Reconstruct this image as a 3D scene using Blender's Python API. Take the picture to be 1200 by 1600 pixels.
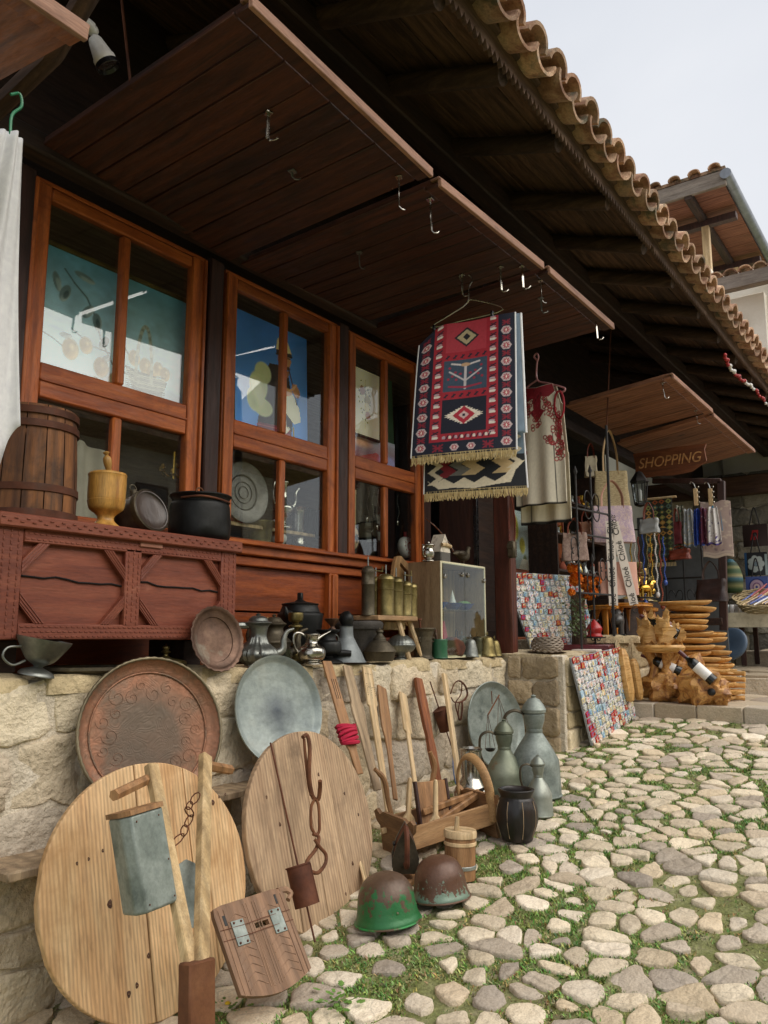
import bpy, bmesh, math, random
import numpy as np
from mathutils import Vector, Matrix, Euler, noise
for o in list(bpy.data.objects): bpy.data.objects.remove(o)
S = bpy.context.scene
COL = S.collection
PI = math.pi
R = random.Random(7)

# ------------------------------------------------------------------ camera, sky, sun, exposure
F, CD, EYE = 1250.0, 2.6, 1.5
PITCH = math.atan(195 / F)
TH = math.atan(910 * math.cos(PITCH) / F)
FWD = Vector((math.cos(TH) * math.cos(PITCH), math.sin(TH) * math.cos(PITCH), math.sin(PITCH)))
RIGHT = Vector((math.sin(TH), -math.cos(TH), 0))
UP = RIGHT.cross(FWD)
CAM = Vector((0, -CD, EYE))
cd = bpy.data.cameras.new('camera'); cam = bpy.data.objects.new('camera', cd); COL.objects.link(cam)
cd.sensor_fit = 'VERTICAL'; cd.sensor_height = 24; cd.lens = F / 1600 * 24; cd.clip_end = 500; cd.clip_start = .05
cam.matrix_world = Matrix((( RIGHT.x, UP.x, -FWD.x, CAM.x), (RIGHT.y, UP.y, -FWD.y, CAM.y), (RIGHT.z, UP.z, -FWD.z, CAM.z), (0, 0, 0, 1)))
S.camera = cam
W = bpy.data.worlds.new('World'); S.world = W; W.use_nodes = True
wn = W.node_tree; bg = wn.nodes['Background']
sky = wn.nodes.new('ShaderNodeTexSky'); sky.sky_type = 'NISHITA'; sky.sun_disc = False
SUN_EL, SUN_AZ = math.radians(40), math.radians(-80)      # azimuth from +X towards +Y
sky.sun_elevation = SUN_EL; sky.sun_rotation = PI / 2 - SUN_AZ
sky.air_density = 1; sky.dust_density = 3
mx = wn.nodes.new('ShaderNodeMixRGB'); mx.inputs[0].default_value = .9
mx.inputs[2].default_value = (7.75, 7.95, 8.4, 1)            # even rain cloud over the clear sky
cn = wn.nodes.new('ShaderNodeTexNoise'); cn.inputs['Scale'].default_value = 2.2; cn.inputs['Detail'].default_value = 5; cn.inputs['Distortion'].default_value = .4
cr = wn.nodes.new('ShaderNodeValToRGB'); cr.color_ramp.elements[0].color = (7.15, 7.4, 7.9, 1); cr.color_ramp.elements[1].color = (8.1, 8.25, 8.6, 1); cr.color_ramp.elements[0].position = .35; cr.color_ramp.elements[1].position = .65
wn.links.new(cn.outputs['Fac'], cr.inputs[0]); wn.links.new(cr.outputs[0], mx.inputs[2])      # faint cloud tone
wn.links.new(sky.outputs[0], mx.inputs[1]); wn.links.new(mx.outputs[0], bg.inputs[0])
bg.inputs[1].default_value = .046
sl = bpy.data.lights.new('sun', 'SUN'); sl.energy = 1.5; sl.angle = math.radians(75); sl.color = (1, .93, .84)
so = bpy.data.objects.new('sun', sl); COL.objects.link(so)
sd = Vector((math.cos(SUN_EL) * math.cos(SUN_AZ), math.cos(SUN_EL) * math.sin(SUN_AZ), math.sin(SUN_EL)))
so.rotation_euler = sd.to_track_quat('Z', 'Y').to_euler()
S.view_settings.view_transform = 'Standard'; S.view_settings.look = 'None'
S.view_settings.exposure = 1.3; S.view_settings.gamma = 1
S.cycles.max_bounces = 8; S.cycles.diffuse_bounces = 5; S.cycles.glossy_bounces = 4; S.cycles.transparent_max_bounces = 12
S.cycles.caustics_reflective = False; S.cycles.caustics_refractive = False

GA, GC = .147, .02
def gz(x, y=0): return GC + GA * min(x, 6.06)
def P(px, py, X=None, Y=None, Z=None):
    r = FWD * F + RIGHT * (px - 600) + UP * (800 - py)
    t = (X - CAM.x) / r.x if X is not None else (Y - CAM.y) / r.y if Y is not None else (Z - CAM.z) / r.z
    return CAM + r * t
def G(px, py):
    r = FWD * F + RIGHT * (px - 600) + UP * (800 - py)
    return CAM + r * ((GC + GA * CAM.x - CAM.z) / (r.z - GA * r.x))
def K(p): return F / (Vector(p) - CAM).dot(FWD)

# ------------------------------------------------------------------ materials
def lin(c): return c / 12.92 if c <= .04045 else ((c + .055) / 1.055) ** 2.4
def hx(s):
    if not isinstance(s, str): return tuple(s)[:3] + (1,)
    s = s.lstrip('#'); return tuple(lin(int(s[i:i + 2], 16) / 255) for i in (0, 2, 4)) + (1,)
MATS = {}
def pm(name, stops=None, scale=6, st=(1, 1, 1), dist=0, detail=8, rough=.6, metal=0, bump=.25, bs=None, bst=None, bd=.01,
       spot=None, rvar=.12, vcol=False, mul=1.0, fine=0, knots=None, wave=None, spec=.5, crack=0, rings=None, radial=None):
    """stops: colour ramp over a stretched noise; spot=(colour, scale, threshold); knots=(colour, scale); wave=(scale, dist, axis, amount)"""
    if name in MATS: return MATS[name]
    m = bpy.data.materials.new(name); m.use_nodes = True; MATS[name] = m
    n = m.node_tree; N = n.nodes.new; L = n.links.new
    b = n.nodes['Principled BSDF']
    tc = N('ShaderNodeTexCoord'); oi = N('ShaderNodeObjectInfo')
    sc = N('ShaderNodeVectorMath'); sc.operation = 'SCALE'; sc.inputs[3].default_value = 17.3
    cx = N('ShaderNodeCombineXYZ'); L(oi.outputs['Random'], cx.inputs[0]); L(oi.outputs['Random'], cx.inputs[1]); L(oi.outputs['Random'], cx.inputs[2])
    L(cx.outputs[0], sc.inputs[0])
    ad = N('ShaderNodeVectorMath'); L(tc.outputs['Object'], ad.inputs[0]); L(sc.outputs[0], ad.inputs[1])
    co = ad.outputs[0]
    def mapped(s):
        if tuple(s) == (1, 1, 1): return co
        k = N('ShaderNodeVectorMath'); k.operation = 'MULTIPLY'; k.inputs[1].default_value = s; L(co, k.inputs[0]); return k.outputs[0]
    def noi(s, sc_, det=detail, di=dist, rg=.6):
        t = N('ShaderNodeTexNoise'); t.inputs['Scale'].default_value = sc_; t.inputs['Detail'].default_value = det
        t.inputs['Distortion'].default_value = di; t.inputs['Roughness'].default_value = rg; L(mapped(s), t.inputs['Vector']); return t.outputs['Fac']
    def mix(f, a, c, mode='MIX'):
        t = N('ShaderNodeMixRGB'); t.blend_type = mode
        for i, v in ((0, f), (1, a), (2, c)):
            if hasattr(v, 'is_linked') or isinstance(v, bpy.types.NodeSocket): L(v, t.inputs[i])
            else: t.inputs[i].default_value = v
        return t.outputs[0]
    def ramp(f, pts):
        t = N('ShaderNodeValToRGB'); e = t.color_ramp.elements
        while len(e) < len(pts): e.new(.5)
        for k, (p_, c) in zip(e, pts): k.position = p_; k.color = c
        L(f, t.inputs[0]); return t.outputs[0]
    g = lambda v: (v, v, v, 1)
    f0 = noi(st, scale)
    if vcol:
        at_ = N('ShaderNodeAttribute'); at_.attribute_name = 'Col'; c = at_.outputs['Color']
        lo = 1 - rvar * 2.5
        c = mix(1.0, c, ramp(f0, [(.3, g(lo)), (.7, g(1 + rvar))]), 'MULTIPLY')
        if stops: c = mix(noi((1, 1, 1), scale * .4), c, mix(1.0, c, ramp(f0, [(p_, hx(q)) for p_, q in stops]), 'MULTIPLY'))
    else:
        n_ = len(stops)
        c = ramp(f0, [(.28 + .44 * i / max(1, n_ - 1), hx(q)) for i, q in enumerate(stops)])
    if wave:
        w = N('ShaderNodeTexWave'); w.inputs['Scale'].default_value = wave[0]; w.inputs['Distortion'].default_value = wave[1]
        w.inputs['Detail'].default_value = 3; w.inputs['Detail Scale'].default_value = 1.2; w.bands_direction = wave[2]; L(mapped(st if len(wave) < 5 else wave[4]), w.inputs['Vector'])
        c = mix(1.0, c, ramp(w.outputs['Fac'], [(.0, g(1 - wave[3])), (.75, g(1 + wave[3] * .3))]), 'MULTIPLY')
    if fine: c = mix(1.0, c, ramp(noi(tuple(k * 4 for k in st), scale * 2.5, 4), [(.3, g(1 - fine)), (.6, g(1 + fine * .4))]), 'MULTIPLY')
    if spot:
        th = spot[2]; c = mix(ramp(noi((1, 1, 1), spot[1], 6, .4, .65), [(th, g(0)), (th + (spot[3] if len(spot) > 3 else .06), g(1))]), c, hx(spot[0]))
    if radial:    # stain round the middle of a dish
        sx = N('ShaderNodeVectorMath'); sx.operation = 'MULTIPLY'; sx.inputs[1].default_value = (1, 1, 0); L(tc.outputs['Object'], sx.inputs[0])
        ln = N('ShaderNodeVectorMath'); ln.operation = 'LENGTH'; L(sx.outputs[0], ln.inputs[0])
        ma = N('ShaderNodeMath'); ma.operation = 'MULTIPLY_ADD'; ma.inputs[1].default_value = radial[3]; L(noi((1, 1, 1), 9, 6), ma.inputs[0]); L(ln.outputs['Value'], ma.inputs[2])
        c = mix(ramp(ma.outputs[0], [(radial[1], g(.9)), (radial[2], g(0))]), c, hx(radial[0]))
    if knots:
        v = N('ShaderNodeTexVoronoi'); v.inputs['Scale'].default_value = knots[1]; L(mapped(tuple(.4 + .6 * k / max(st) for k in st)), v.inputs['Vector'])
        c = mix(ramp(v.outputs['Distance'], [(.04, g(.9)), (.11, g(0))]), c, hx(knots[0]))
    if crack:
        v = N('ShaderNodeTexVoronoi'); v.feature = 'DISTANCE_TO_EDGE'; v.inputs['Scale'].default_value = crack
        wv = N('ShaderNodeMixRGB'); wv.inputs[0].default_value = .15; L(co, wv.inputs[1]); tn = N('ShaderNodeTexNoise'); tn.inputs['Scale'].default_value = 6; L(co, tn.inputs['Vector']); L(tn.outputs['Color'], wv.inputs[2])
        L(wv.outputs[0], v.inputs['Vector']); ck = ramp(v.outputs['Distance'], [(.0, g(.78)), (.025, g(1))]); c = mix(1.0, c, ck, 'MULTIPLY')
    # every object its own tone
    hv = N('ShaderNodeHueSaturation'); L(c, hv.inputs['Color'])
    mr = N('ShaderNodeMapRange'); mr.inputs['To Min'].default_value = (1 - rvar) * mul; mr.inputs['To Max'].default_value = (1 + rvar) * mul
    L(oi.outputs['Random'], mr.inputs[0]); L(mr.outputs[0], hv.inputs['Value'])
    L(hv.outputs[0], b.inputs['Base Color'])
    b.inputs['Metallic'].default_value = metal; b.inputs['Specular IOR Level'].default_value = spec
    f1 = noi(bst or st, bs or scale * 3)
    L(ramp(f1, [(.3, g(max(0, rough - .13))), (.7, g(min(1, rough + .13)))]), b.inputs['Roughness'])
    if bump:
        bp = N('ShaderNodeBump'); bp.inputs['Strength'].default_value = bump; bp.inputs['Distance'].default_value = bd
        L(f1, bp.inputs['Height']); last = bp
        if wave:
            b2 = N('ShaderNodeBump'); b2.inputs['Strength'].default_value = bump; b2.inputs['Distance'].default_value = bd * .5
            L(w.outputs['Fac'], b2.inputs['Height']); L(bp.outputs[0], b2.inputs['Normal']); last = b2
        if rings:     # chased relief on metal: arabesque bump
            t = N('ShaderNodeTexVoronoi'); t.feature = 'SMOOTH_F1'; t.inputs['Scale'].default_value = rings
            nz = N('ShaderNodeTexNoise'); nz.inputs['Scale'].default_value = rings * .45; nz.inputs['Detail'].default_value = 1; nz.inputs['Distortion'].default_value = 3; L(co, nz.inputs['Vector'])
            ww = N('ShaderNodeMath'); ww.operation = 'SINE'; mm = N('ShaderNodeMath'); mm.operation = 'MULTIPLY'; mm.inputs[1].default_value = 60
            L(nz.outputs['Fac'], mm.inputs[0]); L(mm.outputs[0], ww.inputs[0])
            b2 = N('ShaderNodeBump'); b2.inputs['Strength'].default_value = .14; b2.inputs['Distance'].default_value = .002
            L(ww.outputs[0], b2.inputs['Height']); L(last.outputs[0], b2.inputs['Normal']); last = b2
        L(last.outputs[0], b.inputs['Normal'])
    return m
def wood(name, cols, ax='x', **k):
    st = {'x': (.12, 1, 1), 'y': (1, .12, 1), 'z': (1, 1, .12)}[ax]
    a = dict(scale=22, st=st, dist=.6, rough=.62, bump=.35, bs=60, fine=.25, bd=.004, wave=(5.5, 5, {'x': 'Y', 'y': 'X', 'z': 'X'}[ax], .22, tuple(1 if q == 1 else .1 for q in st)))
    a.update(k); return pm(name, cols, **a)
def metal(name, cols, rough=.4, **k):
    a = dict(scale=9, rough=rough, metal=.9, bump=.25, bs=16, bd=.006, spot=None, fine=.1); a.update(k); return pm(name, cols, **a)
def emis(name, c, e):
    m = bpy.data.materials.new(name); m.use_nodes = True; b = m.node_tree.nodes['Principled BSDF']
    b.inputs['Emission Color'].default_value = hx(c); b.inputs['Emission Strength'].default_value = e; b.inputs['Base Color'].default_value = hx(c); MATS[name] = m; return m
def glassm(name, ior=1.5, tint='ffffff', rough=.0):
    m = bpy.data.materials.new(name); m.use_nodes = True; n = m.node_tree; n.nodes.remove(n.nodes['Principled BSDF'])
    t = n.nodes.new('ShaderNodeBsdfTransparent'); t.inputs[0].default_value = hx(tint)
    g = n.nodes.new('ShaderNodeBsdfGlossy'); g.inputs['Roughness'].default_value = rough
    lw = n.nodes.new('ShaderNodeLayerWeight'); lw.inputs[0].default_value = .5
    pw = n.nodes.new('ShaderNodeMath'); pw.operation = 'POWER'; pw.inputs[1].default_value = 4
    n.links.new(lw.outputs['Facing'], pw.inputs[0]); f0 = ((ior - 1) / (ior + 1)) ** 2
    f = n.nodes.new('ShaderNodeMath'); f.operation = 'MULTIPLY_ADD'; f.inputs[1].default_value = 1 - f0; f.inputs[2].default_value = f0; n.links.new(pw.outputs[0], f.inputs[0])
    x = n.nodes.new('ShaderNodeMixShader'); L = n.links.new
    L(f.outputs[0], x.inputs[0]); L(t.outputs[0], x.inputs[1]); L(g.outputs[0], x.inputs[2])
    L(x.outputs[0], n.nodes['Material Output'].inputs[0]); MATS[name] = m; return m

LIME = pm('limestone', [(0, 'fffaf0'), (.5, 'efe6d6'), (1, 'd3ccc2')], vcol=True, scale=7, rough=.85, bump=1, bs=16, bd=.035, rvar=.1, fine=.15, crack=3, mul=1.12)
COBB = pm('cobble_stone', [(0, 'fff4e2'), (1, 'd6cdc0')], vcol=True, scale=14, rough=.7, bump=.7, bs=30, bd=.02, rvar=.07, fine=.2, crack=5, mul=1.22)
BLOCK = pm('dressed_stone', [(0, 'fff4e2'), (1, 'd6cdc0')], vcol=True, scale=12, rough=.8, bump=.6, bs=45, bd=.012, rvar=.06, fine=.2)
MORTAR = pm('lime_mortar', ['bdb19c', 'd8ccb6', 'e5dac6'], scale=9, rough=.9, bump=.8, bs=30, bd=.03, rvar=0, fine=.2)
SOIL = pm('moist_soil', ['786d54', '70753f', '87885a', 'aa9e82'], scale=9, rough=.95, bump=.8, bs=50, bd=.02, rvar=0, fine=.35)
LEAF = pm('moss_leaf', [(0, 'ffffff')], vcol=True, scale=30, rough=.6, bump=0, rvar=.1)
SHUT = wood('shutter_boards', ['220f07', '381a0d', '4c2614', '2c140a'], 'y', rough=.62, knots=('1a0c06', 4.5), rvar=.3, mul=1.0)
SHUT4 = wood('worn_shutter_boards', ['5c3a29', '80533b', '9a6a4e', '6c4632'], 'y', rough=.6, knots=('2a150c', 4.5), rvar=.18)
EDGE = wood('pale_board_edge', ['6e4a3a', 'a47c66', '8b6552'], 'x', rough=.7)  # paler wood for the outer edge strips of the shutters
SASH = wood('varnished_pine_upright', ['7c3813', 'a85722', 'bf6c31'], 'z', rough=.5, rvar=.12, knots=('3a170a', 3), spot=('6a3216', 3.5, .56, .2))
SASHX = wood('varnished_pine_rail', ['783512', 'a45320', 'bb692f'], 'x', rough=.5, rvar=.12, knots=('3a170a', 3), spot=('6a3216', 3.5, .56, .2))
DADO = wood('reddish_panel_board', ['5f2812', '874019', '9c5024'], 'x', rough=.45, rvar=.12, knots=('3a170a', 3.5))
DARKW = wood('dark_brown_timber', ['1e110b', '2f1d13', '402a1d'], 'x', rough=.75)
DARKZ = wood('dark_brown_post', ['24120c', '38201a', '482a20'], 'z', rough=.6)
RAFT = wood('smoked_log', ['2a1d15', '423024', '5c4738'], 'y', rough=.85)
ROOFB = wood('sooty_roof_board', ['2a1d14', '463325', '624a38', '3c2a1e'], 'x', rough=.85, rvar=.4)
FASC = wood('weathered_fascia_board', ['3a2a20', '5b4537', '77604f'], 'x', rough=.85)
BLACKW = pm('near_black_wall', ['0b0a09', '141210'], rough=.9, rvar=0)  # near-black lining boards of the next shop
TILE = pm('terracotta_tile', ['6a4c3e', '977159', 'b99a7e', '857868'], scale=9, rough=.9, bump=.8, bs=35, bd=.008, spot=('5f5c4c', 6, .54, .12), rvar=.35, fine=.25)
CHEST = wood('red_brown_chest_paint', ['5f2a1a', '753a26', '864a33'], 'x', rough=.6, wave=(4, 4, 'Y', .12), fine=.22, rvar=.05, spot=('9a6650', 4, .60, .2))
BARREL = wood('old_barrel_stave', ['2c1b11', '5a3821', '85562f', '3d281a'], 'z', rough=.75, rvar=.12, scale=9, spot=('2a1c14', 4, .52, .2))
HOOP = metal('rusty_iron_hoop', ['3a251b', '5b3524', '4a3b33'], .7, metal=.5)
OLIVEW = wood('honey_turned_wood', ['8a5b28', 'b5853f', 'c99c55'], 'z', rough=.42)
PINE = wood('pale_pine_plank', ['b08558', 'c9a173', 'd6b487', 'c0935f'], 'z', rough=.65, scale=9, knots=('4a2a17', 6), wave=(24, 3.2, 'X', .22, (1, 1, .10)), rvar=.08, spot=('a07646', 2.6, .5, .25))
OLDPL = wood('weathered_table_plank', ['84684e', 'a3876a', 'b89c7c', '937658'], 'z', rough=.75, scale=10, knots=('3d2a1d', 5), wave=(20, 2.6, 'X', .18, (1, 1, .12)), rvar=.08, spot=('75604b', 3, .52, .25))
GREYW = wood('grey_brown_timber', ['7d6a55', '9d876b', 'b59f82'], 'z', rough=.8)
LIGHTW = wood('raw_light_wood', ['b4966a', 'cdb187', 'dcc59c'], 'z', rough=.6)
BROWNW = wood('brown_tool_wood', ['75532f', '997049', 'b38a5f'], 'z', rough=.6)
CARVED = wood('carved_brown_board', ['6d513c', '876850', '9a7b61'], 'z', rough=.75, scale=10)
STOOLW = wood('orange_oiled_wood', ['9a5c1e', 'c58434', 'd89e4c'], 'z', rough=.35, scale=12)
BOWLW = pm('oiled_olive_wood', ['9a6830', 'c0904e', 'd8ae70', 'b07c40'], scale=14, st=(1, .35, 3), dist=1.5, rough=.5, bump=.1, fine=.2, rvar=.16)
BURL = pm('burl_wood', ['4a2a14', '9a6530', 'cf9c58', '7d4c22'], scale=9, dist=2, rough=.4, bump=.6, bs=18, bd=.02, rvar=.1)
BLKIRON = metal('blackened_iron', ['0c0d0d', '1b1c1b', '2b2c2b'], .5, metal=.5, spot=('3b3a36', 9, .62, .1))
RUST = metal('rusty_iron', ['3b2118', '5e3624', '74462e'], .75, metal=.35, bump=.4)
RUST2 = metal('orange_rust', ['4a2d1d', '6a4229', '7c5233'], .85, metal=.2, bump=.5)
GALV = metal('galvanised_sheet', ['5f6864', '7a837d', '8f9791', '6d7672'], .6, metal=.5, scale=9, spot=('4d5652', 6, .58, .15), fine=.15)
TIN = metal('tinned_copper', ['7c8482', '9aa2a0', 'b4bab7'], .42, metal=.8, spot=('5c6462', 4, .62, .2))
TIND = metal('dull_pewter', ['5d605c', '7d807b', '9a9b93'], .42, metal=.85, spot=('3b3d39', 8, .62, .12))
SILV = metal('polished_silver_plate', ['8d8a82', 'b0aca2', 'cfcac0'], .24, metal=1)
COPPER = metal('aged_copper_tray', ['6a5a4b', '8a6a54', 'a3745a', '7d6857', '94745e'], .6, metal=.5, scale=5, rings=13, radial=('6a5d50', .16, .27, .12), fine=.2)
BRNZ = metal('dark_bronze', ['3f3a30', '5a5243', '6d6553'], .55, metal=.7, spot=('7b7562', 9, .58, .12), fine=.2)
BRASS = metal('old_brass', ['5f5534', '7f7248', '998b5e'], .42, metal=.85, spot=('4a4228', 9, .6, .12), fine=.2)
GOLD = metal('bright_brass', ['a37c2c', 'd0a64a', 'e8c873'], .22, metal=1)
COPR = metal('brown_copper', ['4d3d33', '6b5345', '836a58'], .48, metal=.7, spot=('8a8272', 8, .6, .12), fine=.15)
ENGR = metal('engraved_tin_plate', ['6e6a66', '8d8985', '9f9a94'], .45, metal=.7, rings=30, bump=.3)
GREENP = pm('green_enamel', ['1d4630', '2b5c40', '3a6e4e'], rough=.4, spot=('4a3a2a', 14, .64, .03))
HELMG = pm('chipped_green_paint', ['1f6a35', '2b8544', '3a9652'], scale=6, rough=.4, spot=('55402f', 6, .5, .04), bump=.2)
HELMB = pm('rusty_brown_paint', ['4a3527', '634736', '735443'], scale=8, rough=.45, metal=.2, spot=('6f9480', 9, .6, .03), bump=.2)
WHITEP = pm('white_plastic', ['d8d6d2', 'e6e4e0'], rough=.35, bump=0)
BLACKP = pm('black_plastic', ['08080a', '101013'], rough=.25, bump=0)
CLOTHW = pm('white_cotton', ['d9dadd', 'eceded'], scale=40, rough=.9, bump=.3, bs=300, bd=.001)
FELT = pm('cream_felt', ['b3a88e', 'c9bfa5', 'd3cab2'], scale=20, rough=.95, bump=.4, bs=200, bd=.002)
REDT = pm('red_braid', ['7a1420', 'a0202c', 'b53040'], scale=60, rough=.8, bump=.4, bs=200, bd=.002)
BLACKT = pm('black_braid', ['0d0c0e', '1a181a'], rough=.8)
FRINGE = pm('cream_fringe', ['b59c6a', 'd0b985', 'dfcd9f'], scale=60, rough=.9)
VC = pm('printed_colour', vcol=True, scale=60, rough=.7, bump=.25, bs=250, bd=.001, rvar=.02)
VCP = pm('oil_paint', vcol=True, scale=30, rough=.45, bump=.15, bs=90, bd=.001, rvar=.02, mul=3.0)
VCG = pm('glossy_print', vcol=True, scale=30, rough=.25, bump=.1, rvar=.03)
GLASS = glassm('window_glass', 1.72, 'f4f7f5'); GLASS2 = glassm('cabinet_glass', 1.28, 'f2f7f4'); GLASS3 = glassm('drinking_glass', 1.6, 'dfe3e2')
STRAW = pm('woven_straw', ['8f7c5a', 'b8a57c', 'd3c39b'], scale=40, st=(1, 1, 3), rough=.8, bump=.8, bs=60, bst=(1, 1, 4), bd=.006, wave=(45, 2, 'Z', .25, (1, 1, 1)))
LEATHR = pm('brown_leather', ['4a1e12', '6b2e1c', '7d3a26'], scale=20, rough=.4, bump=.3, bs=80)
LEATHD = pm('dark_leather', ['1f1412', '33211c', '45302a'], scale=14, rough=.38, bump=.3, bs=80)
PINKL = pm('pink_leather', ['b98a78', 'cf9f8c'], rough=.5, bump=.1)
GREYL = pm('pale_grey_leather', ['8d908f', 'a5a8a7'], rough=.4, bump=.1)
ORANGE = pm('marigold_petal', ['b5560a', 'd97a12', 'e8951e'], scale=20, rough=.7)
REDP = pm('red_lacquer', ['8a1616', 'a82020'], rough=.35, bump=0)
PLASTER = pm('white_render', ['cfc8b8', 'e0dbce', 'e9e5da'], scale=3, rough=.9, bump=.3, bs=30, rvar=0)
CLAY = pm('red_clay', ['7a3a28', '96503a'], rough=.8)
RIBBON = pm('pale_ribbon', ['cfc4b8', 'ddd3c8'], rough=.6, bump=0)
INK = pm('black_ink', ['0b0b0b', '111111'], rough=.6, bump=0)
BLUEE = pm('blue_enamel', ['26418f', '3a5aa8'], rough=.3, bump=0)
ROPE = pm('blue_cord', ['4b6ea8', '5b80ba'], rough=.8)

# ------------------------------------------------------------------ mesh builder
class MB:
    def __init__(s): s.v = []; s.f = []; s.c = None
    def add(s, vs, fs, M=None):
        o = len(s.v)
        s.v += [tuple(M @ Vector(v)) for v in vs] if M else [tuple(v) for v in vs]
        s.f += [tuple(i + o for i in f) for f in fs]; return s
    def box(s, x, y, z, w, d, h, bev=.004, M=None, rz=0, rx=0, ry=0):
        """centre x,y,z and full sizes, chamfered"""
        hw, hd, hh = w / 2, d / 2, h / 2; e = min(bev, hw * .45, hd * .45, hh * .45)
        T = Matrix.Translation((x, y, z)) @ Euler((rx, ry, rz)).to_matrix().to_4x4()
        if M: T = M @ T
        if e <= 0:
            vs = [(a * hw, b * hd, c * hh) for a in (-1, 1) for b in (-1, 1) for c in (-1, 1)]
            return s.add(vs, [(0, 1, 3, 2), (4, 6, 7, 5), (0, 4, 5, 1), (2, 3, 7, 6), (0, 2, 6, 4), (1, 5, 7, 3)], T)
        ix = {}; vs = []
        for a in (-1, 1):
            for b in (-1, 1):
                for c in (-1, 1):
                    for k, v in enumerate(((a * hw, b * (hd - e), c * (hh - e)), (a * (hw - e), b * hd, c * (hh - e)), (a * (hw - e), b * (hd - e), c * hh))):
                        ix[a, b, c, k] = len(vs); vs.append(v)
        fs = []
        q = ((-1, -1), (1, -1), (1, 1), (-1, 1))
        for a in (-1, 1):
            fs += [[ix[a, i, j, 0] for i, j in q], [ix[i, a, j, 1] for i, j in q], [ix[i, j, a, 2] for i, j in q]]
            for b in (-1, 1):
                fs += [[ix[a, b, -1, 0], ix[a, b, 1, 0], ix[a, b, 1, 1], ix[a, b, -1, 1]], [ix[a, -1, b, 0], ix[a, 1, b, 0], ix[a, 1, b, 2], ix[a, -1, b, 2]], [ix[-1, a, b, 1], ix[1, a, b, 1], ix[1, a, b, 2], ix[-1, a, b, 2]]]
                for c in (-1, 1): fs.append([ix[a, b, c, k] for k in range(3)])
        out = []
        for f in fs:
            p = [Vector(vs[i]) for i in f]; nn = (p[1] - p[0]).cross(p[2] - p[0])
            out.append(f if nn.dot(sum(p, Vector())) > 0 else f[::-1])
        return s.add(vs, out, T)
    def prism(s, pts, a, b, ax='y', M=None):
        """polygon (u,v) extruded between a and b along ax; u,v are the other two axes in order"""
        n = len(pts); f3 = {'x': lambda u, v, w: (w, u, v), 'y': lambda u, v, w: (u, w, v), 'z': lambda u, v, w: (u, v, w)}[ax]
        ar = sum(pts[i][0] * pts[(i + 1) % n][1] - pts[(i + 1) % n][0] * pts[i][1] for i in range(n))
        if (ar < 0) != (ax == 'y'): pts = pts[::-1]
        if a > b: a, b = b, a
        vs = [f3(u, v, a) for u, v in pts] + [f3(u, v, b) for u, v in pts]
        fs = [tuple(range(n))[::-1], tuple(range(n, 2 * n))] + [(i, (i + 1) % n, n + (i + 1) % n, n + i) for i in range(n)]
        return s.add(vs, fs, M)
    def tube(s, pts, r, n=8, closed=False, M=None, flat=1, caps=True):
        pts = [Vector(p) for p in pts]; m = len(pts); rr = r if isinstance(r, (list, tuple)) else [r] * m
        vs = []; fs = []; pn = None
        for i, p in enumerate(pts):
            t = (pts[(i + 1) % m] - pts[i - 1]) if closed else (pts[min(i + 1, m - 1)] - pts[max(i - 1, 0)])
            if t.length < 1e-9: t = Vector((0, 0, 1))
            t.normalize()
            if pn is None: pn = t.orthogonal().normalized()
            pn = (pn - t * pn.dot(t)); pn = pn.normalized() if pn.length > 1e-6 else t.orthogonal().normalized()
            bn = t.cross(pn)
            for k in range(n):
                a = 2 * PI * k / n; vs.append(p + (pn * math.cos(a) + bn * math.sin(a) * flat) * rr[i])
        for i in range(m if closed else m - 1):
            j = (i + 1) % m
            for k in range(n): fs.append((i * n + k, i * n + (k + 1) % n, j * n + (k + 1) % n, j * n + k))
        if not closed and caps: fs += [tuple(range(n))[::-1], tuple(range((m - 1) * n, m * n))]
        return s.add(vs, fs, M)
    def lathe(s, prof, n=32, M=None, mod=None, a0=0, a1=2 * PI):
        vs = []; fs = []; full = abs(a1 - a0 - 2 * PI) < 1e-6; cols = n if full else n + 1
        for j, (r, z) in enumerate(prof):
            for k in range(cols):
                a = a0 + (a1 - a0) * k / n; q = r * (mod(a, j / (len(prof) - 1)) if mod else 1)
                vs.append((q * math.cos(a), q * math.sin(a), z))
        for j in range(len(prof) - 1):
            for k in range(n): k2 = (k + 1) % cols; fs.append((j * cols + k, j * cols + k2, (j + 1) * cols + k2, (j + 1) * cols + k))
        return s.add(vs, fs, M)
    def ball(s, c, r, nu=12, nv=8, M=None, nz=0, ns=5):
        r = r if isinstance(r, tuple) else (r, r, r); vs = []; fs = []
        for j in range(nv + 1):
            t = PI * j / nv
            for k in range(nu):
                a = 2 * PI * k / nu; d = Vector((math.sin(t) * math.cos(a), math.sin(t) * math.sin(a), -math.cos(t)))
                q = 1 + (nz * noise.noise(d * ns + Vector(c) * 7) if nz else 0)
                vs.append((c[0] + d.x * r[0] * q, c[1] + d.y * r[1] * q, c[2] + d.z * r[2] * q))
        for j in range(nv):
            for k in range(nu): fs.append((j * nu + k, j * nu + (k + 1) % nu, (j + 1) * nu + (k + 1) % nu, (j + 1) * nu + k))
        return s.add(vs, fs, M)
    def grid(s, fn, nu, nv, M=None):
        vs = [fn(i / nu, j / nv) for j in range(nv + 1) for i in range(nu + 1)]
        fs = [(j * (nu + 1) + i, j * (nu + 1) + i + 1, (j + 1) * (nu + 1) + i + 1, (j + 1) * (nu + 1) + i) for j in range(nv) for i in range(nu)]
        return s.add(vs, fs, M)
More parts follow.
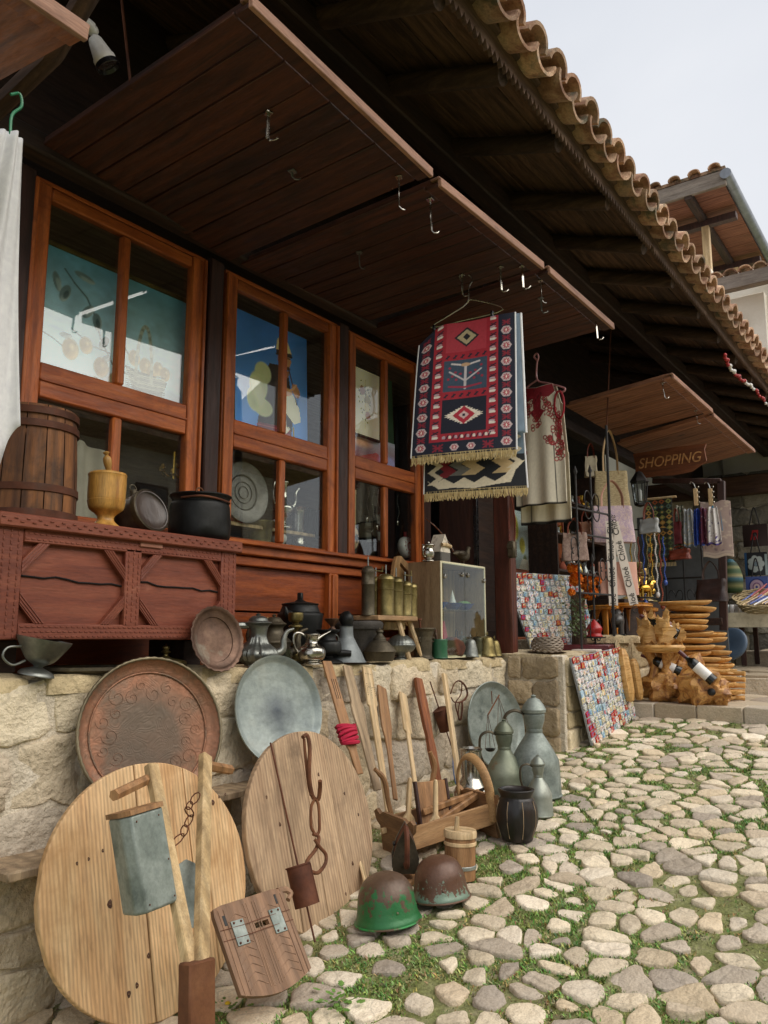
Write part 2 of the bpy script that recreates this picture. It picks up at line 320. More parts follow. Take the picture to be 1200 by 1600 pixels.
    def mesh(s, name, m, ang=40, col=None):
        me = bpy.data.meshes.new(name); me.from_pydata(s.v, [], s.f); me.materials.append(m)
        if ang: me.polygons.foreach_set('use_smooth', [True] * len(me.polygons)); me.set_sharp_from_angle(angle=math.radians(ang))
        if col is not None:
            a = me.color_attributes.new('Col', 'FLOAT_COLOR', 'POINT'); n = len(me.vertices)
            c = np.asarray(col, dtype=np.float32)
            if c.ndim == 1: c = np.tile(c, (n, 1))
            if c.shape[1] == 3: c = np.hstack([c, np.ones((n, 1), np.float32)])
            a.data.foreach_set('color', c.ravel())
        me.update(); return me
    def build(s, name, m, parent=None, loc=None, rot=None, label=None, kind=None, ang=40, col=None, solid=0):
        o = bpy.data.objects.new(name, s.mesh(name, m, ang, col)); COL.objects.link(o)
        if parent: o.parent = parent
        if loc is not None: o.location = loc
        if rot is not None: o.rotation_euler = rot
        if label: o['label'] = label
        if kind: o['kind'] = kind
        if solid: md = o.modifiers.new('solid', 'SOLIDIFY'); md.thickness = solid; md.offset = 0
        return o
def tag(o, label, cat, group=None):
    o['label'] = label; o['category'] = cat
    if group: o['group'] = group
    return o
def thing(name, label, cat, loc=(0, 0, 0), rz=0, group=None, rot=None, M=None):
    o = bpy.data.objects.new(name, None); COL.objects.link(o); o.empty_display_size = .1
    if M is not None: o.matrix_world = M
    else: o.location = loc; o.rotation_euler = rot if rot else (0, 0, rz)
    return tag(o, label, cat, group)
def inst(o, parent, loc=None, rot=None, name=None):
    c = o.copy(); COL.objects.link(c); c.parent = parent
    if loc is not None: c.location = loc
    if rot is not None: c.rotation_euler = rot
    return c
def copy_tree(o, parent=None):
    c = o.copy(); COL.objects.link(c); c.parent = parent
    for ch in list(o.children): copy_tree(ch, c)
    return c
def frame(a, b, face=(0, 1, 0)):
    """origin a, local Z towards b, local Y near `face`"""
    a, b = Vector(a), Vector(b); z = (b - a).normalized(); y = Vector(face); y = (y - z * y.dot(z)).normalized(); x = y.cross(z)
    return Matrix(((x.x, y.x, z.x, a.x), (x.y, y.y, z.y, a.y), (x.z, y.z, z.z, a.z), (0, 0, 0, 1)))
def arc(c, r, a0, a1, n, pl='xz', ry=None):
    ry = ry or r; o = []
    for i in range(n + 1):
        a = a0 + (a1 - a0) * i / n; u, v = r * math.cos(a), ry * math.sin(a)
        o.append((c[0] + u, c[1], c[2] + v) if pl == 'xz' else (c[0] + u, c[1] + v, c[2]) if pl == 'xy' else (c[0], c[1] + u, c[2] + v))
    return o
def sm(pts, k=4):
    """smooth a polyline (Catmull-Rom)"""
    p = [Vector(q) for q in pts]; p = [p[0] * 2 - p[1]] + p + [p[-1] * 2 - p[-2]]; o = []
    for i in range(1, len(p) - 2):
        for j in range(k):
            t = j / k; a, b, c, d = p[i - 1:i + 3]
            o.append(.5 * ((2 * b) + (c - a) * t + (2 * a - 5 * b + 4 * c - d) * t * t + (3 * b - a - 3 * c + d) * t ** 3))
    return o + [p[-2]]
def sp(prof, k=3): return [(q.x, q.y) for q in sm([(r, z, 0) for r, z in prof], k)]
def textmesh(txt, size, ext, name, m, parent, loc, rot, align='CENTER', shear=0):
    c = bpy.data.curves.new(name, 'FONT'); c.body = txt; c.size = size; c.extrude = ext; c.align_x = align; c.align_y = 'CENTER'; c.shear = shear
    t = bpy.data.objects.new('tmp', c); COL.objects.link(t); bpy.context.view_layer.update()
    me = bpy.data.meshes.new_from_object(t.evaluated_get(bpy.context.evaluated_depsgraph_get())); bpy.data.objects.remove(t)
    me.materials.clear(); me.materials.append(m); o = bpy.data.objects.new(name, me); COL.objects.link(o); o.parent = parent
    o.location = loc; o.rotation_euler = rot; return o

# ------------------------------------------------------------------ flat print: colours per vertex on a fine grid
class Cv:
    def __init__(s, nx, ny, bgc, asp=1):
        s.nx, s.ny, s.a = nx, ny, asp
        s.u, s.v = np.meshgrid(np.linspace(0, 1, nx + 1), np.linspace(0, 1, ny + 1)); s.v = s.v * asp
        s.img = np.zeros((ny + 1, nx + 1, 3)); s.img[:] = hx(bgc)[:3]; s.e = .7 / nx
    def put(s, mask, c, al=1):
        m = np.clip(mask, 0, 1)[..., None] * al; s.img = s.img * (1 - m) + np.array(hx(c)[:3]) * m
    def rect(s, x0, y0, x1, y1, c): s.put(((s.u >= x0) & (s.u <= x1) & (s.v >= y0) & (s.v <= y1)).astype(float), c)
    def ell(s, cx, cy, rx, ry, c, rot=0, al=1, soft=.1, shade=None):
        du, dv = s.u - cx, s.v - cy; k, t = math.cos(rot), math.sin(rot)
        x, y = (du * k + dv * t) / rx, (-du * t + dv * k) / ry; d = np.sqrt(x * x + y * y)
        s.put((1 - d) / soft, c, al)
        if shade: s.put(np.clip((1 - d) / soft, 0, 1) * np.clip((x * .7 - y * .7) * .7, 0, 1), shade)
    def line(s, pts, w, c, al=1):
        for (x0, y0), (x1, y1) in zip(pts, pts[1:]):
            dx, dy = x1 - x0, y1 - y0; t = np.clip(((s.u - x0) * dx + (s.v - y0) * dy) / (dx * dx + dy * dy + 1e-12), 0, 1)
            d = np.hypot(s.u - x0 - t * dx, s.v - y0 - t * dy); s.put((w - d) / s.e + .5, c, al)
    def poly(s, pts, c, al=1):
        m = np.zeros_like(s.u, bool); n = len(pts)
        for i in range(n):
            (x0, y0), (x1, y1) = pts[i], pts[(i + 1) % n]
            if y0 == y1: continue
            m ^= ((s.v >= min(y0, y1)) & (s.v < max(y0, y1)) & (s.u < (x1 - x0) * (s.v - y0) / (y1 - y0) + x0))
        s.put(m.astype(float), c, al)
    def grad(s, c0, c1):
        t = (s.v / s.a)[..., None]; s.img = np.array(hx(c0)[:3]) * (1 - t) + np.array(hx(c1)[:3]) * t
    def mottle(s, amp, sc, seed=0):
        r = np.random.default_rng(seed); n = sc; g = r.normal(size=(n + 2, n + 2)); y = s.v / s.a * n; x = s.u * n; i, j = y.astype(int), x.astype(int); fy, fx = y - i, x - j
        z = g[i, j] * (1 - fy) * (1 - fx) + g[i + 1, j] * fy * (1 - fx) + g[i, j + 1] * (1 - fy) * fx + g[i + 1, j + 1] * fy * fx
        s.img = np.clip(s.img * (1 + amp * z[..., None]), 0, 1)
    def sheet(s, fn, name, m, parent, **k):
        """fn(u,v) -> xyz, v upwards 0..1"""
        b = MB(); b.grid(fn, s.nx, s.ny); return b.build(name, m, parent, col=s.img.reshape(-1, 3), ang=0 if False else 60, **k)

# ------------------------------------------------------------------ stones
def clip(poly, a, b, c):
    """keep a*x+b*y<=c"""
    o = []; n = len(poly)
    for i in range(n):
        p, q = poly[i], poly[(i + 1) % n]; dp, dq = a * p[0] + b * p[1] - c, a * q[0] + b * q[1] - c
        if dp <= 0: o.append(p)
        if dp * dq < 0: t = dp / (dp - dq); o.append((p[0] + (q[0] - p[0]) * t, p[1] + (q[1] - p[1]) * t))
    return o
def voronoi(sites, box, rad):
    cells = []; bl = {}
    for i, (x, y) in enumerate(sites): bl.setdefault((int(x // rad), int(y // rad)), []).append(i)
    for i, (x, y) in enumerate(sites):
        p = [(max(box[0], x - rad), max(box[1], y - rad)), (min(box[2], x + rad), max(box[1], y - rad)), (min(box[2], x + rad), min(box[3], y + rad)), (max(box[0], x - rad), min(box[3], y + rad))]
        bi, bj = int(x // rad), int(y // rad)
        for di in (-1, 0, 1, -2, 2):
            for dj in (-1, 0, 1, -2, 2):
                for j in bl.get((bi + di, bj + dj), ()):
                    if j == i: continue
                    u, v = sites[j]; a, b = u - x, v - y; c = (u * u + v * v - x * x - y * y) / 2
                    p = clip(p, a, b, c)
                    if len(p) < 3: break
        cells.append(p)
    return cells
def inset(p, d, k=2):
    cx = sum(a for a, b in p) / len(p); cy = sum(b for a, b in p) / len(p); o = []
    for a, b in p:
        l = math.hypot(a - cx, b - cy) or 1; f = max(.3, 1 - d / l); o.append((cx + (a - cx) * f, cy + (b - cy) * f))
    for _ in range(k):
        q = []
        for i in range(len(o)):
            a, b = o[i], o[(i + 1) % len(o)]
            if math.hypot(a[0] - b[0], a[1] - b[1]) < .008: q.append(a); continue
            q += [(a[0] * .78 + b[0] * .22, a[1] * .78 + b[1] * .22), (a[0] * .22 + b[0] * .78, a[1] * .22 + b[1] * .78)]
        o = q
    return o
def stone(mb, poly, h, depth, tf, rough=.01, dome=.5, seed=0, rings=((1, 0), (.97, .45), (.84, .85), (.5, 1))):
    """rounded stone from a plan polygon; tf maps (u,v,w) to space"""
    cx = sum(a for a, b in poly) / len(poly); cy = sum(b for a, b in poly) / len(poly); n = len(poly)
    rr = random.Random(seed); tx, ty = rr.uniform(-.09, .09), rr.uniform(-.09, .09); vs = []; fs = []
    ext = max(math.hypot(a - cx, b - cy) for a, b in poly)
    for j, (s_, z_) in enumerate(((1, None),) + tuple(rings)):
        for a, b in poly:
            u, v = cx + (a - cx) * s_, cy + (b - cy) * s_
            if z_ is None: w = -depth
            else:
                nz = noise.noise(Vector((u * 9, v * 9, seed * 3.1))) * rough + noise.noise(Vector((u * 26, v * 26, seed))) * rough * .5
                w = h * z_ + (nz if z_ > .3 else nz * .3) + (tx * (u - cx) + ty * (v - cy)) * min(1, z_ * 1.2)
                if 0 < z_ < .95: u += noise.noise(Vector((u * 30, v * 30, 5))) * rough * .8; v += noise.noise(Vector((u * 30, v * 30, 9))) * rough * .8
            vs.append(tf(u, v, w))
    vs.append(tf(cx, cy, h * (1 + .1 * dome) + noise.noise(Vector((cx * 9, cy * 9, seed * 3.1))) * rough))
    m = 1 + len(rings)
    for j in range(m - 1):
        for k in range(n): fs.append((j * n + k, j * n + (k + 1) % n, (j + 1) * n + (k + 1) % n, (j + 1) * n + k))
    for k in range(n): fs.append(((m - 1) * n + k, (m - 1) * n + (k + 1) % n, m * n))
    mb.add(vs, fs)
CC = ['cdc2ac', 'd8cdb8', 'c4b9a5', 'dcd1bb', 'c6b8a2', 'b3a99b', 'd1c5b0', 'e0d7c6', 'c3b8a8', 'cfc0a6', 'a89f94', 'd9cfbe']
def pick(rr, pal, var=.1):
    c = np.array(hx(rr.choice(pal))[:3]); return c * (1 + rr.uniform(-var, var))

# ground: one sheet to the horizon, rising with the street
gb = MB()
xs = [-40, -8, 0, 1, 1.5] + [1.5 + .12 * i for i in range(1, 38)] + [6.06, 6.5, 8, 12, 30, 120]; ys = [-120, -25, -8, -5] + [-4 + .12 * i for i in range(36)] + [.3, 1, 20, 120]
for y in ys:
    for x in xs: gb.v.append((x, y, (gz(x) if x > 0 else GC + GA * max(x, -3)) + (noise.noise(Vector((x * 3, y * 3, 0))) * .012 if 1 < x < 6 and -4.2 < y < 0 else 0)))
nx = len(xs); gb.f = [(j * nx + i, j * nx + i + 1, (j + 1) * nx + i + 1, (j + 1) * nx + i) for j in range(len(ys) - 1) for i in range(nx - 1)]
ground = gb.build('ground', SOIL, kind='structure'); ground.data.materials[0] = SOIL
rr = random.Random(3)
sites = []
x = 1.15; row = 0
while x < 6.02:
    dx = .088 + .014 * math.sin(row * 1.7) + .012 * rr.random(); y = -4.1 + rr.random() * .1
    while y < .02:
        dy = rr.choice((.08, .10, .13, .16, .20, .25)) * rr.uniform(.9, 1.1)
        if not (x > 4.95 and y > -.42): sites.append((x + rr.uniform(-.042, .042), y + dy / 2 + rr.uniform(-.015, .015)))
        y += dy
    x += dx; row += 1
cells = voronoi(sites, (1.0, -4.2, 6.05, .06), .32)
info = []
for i, (c, s_) in enumerate(zip(cells, sites)):
    if len(c) < 3: continue
    p3 = Vector((s_[0], s_[1], gz(s_[0]))); d = p3 - CAM; dz = d.dot(FWD)
    if dz < .5: continue
    px, py = 600 + F * d.dot(RIGHT) / dz, 800 - F * d.dot(UP) / dz
    if not (-150 < px < 1330 and 980 < py < 1800): continue
    A = abs(sum(c[k][0] * c[(k + 1) % len(c)][1] - c[(k + 1) % len(c)][0] * c[k][1] for k in range(len(c)))) / 2
    if rr.random() < .07: continue                                   # a stone missing: a tuft grows there
    info.append((A / dz ** 2, i, c, s_))
info.sort(reverse=True, key=lambda t: t[0])
stoned = []; rest = MB(); rcol = []
for k, (w_, i, c, s_) in enumerate(info):
    pol = inset(c, rr.choice((.005, .008, .012, .02, .036)), 2)
    pol = [(a + noise.noise(Vector((a * 40, b * 40, 1))) * .007, b + noise.noise(Vector((a * 40, b * 40, 8))) * .007) for a, b in pol]; stoned.append((pol, s_)); gx = gz(s_[0]); h = rr.uniform(.006, .017)
    pol2 = [(a - s_[0], b - s_[1]) for a, b in pol]
    mb = MB(); stone(mb, pol2, h, .03, lambda u, v, w: (u, v, w + GA * u), .008, seed=i % 97 + 1, rings=((1, .35), (.965, .82), (.86, .98), (.5, 1)))
    cc = pick(rr, CC, .12)
    if k < 300: mb.build('cobble', COBB, ground, loc=(s_[0], s_[1], gx), col=cc, ang=55)
    else:
        rest.add([(a + s_[0], b + s_[1], q + gx) for a, b, q in mb.v], mb.f); rcol += [cc] * len(mb.v)
rest.build('cobble_paving', COBB, ground, kind='stuff', col=np.array(rcol), ang=55)

# moss and low grass between the stones
def inside(pol, x, y):
    r_ = False; n = len(pol)
    for i in range(n):
        (x0, y0), (x1, y1) = pol[i], pol[(i + 1) % n]
        if (y0 > y) != (y1 > y) and x < (x1 - x0) * (y - y0) / (y1 - y0) + x0: r_ = not r_
    return r_
bk = {}
for pol, s_ in stoned:
    for di in (-1, 0, 1):
        for dj in (-1, 0, 1): bk.setdefault((int(s_[0] // .15) + di, int(s_[1] // .15) + dj), []).append([(s_[0] + (a - s_[0]) * .96, s_[1] + (b - s_[1]) * .96) for a, b in pol])
mv, mf, mc = [], [], []
def blade(x, y, z, h, w, a, lean, c):
    n = len(mv); dx, dy = math.cos(a) * w, math.sin(a) * w; lx, ly = -math.sin(a) * lean, math.cos(a) * lean
    mv.extend([(x - dx, y - dy, z), (x + dx, y + dy, z), (x + lx + dx * .8, y + ly + dy * .8, z + h * .7), (x + lx * 1.8, y + ly * 1.8, z + h)])
    mf.extend([(n, n + 1, n + 2), (n, n + 2, n + 3)]); mc.extend([c] * 4)
GR = [hx(q)[:3] for q in ('5a7a33', '688a3d', '4f7030', '78964a', '8a9a55', '486a32', '9aa063')]
DRY = [hx(q)[:3] for q in ('8a7a4d', '6e6440', 'a08f5e')]
cnt = 0
while cnt < 150000:
    cnt += 1
    t = rr.random(); x = 1.5 + 4.6 * t ** 1.15; y = -4.0 + rr.random() * 4.0
    p3 = Vector((x, y, gz(x))) - CAM; dz = p3.dot(FWD)
    if dz < 1 or abs(p3.dot(RIGHT) / dz) > .52 or (x > 4.95 and y > -.44): continue
    g = noise.noise(Vector((x * 1.3, y * 1.3, 4.2))) + .5 * noise.noise(Vector((x * 4, y * 4, 1)))
    near = max(0, min(1, (-y - .15) / .9))                            # bare along the foot of the wall
    dens = .15 + .85 * near if g > -.28 else .12
    if x > 4.6 and g < .1: dens *= .55
    if rr.random() > dens: continue
    if any(inside(q, x, y) for q in bk.get((int(x // .15), int(y // .15)), ())): continue
    c = rr.choice(DRY if (g < -.1 and rr.random() < .5) or rr.random() < .08 else GR); c = tuple(q * rr.uniform(1.0, 1.75) for q in c); z0 = gz(x) + noise.noise(Vector((x * 3, y * 3, 0))) * .012 - .003
    for _ in range(3):
        h = rr.uniform(.004, .015) * (1.4 if g > .2 else 1)
        blade(x + rr.uniform(-.012, .012), y + rr.uniform(-.012, .012), z0, h, rr.uniform(.0016, .004), rr.uniform(0, 6.28), rr.uniform(0, .012), c)
mo = MB(); mo.v = mv; mo.f = mf
mo = mo.build('moss', LEAF, kind='stuff', col=np.array(mc), ang=0); tag(mo, 'low green moss and clover growing in the joints of the cobbles', 'moss')

# rubble walls
WC = ['d8ccb3', 'dfd4bc', 'd3c6ae', 'c9bfb0', 'e3d9c3', 'd6c8ac', 'c8bcaa']
WC2 = ['b5a488', 'ac9c82', 'bfae92', 'a3947d', 'b8a78d']
WCL = ['d2c4a6', 'c9b996', 'dccfb2', 'cdbb97']
def wallstones(parent, u0, u1, v0, v1, tf, pal, sd, vt=None, hr=(.13, .23), wr=(.16, .42), bulge=(.012, .03), gap=.007, base=None, name='stone', mat=None, rough=.014, jit=.03):
    q = random.Random(sd); rows = [v1]; 
    while rows[-1] > v0 + .08: rows.append(rows[-1] - q.uniform(*hr))
    prev = None; k = 0
    for a, b in zip(rows, rows[1:]):
        u = u0; cuts = [u0]
        while u < u1 - .1: u += q.uniform(*wr); cuts.append(min(u, u1))
        if cuts[-1] < u1: cuts[-1] = u1
        for c, d in zip(cuts, cuts[1:]):
            if d - c < .03: continue
            j = lambda: q.uniform(-jit, jit)
            top, bot = a, max(b, v0 - .1); yj = lambda u_, v_: v_ + (noise.noise(Vector((u_ * 3.2, v_ * 7, sd))) * jit * 1.3 if v_ < v1 - .01 else 0)
            pl = [(c, yj(c, bot)), ((c + d) / 2, yj((c + d) / 2, bot) + j() * .3), (d, yj(d, bot)), (d + (j() * .6 if d < u1 else 0), (bot + top) / 2), (d, yj(d, top)), ((c + d) / 2, yj((c + d) / 2, top)), (c, yj(c, top)), (c + (j() * .6 if c > u0 else 0), (bot + top) / 2)]
            if base and max(v for _, v in pl) < base((c + d) / 2) - .03: continue
            pl = inset(pl, gap, 1); cx = sum(p_[0] for p_ in pl) / len(pl); cy = sum(p_[1] for p_ in pl) / len(pl)
            # subdivide edges so the outline can break
            pp = []
            for i_ in range(len(pl)):
                p0, p1 = pl[i_], pl[(i_ + 1) % len(pl)]; nseg = 2 if math.hypot(p1[0] - p0[0], p1[1] - p0[1]) > .05 else 1
                for s_ in range(nseg): pp.append((p0[0] + (p1[0] - p0[0]) * s_ / nseg, p0[1] + (p1[1] - p0[1]) * s_ / nseg))
            mb = MB(); k += 1; cc = pick(q, pal, .1); o0 = Vector(tf(cx, cy, 0))
            stone(mb, pp, q.uniform(*bulge), .02, lambda u_, v_, w_: tuple(Vector(tf(u_, v_, w_)) - o0), rough, seed=k + sd * 31, rings=((1, .1), (.985, .55), (.93, .9), (.75, 1), (.4, 1.05)))
            mb.build(name, mat or LIME, parent, loc=o0, col=cc, ang=60)
nw = thing('stone_wall', 'long low cream rubble stone wall carrying the old pots and the red chest', 'wall', (1.0, 0, 0))
def nwp(mb, n_, m, **k):
    o = mb.build(n_, m, nw, loc=(-1.0, 0, 0), **k); return o
mb = MB(); mb.box(2.78, .299, .64, 4.5, .600, 1.42, .01); nwp(mb, 'mortar_core', MORTAR)
hold = thing('tmp', 'x', 'x', (0, 0, 0))
wallstones(nw, -.6, 4.03, 0, 1.352, lambda u, v, w: (u, -w * .8, v), WC, 12, hr=(.12, .28), wr=(.2, .55), base=lambda u: gz(u + 1), gap=.005, jit=.05, rough=.018, bulge=(.008, .022))
bpy.data.objects.remove(hold)
# capping stones along the top edge
q = random.Random(5); u = .3
while u < 5.02:
    w_ = min(q.uniform(.3, .55), 5.035 - u); mb = MB()
    pl = inset([(0, 0), (w_ / 2, q.uniform(-.012, .012)), (w_, 0), (w_, .5), (0, .5)], .004, 1)
    stone(mb, pl, .012, .05, lambda a, b, c: (a, b, c), .006, seed=int(u * 100)); mb.build('capping_stone', LIME, nw, loc=(u - 1.0, -.012, 1.352), col=pick(q, WCL, .06)); u += w_
# second terrace of the next shop
tw = thing('terrace_wall', 'browner stone terrace in front of the next shop, its end face turned to the viewer', 'wall', (5.04, -.44, 0))
mb = MB(); mb.box(1.28, .79, .69, 2.54, 1.56, 1.38, .01); mb.box(1.82, .62, 1.43, 1.5, 1.2, .098, .012); mb.build('mortar_core', MORTAR, tw)
wallstones(tw, .045, .42, .6, 1.375, lambda u, v, w: (-w * .8, .44 - (.44 - u) if False else u, v), WC2, 21, hr=(.14, .2), wr=(.15, .3), rough=.018, bulge=(.012, .026))
wallstones(tw, .02, .98, .6, 1.37, lambda u, v, w: (u, -w * .8, v), WCL, 22, hr=(.14, .2), wr=(.18, .34), base=lambda u: .7, bulge=(.004, .012), rough=.008)
wallstones(tw, .99, 2.56, .85, 1.478, lambda u, v, w: (u, -w * .8, v), WCL, 23, hr=(.18, .24), wr=(.3, .5), bulge=(.004, .01), rough=.006)
q = random.Random(6)
for u0, u1, y0, z in ((0, 1.0, 0, 1.378), (1.0, 2.56, -.02, 1.478)):
    u = u0
    while u < u1 - .02:
        w_ = min(q.uniform(.3, .5), u1 - u); pl = inset([(0, 0), (w_, 0), (w_, .6), (0, .6)], .003, 1); mb = MB()
        stone(mb, pl, .014, .03, lambda a, b, c: (a, b, c), .005, seed=int(u * 90)); mb.build('capping_stone', LIME, tw, loc=(u, y0 - .015, z + .004), col=pick(q, WCL, .05)); u += w_

# steps of dressed blocks across the street
st = MB(); st.box(7.2, -2.7, .5, 2.28, 4.5, .99, 0); st.box(10.2, -2.7, .56, 5.1, 4.5, 1.16, 0); st.box(14, -2.7, .65, 7.4, 4.5, 1.3, 0)
steps = st.build('stone_steps', MORTAR, kind='structure')
q = random.Random(8)
def blocks(x, ztop, h, y0, y1, dep):
    y = y1
    while y > y0:
        w_ = q.uniform(.2, .34); mb = MB()
        mb.box(dep / 2, 0, -h / 2, dep, w_ - .008, h, .007)
        me_c = pick(q, ['b8ab95', 'c4b8a3', 'ada08b', 'cbc2b2'], .07)
        for i_, v in enumerate(mb.v): mb.v[i_] = (v[0] + noise.noise(Vector(v) * 9 + Vector((y, x, 0))) * .008, v[1], v[2] + noise.noise(Vector(v) * 7 + Vector((x, y, 3))) * .006)
        mb.build('paving_block', BLOCK, steps, loc=(x, y - w_ / 2, ztop), col=me_c); y -= w_
blocks(6.04, 1.018, .2, -3.4, -.46, .24); blocks(7.74, 1.165, .15, -2.6, -.2, .26); blocks(10.3, 1.335, .17, -2.2, .2, .3)
for (x0, x1, z, n_) in ((6.29, 7.73, 1.0, 3), (8.01, 10.28, 1.147, 4), (10.62, 13, 1.31, 3)):
    sx = (x1 - x0) / n_
    for i in range(n_):
        y = -.46
        while y > -2.9:
            w_ = q.uniform(.25, .5); mb = MB(); pl = inset([(0, 0), (sx, q.uniform(-.03, .03)), (sx, w_), (0, w_ + q.uniform(-.03, .03))], .012, 1)
            stone(mb, pl, .014, .02, lambda a, b, c: (a, b, c), .008, seed=int(i * 77 - y * 50)); mb.build('paving_block', BLOCK, steps, loc=(x0 + i * sx, y - w_, z), col=pick(q, ['b0a48f', 'bcb09b', 'a5998a'], .08)); y -= w_

# ------------------------------------------------------------------ the old shop house
H = thing('bazaar_house', 'old timber shop row with tiled eave, varnished windows and raised wooden shutters', 'building', (0, 0, 0))
def hp(mb, name, m, parent=None, **k): return mb.build(name, m, parent or H, **k)
WY = .5
# walls round the windows (dark timber) and the dim rooms behind
mb = MB(); mb.box(2.2, .62, 4.35, 7.4, .1, 1.7, 0); mb.box(9.6, .62, 4.4, 7.2, .1, 1.55, 0); hp(mb, 'upper_wall', DARKW)
mb = MB(); mb.box(3, 2.4, 2.6, 8, .05, 4.2, 0); mb.box(3, 1.5, 3.62, 8, 1.8, .04, 0); mb.box(3, 1.45, 1.93, 7.9, 1.6, .05, 0); hp(mb, 'room_lining', wood('room_boards', ['54443a', '6e5c4e', '85735f'], 'x', rough=.8))
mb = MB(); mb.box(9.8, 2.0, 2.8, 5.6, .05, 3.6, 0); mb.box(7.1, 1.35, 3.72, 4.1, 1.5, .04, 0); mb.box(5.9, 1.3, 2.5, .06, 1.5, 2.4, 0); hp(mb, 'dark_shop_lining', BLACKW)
# dado of boards below the windows
for z0, z1 in ((1.36, 1.63), (1.635, 1.875)):
    for x0, x1 in ((1.2, 2.66), (2.68, 3.72), (3.80, 4.86)):
        mb = MB(); mb.box((x0 + x1) / 2, WY + .03, (z0 + z1) / 2, x1 - x0, .03, z1 - z0 - .004, .003); hp(mb, 'dado_board', DADO)
for x in (2.70, 3.76, 4.84):
    mb = MB(); mb.box(x, WY + .0, 1.62, .085, .05, .52, .006); mb.box(x, WY - .03, 1.62, .05, .016, .5, .004); hp(mb, 'dado_post', SASH)
for z, d, h in ((1.90, .03, .05), (1.955, .06, .05), (1.99, .09, .022), (1.37, .03, .03)):
    mb = MB(); mb.box(3.03, WY - d / 2 + .02, z, 3.66, d + .03, h, .006); hp(mb, 'dado_rail', SASHX)
# windows
def window(gx0, gx1, z0=2.02, zr0=2.50, zr1=2.655, z1=3.39, y=WY, mun=.05, st_=.09):
    sw = st_; H_ = z1 - z0 + .16
    w_ = MB(); w_.box((gx0 + gx1) / 2, y + .004, z1 + .072, gx1 - gx0 + 2 * sw - .004, .046, .02, .003); win = hp(w_, 'window', SASHX)
    for xs_, xe in ((gx0 - sw / 2, gx0 - sw + .012), (gx1 + sw / 2, gx1 + sw - .012)):
        w_ = MB(); w_.box(xs_, y, (z0 + z1) / 2 - .008, sw, .05, H_ - .018, .006); w_.build('stile', SASH, win)
        w_ = MB(); w_.box(xe, y - .033, (z0 + z1) / 2, .018, .014, H_ - .03, .003); w_.build('bead', SASH, win)
    xm = (gx0 + gx1) / 2; Wd = gx1 - gx0
    for zz, hh in ((z1 + .03, .06), ((zr0 + zr1) / 2, zr1 - zr0), (z0 - .03, .06)):
        r_ = MB(); r_.box(xm, y + .002, zz, Wd - .002, .044, hh - .002, .006)
        if hh > .1: r_.box(xm, y - .022, zz, Wd - .004, .012, .01, .002)
        r_.build('rail', SASHX, win)
    for za, zb in ((z0, zr0), (zr1, z1)):
        r_ = MB(); r_.box(xm, y + .001, (za + zb) / 2, mun, .04, zb - za - .002, .01); r_.build('muntin', SASH, win)
        for xa, xb in ((gx0, xm - mun / 2), (xm + mun / 2, gx1)):
            g_ = MB(); g_.box((xa + xb) / 2, y + .012, (za + zb) / 2, xb - xa + .01, .004, zb - za + .01, 0); g_.build('pane', GLASS, win)
            for (ex, ez, ew, eh) in (((xa + xb) / 2, zb - .006, xb - xa, .012), ((xa + xb) / 2, za + .006, xb - xa, .012)):
                pass
    return win
window(1.79, 2.585); window(2.905, 3.69); window(3.965, 4.66)
for x in (1.63, 2.745, 3.828, 4.80):
    mb = MB(); mb.box(x, WY + .01, 2.74, .10 if x > 2 else .16, .09, 1.5, .008); hp(mb, 'post', DARKZ)
# next shop window, farther on
window(6.21, 7.12, 1.5, 1.98, 2.08, 2.95, y=WY, mun=.045, st_=.11)
a = P(779, 900, X=5.08); b_ = P(800, 900, X=5.08)
mb = MB(); mb.box(5.12, .02, 2.45, .1, .13, 2.15, .01); hp(mb, 'post', wood('plum_brown_door_post', ['3b1d15', '552a1e', '6a3728'], 'z', rough=.5))
mb = MB(); mb.box(5.0, .33, 2.5, .05, .30, 2.3, .005); hp(mb, 'door_jamb', DARKZ)
mb = MB(); mb.box(4.985, .175, 2.3, .03, .03, 1.9, .003); hp(mb, 'door_edge', BLACKP)
mb = MB(); mb.box(5.4, .46, 1.45, .7, .05, .2, .005); mb.box(5.6, .55, 2.2, .9, .04, 1.7, .004); hp(mb, 'dark_panel', DARKW)
# long timbers
mb = MB(); mb.box(4.9, -.42, 4.235, 16, .12, .13, .01); hp(mb, 'beam', DARKW)
mb = MB(); mb.box(4.9, .42, 3.56, 16, .1, .1, .01); hp(mb, 'beam', DARKW)
SL = math.tan(math.radians(19)); CS = math.radians(19)
def zr(y): return 4.085 + (y + 1.05) * SL                          # rafter axis
for i, x in enumerate([1.25, 1.86, 2.47, 3.03, 3.66, 4.38, 5.05, 5.7, 6.4, 7.05, 7.7, 8.4, 9.1, 9.8, 10.6, 11.4, 12.3]):
    q = random.Random(i + 40); mb = MB(); y0 = -1.1
    pts = [(x + q.uniform(-.008, .008) * k, y0 + .42 * k, zr(y0 + .42 * k) - .005 + q.uniform(-.006, .006)) for k in range(6)]
    mb.tube(pts, [.05 + q.uniform(-.004, .006) for _ in pts], 12); hp(mb, 'rafter', RAFT)
y = -1.14; k = 0
while y < 1.0:
    q = random.Random(k + 60); w_ = q.uniform(.15, .23)
    for x0, x1 in ((.9, 3.03), (3.03, 5.7), (5.7, 8.4), (8.4, 13.1)):
        mb = MB(); mb.box(0, 0, 0, x1 - x0 - .004, w_ - q.uniform(.004, .014), .018, .002)
        o = hp(mb, 'roof_board', ROOFB, loc=((x0 + x1) / 2, y + w_ / 2, zr(y + w_ / 2) + .066 + q.uniform(-.003, .003)), rot=(CS, 0, 0))
    y += w_ * math.cos(CS); k += 1
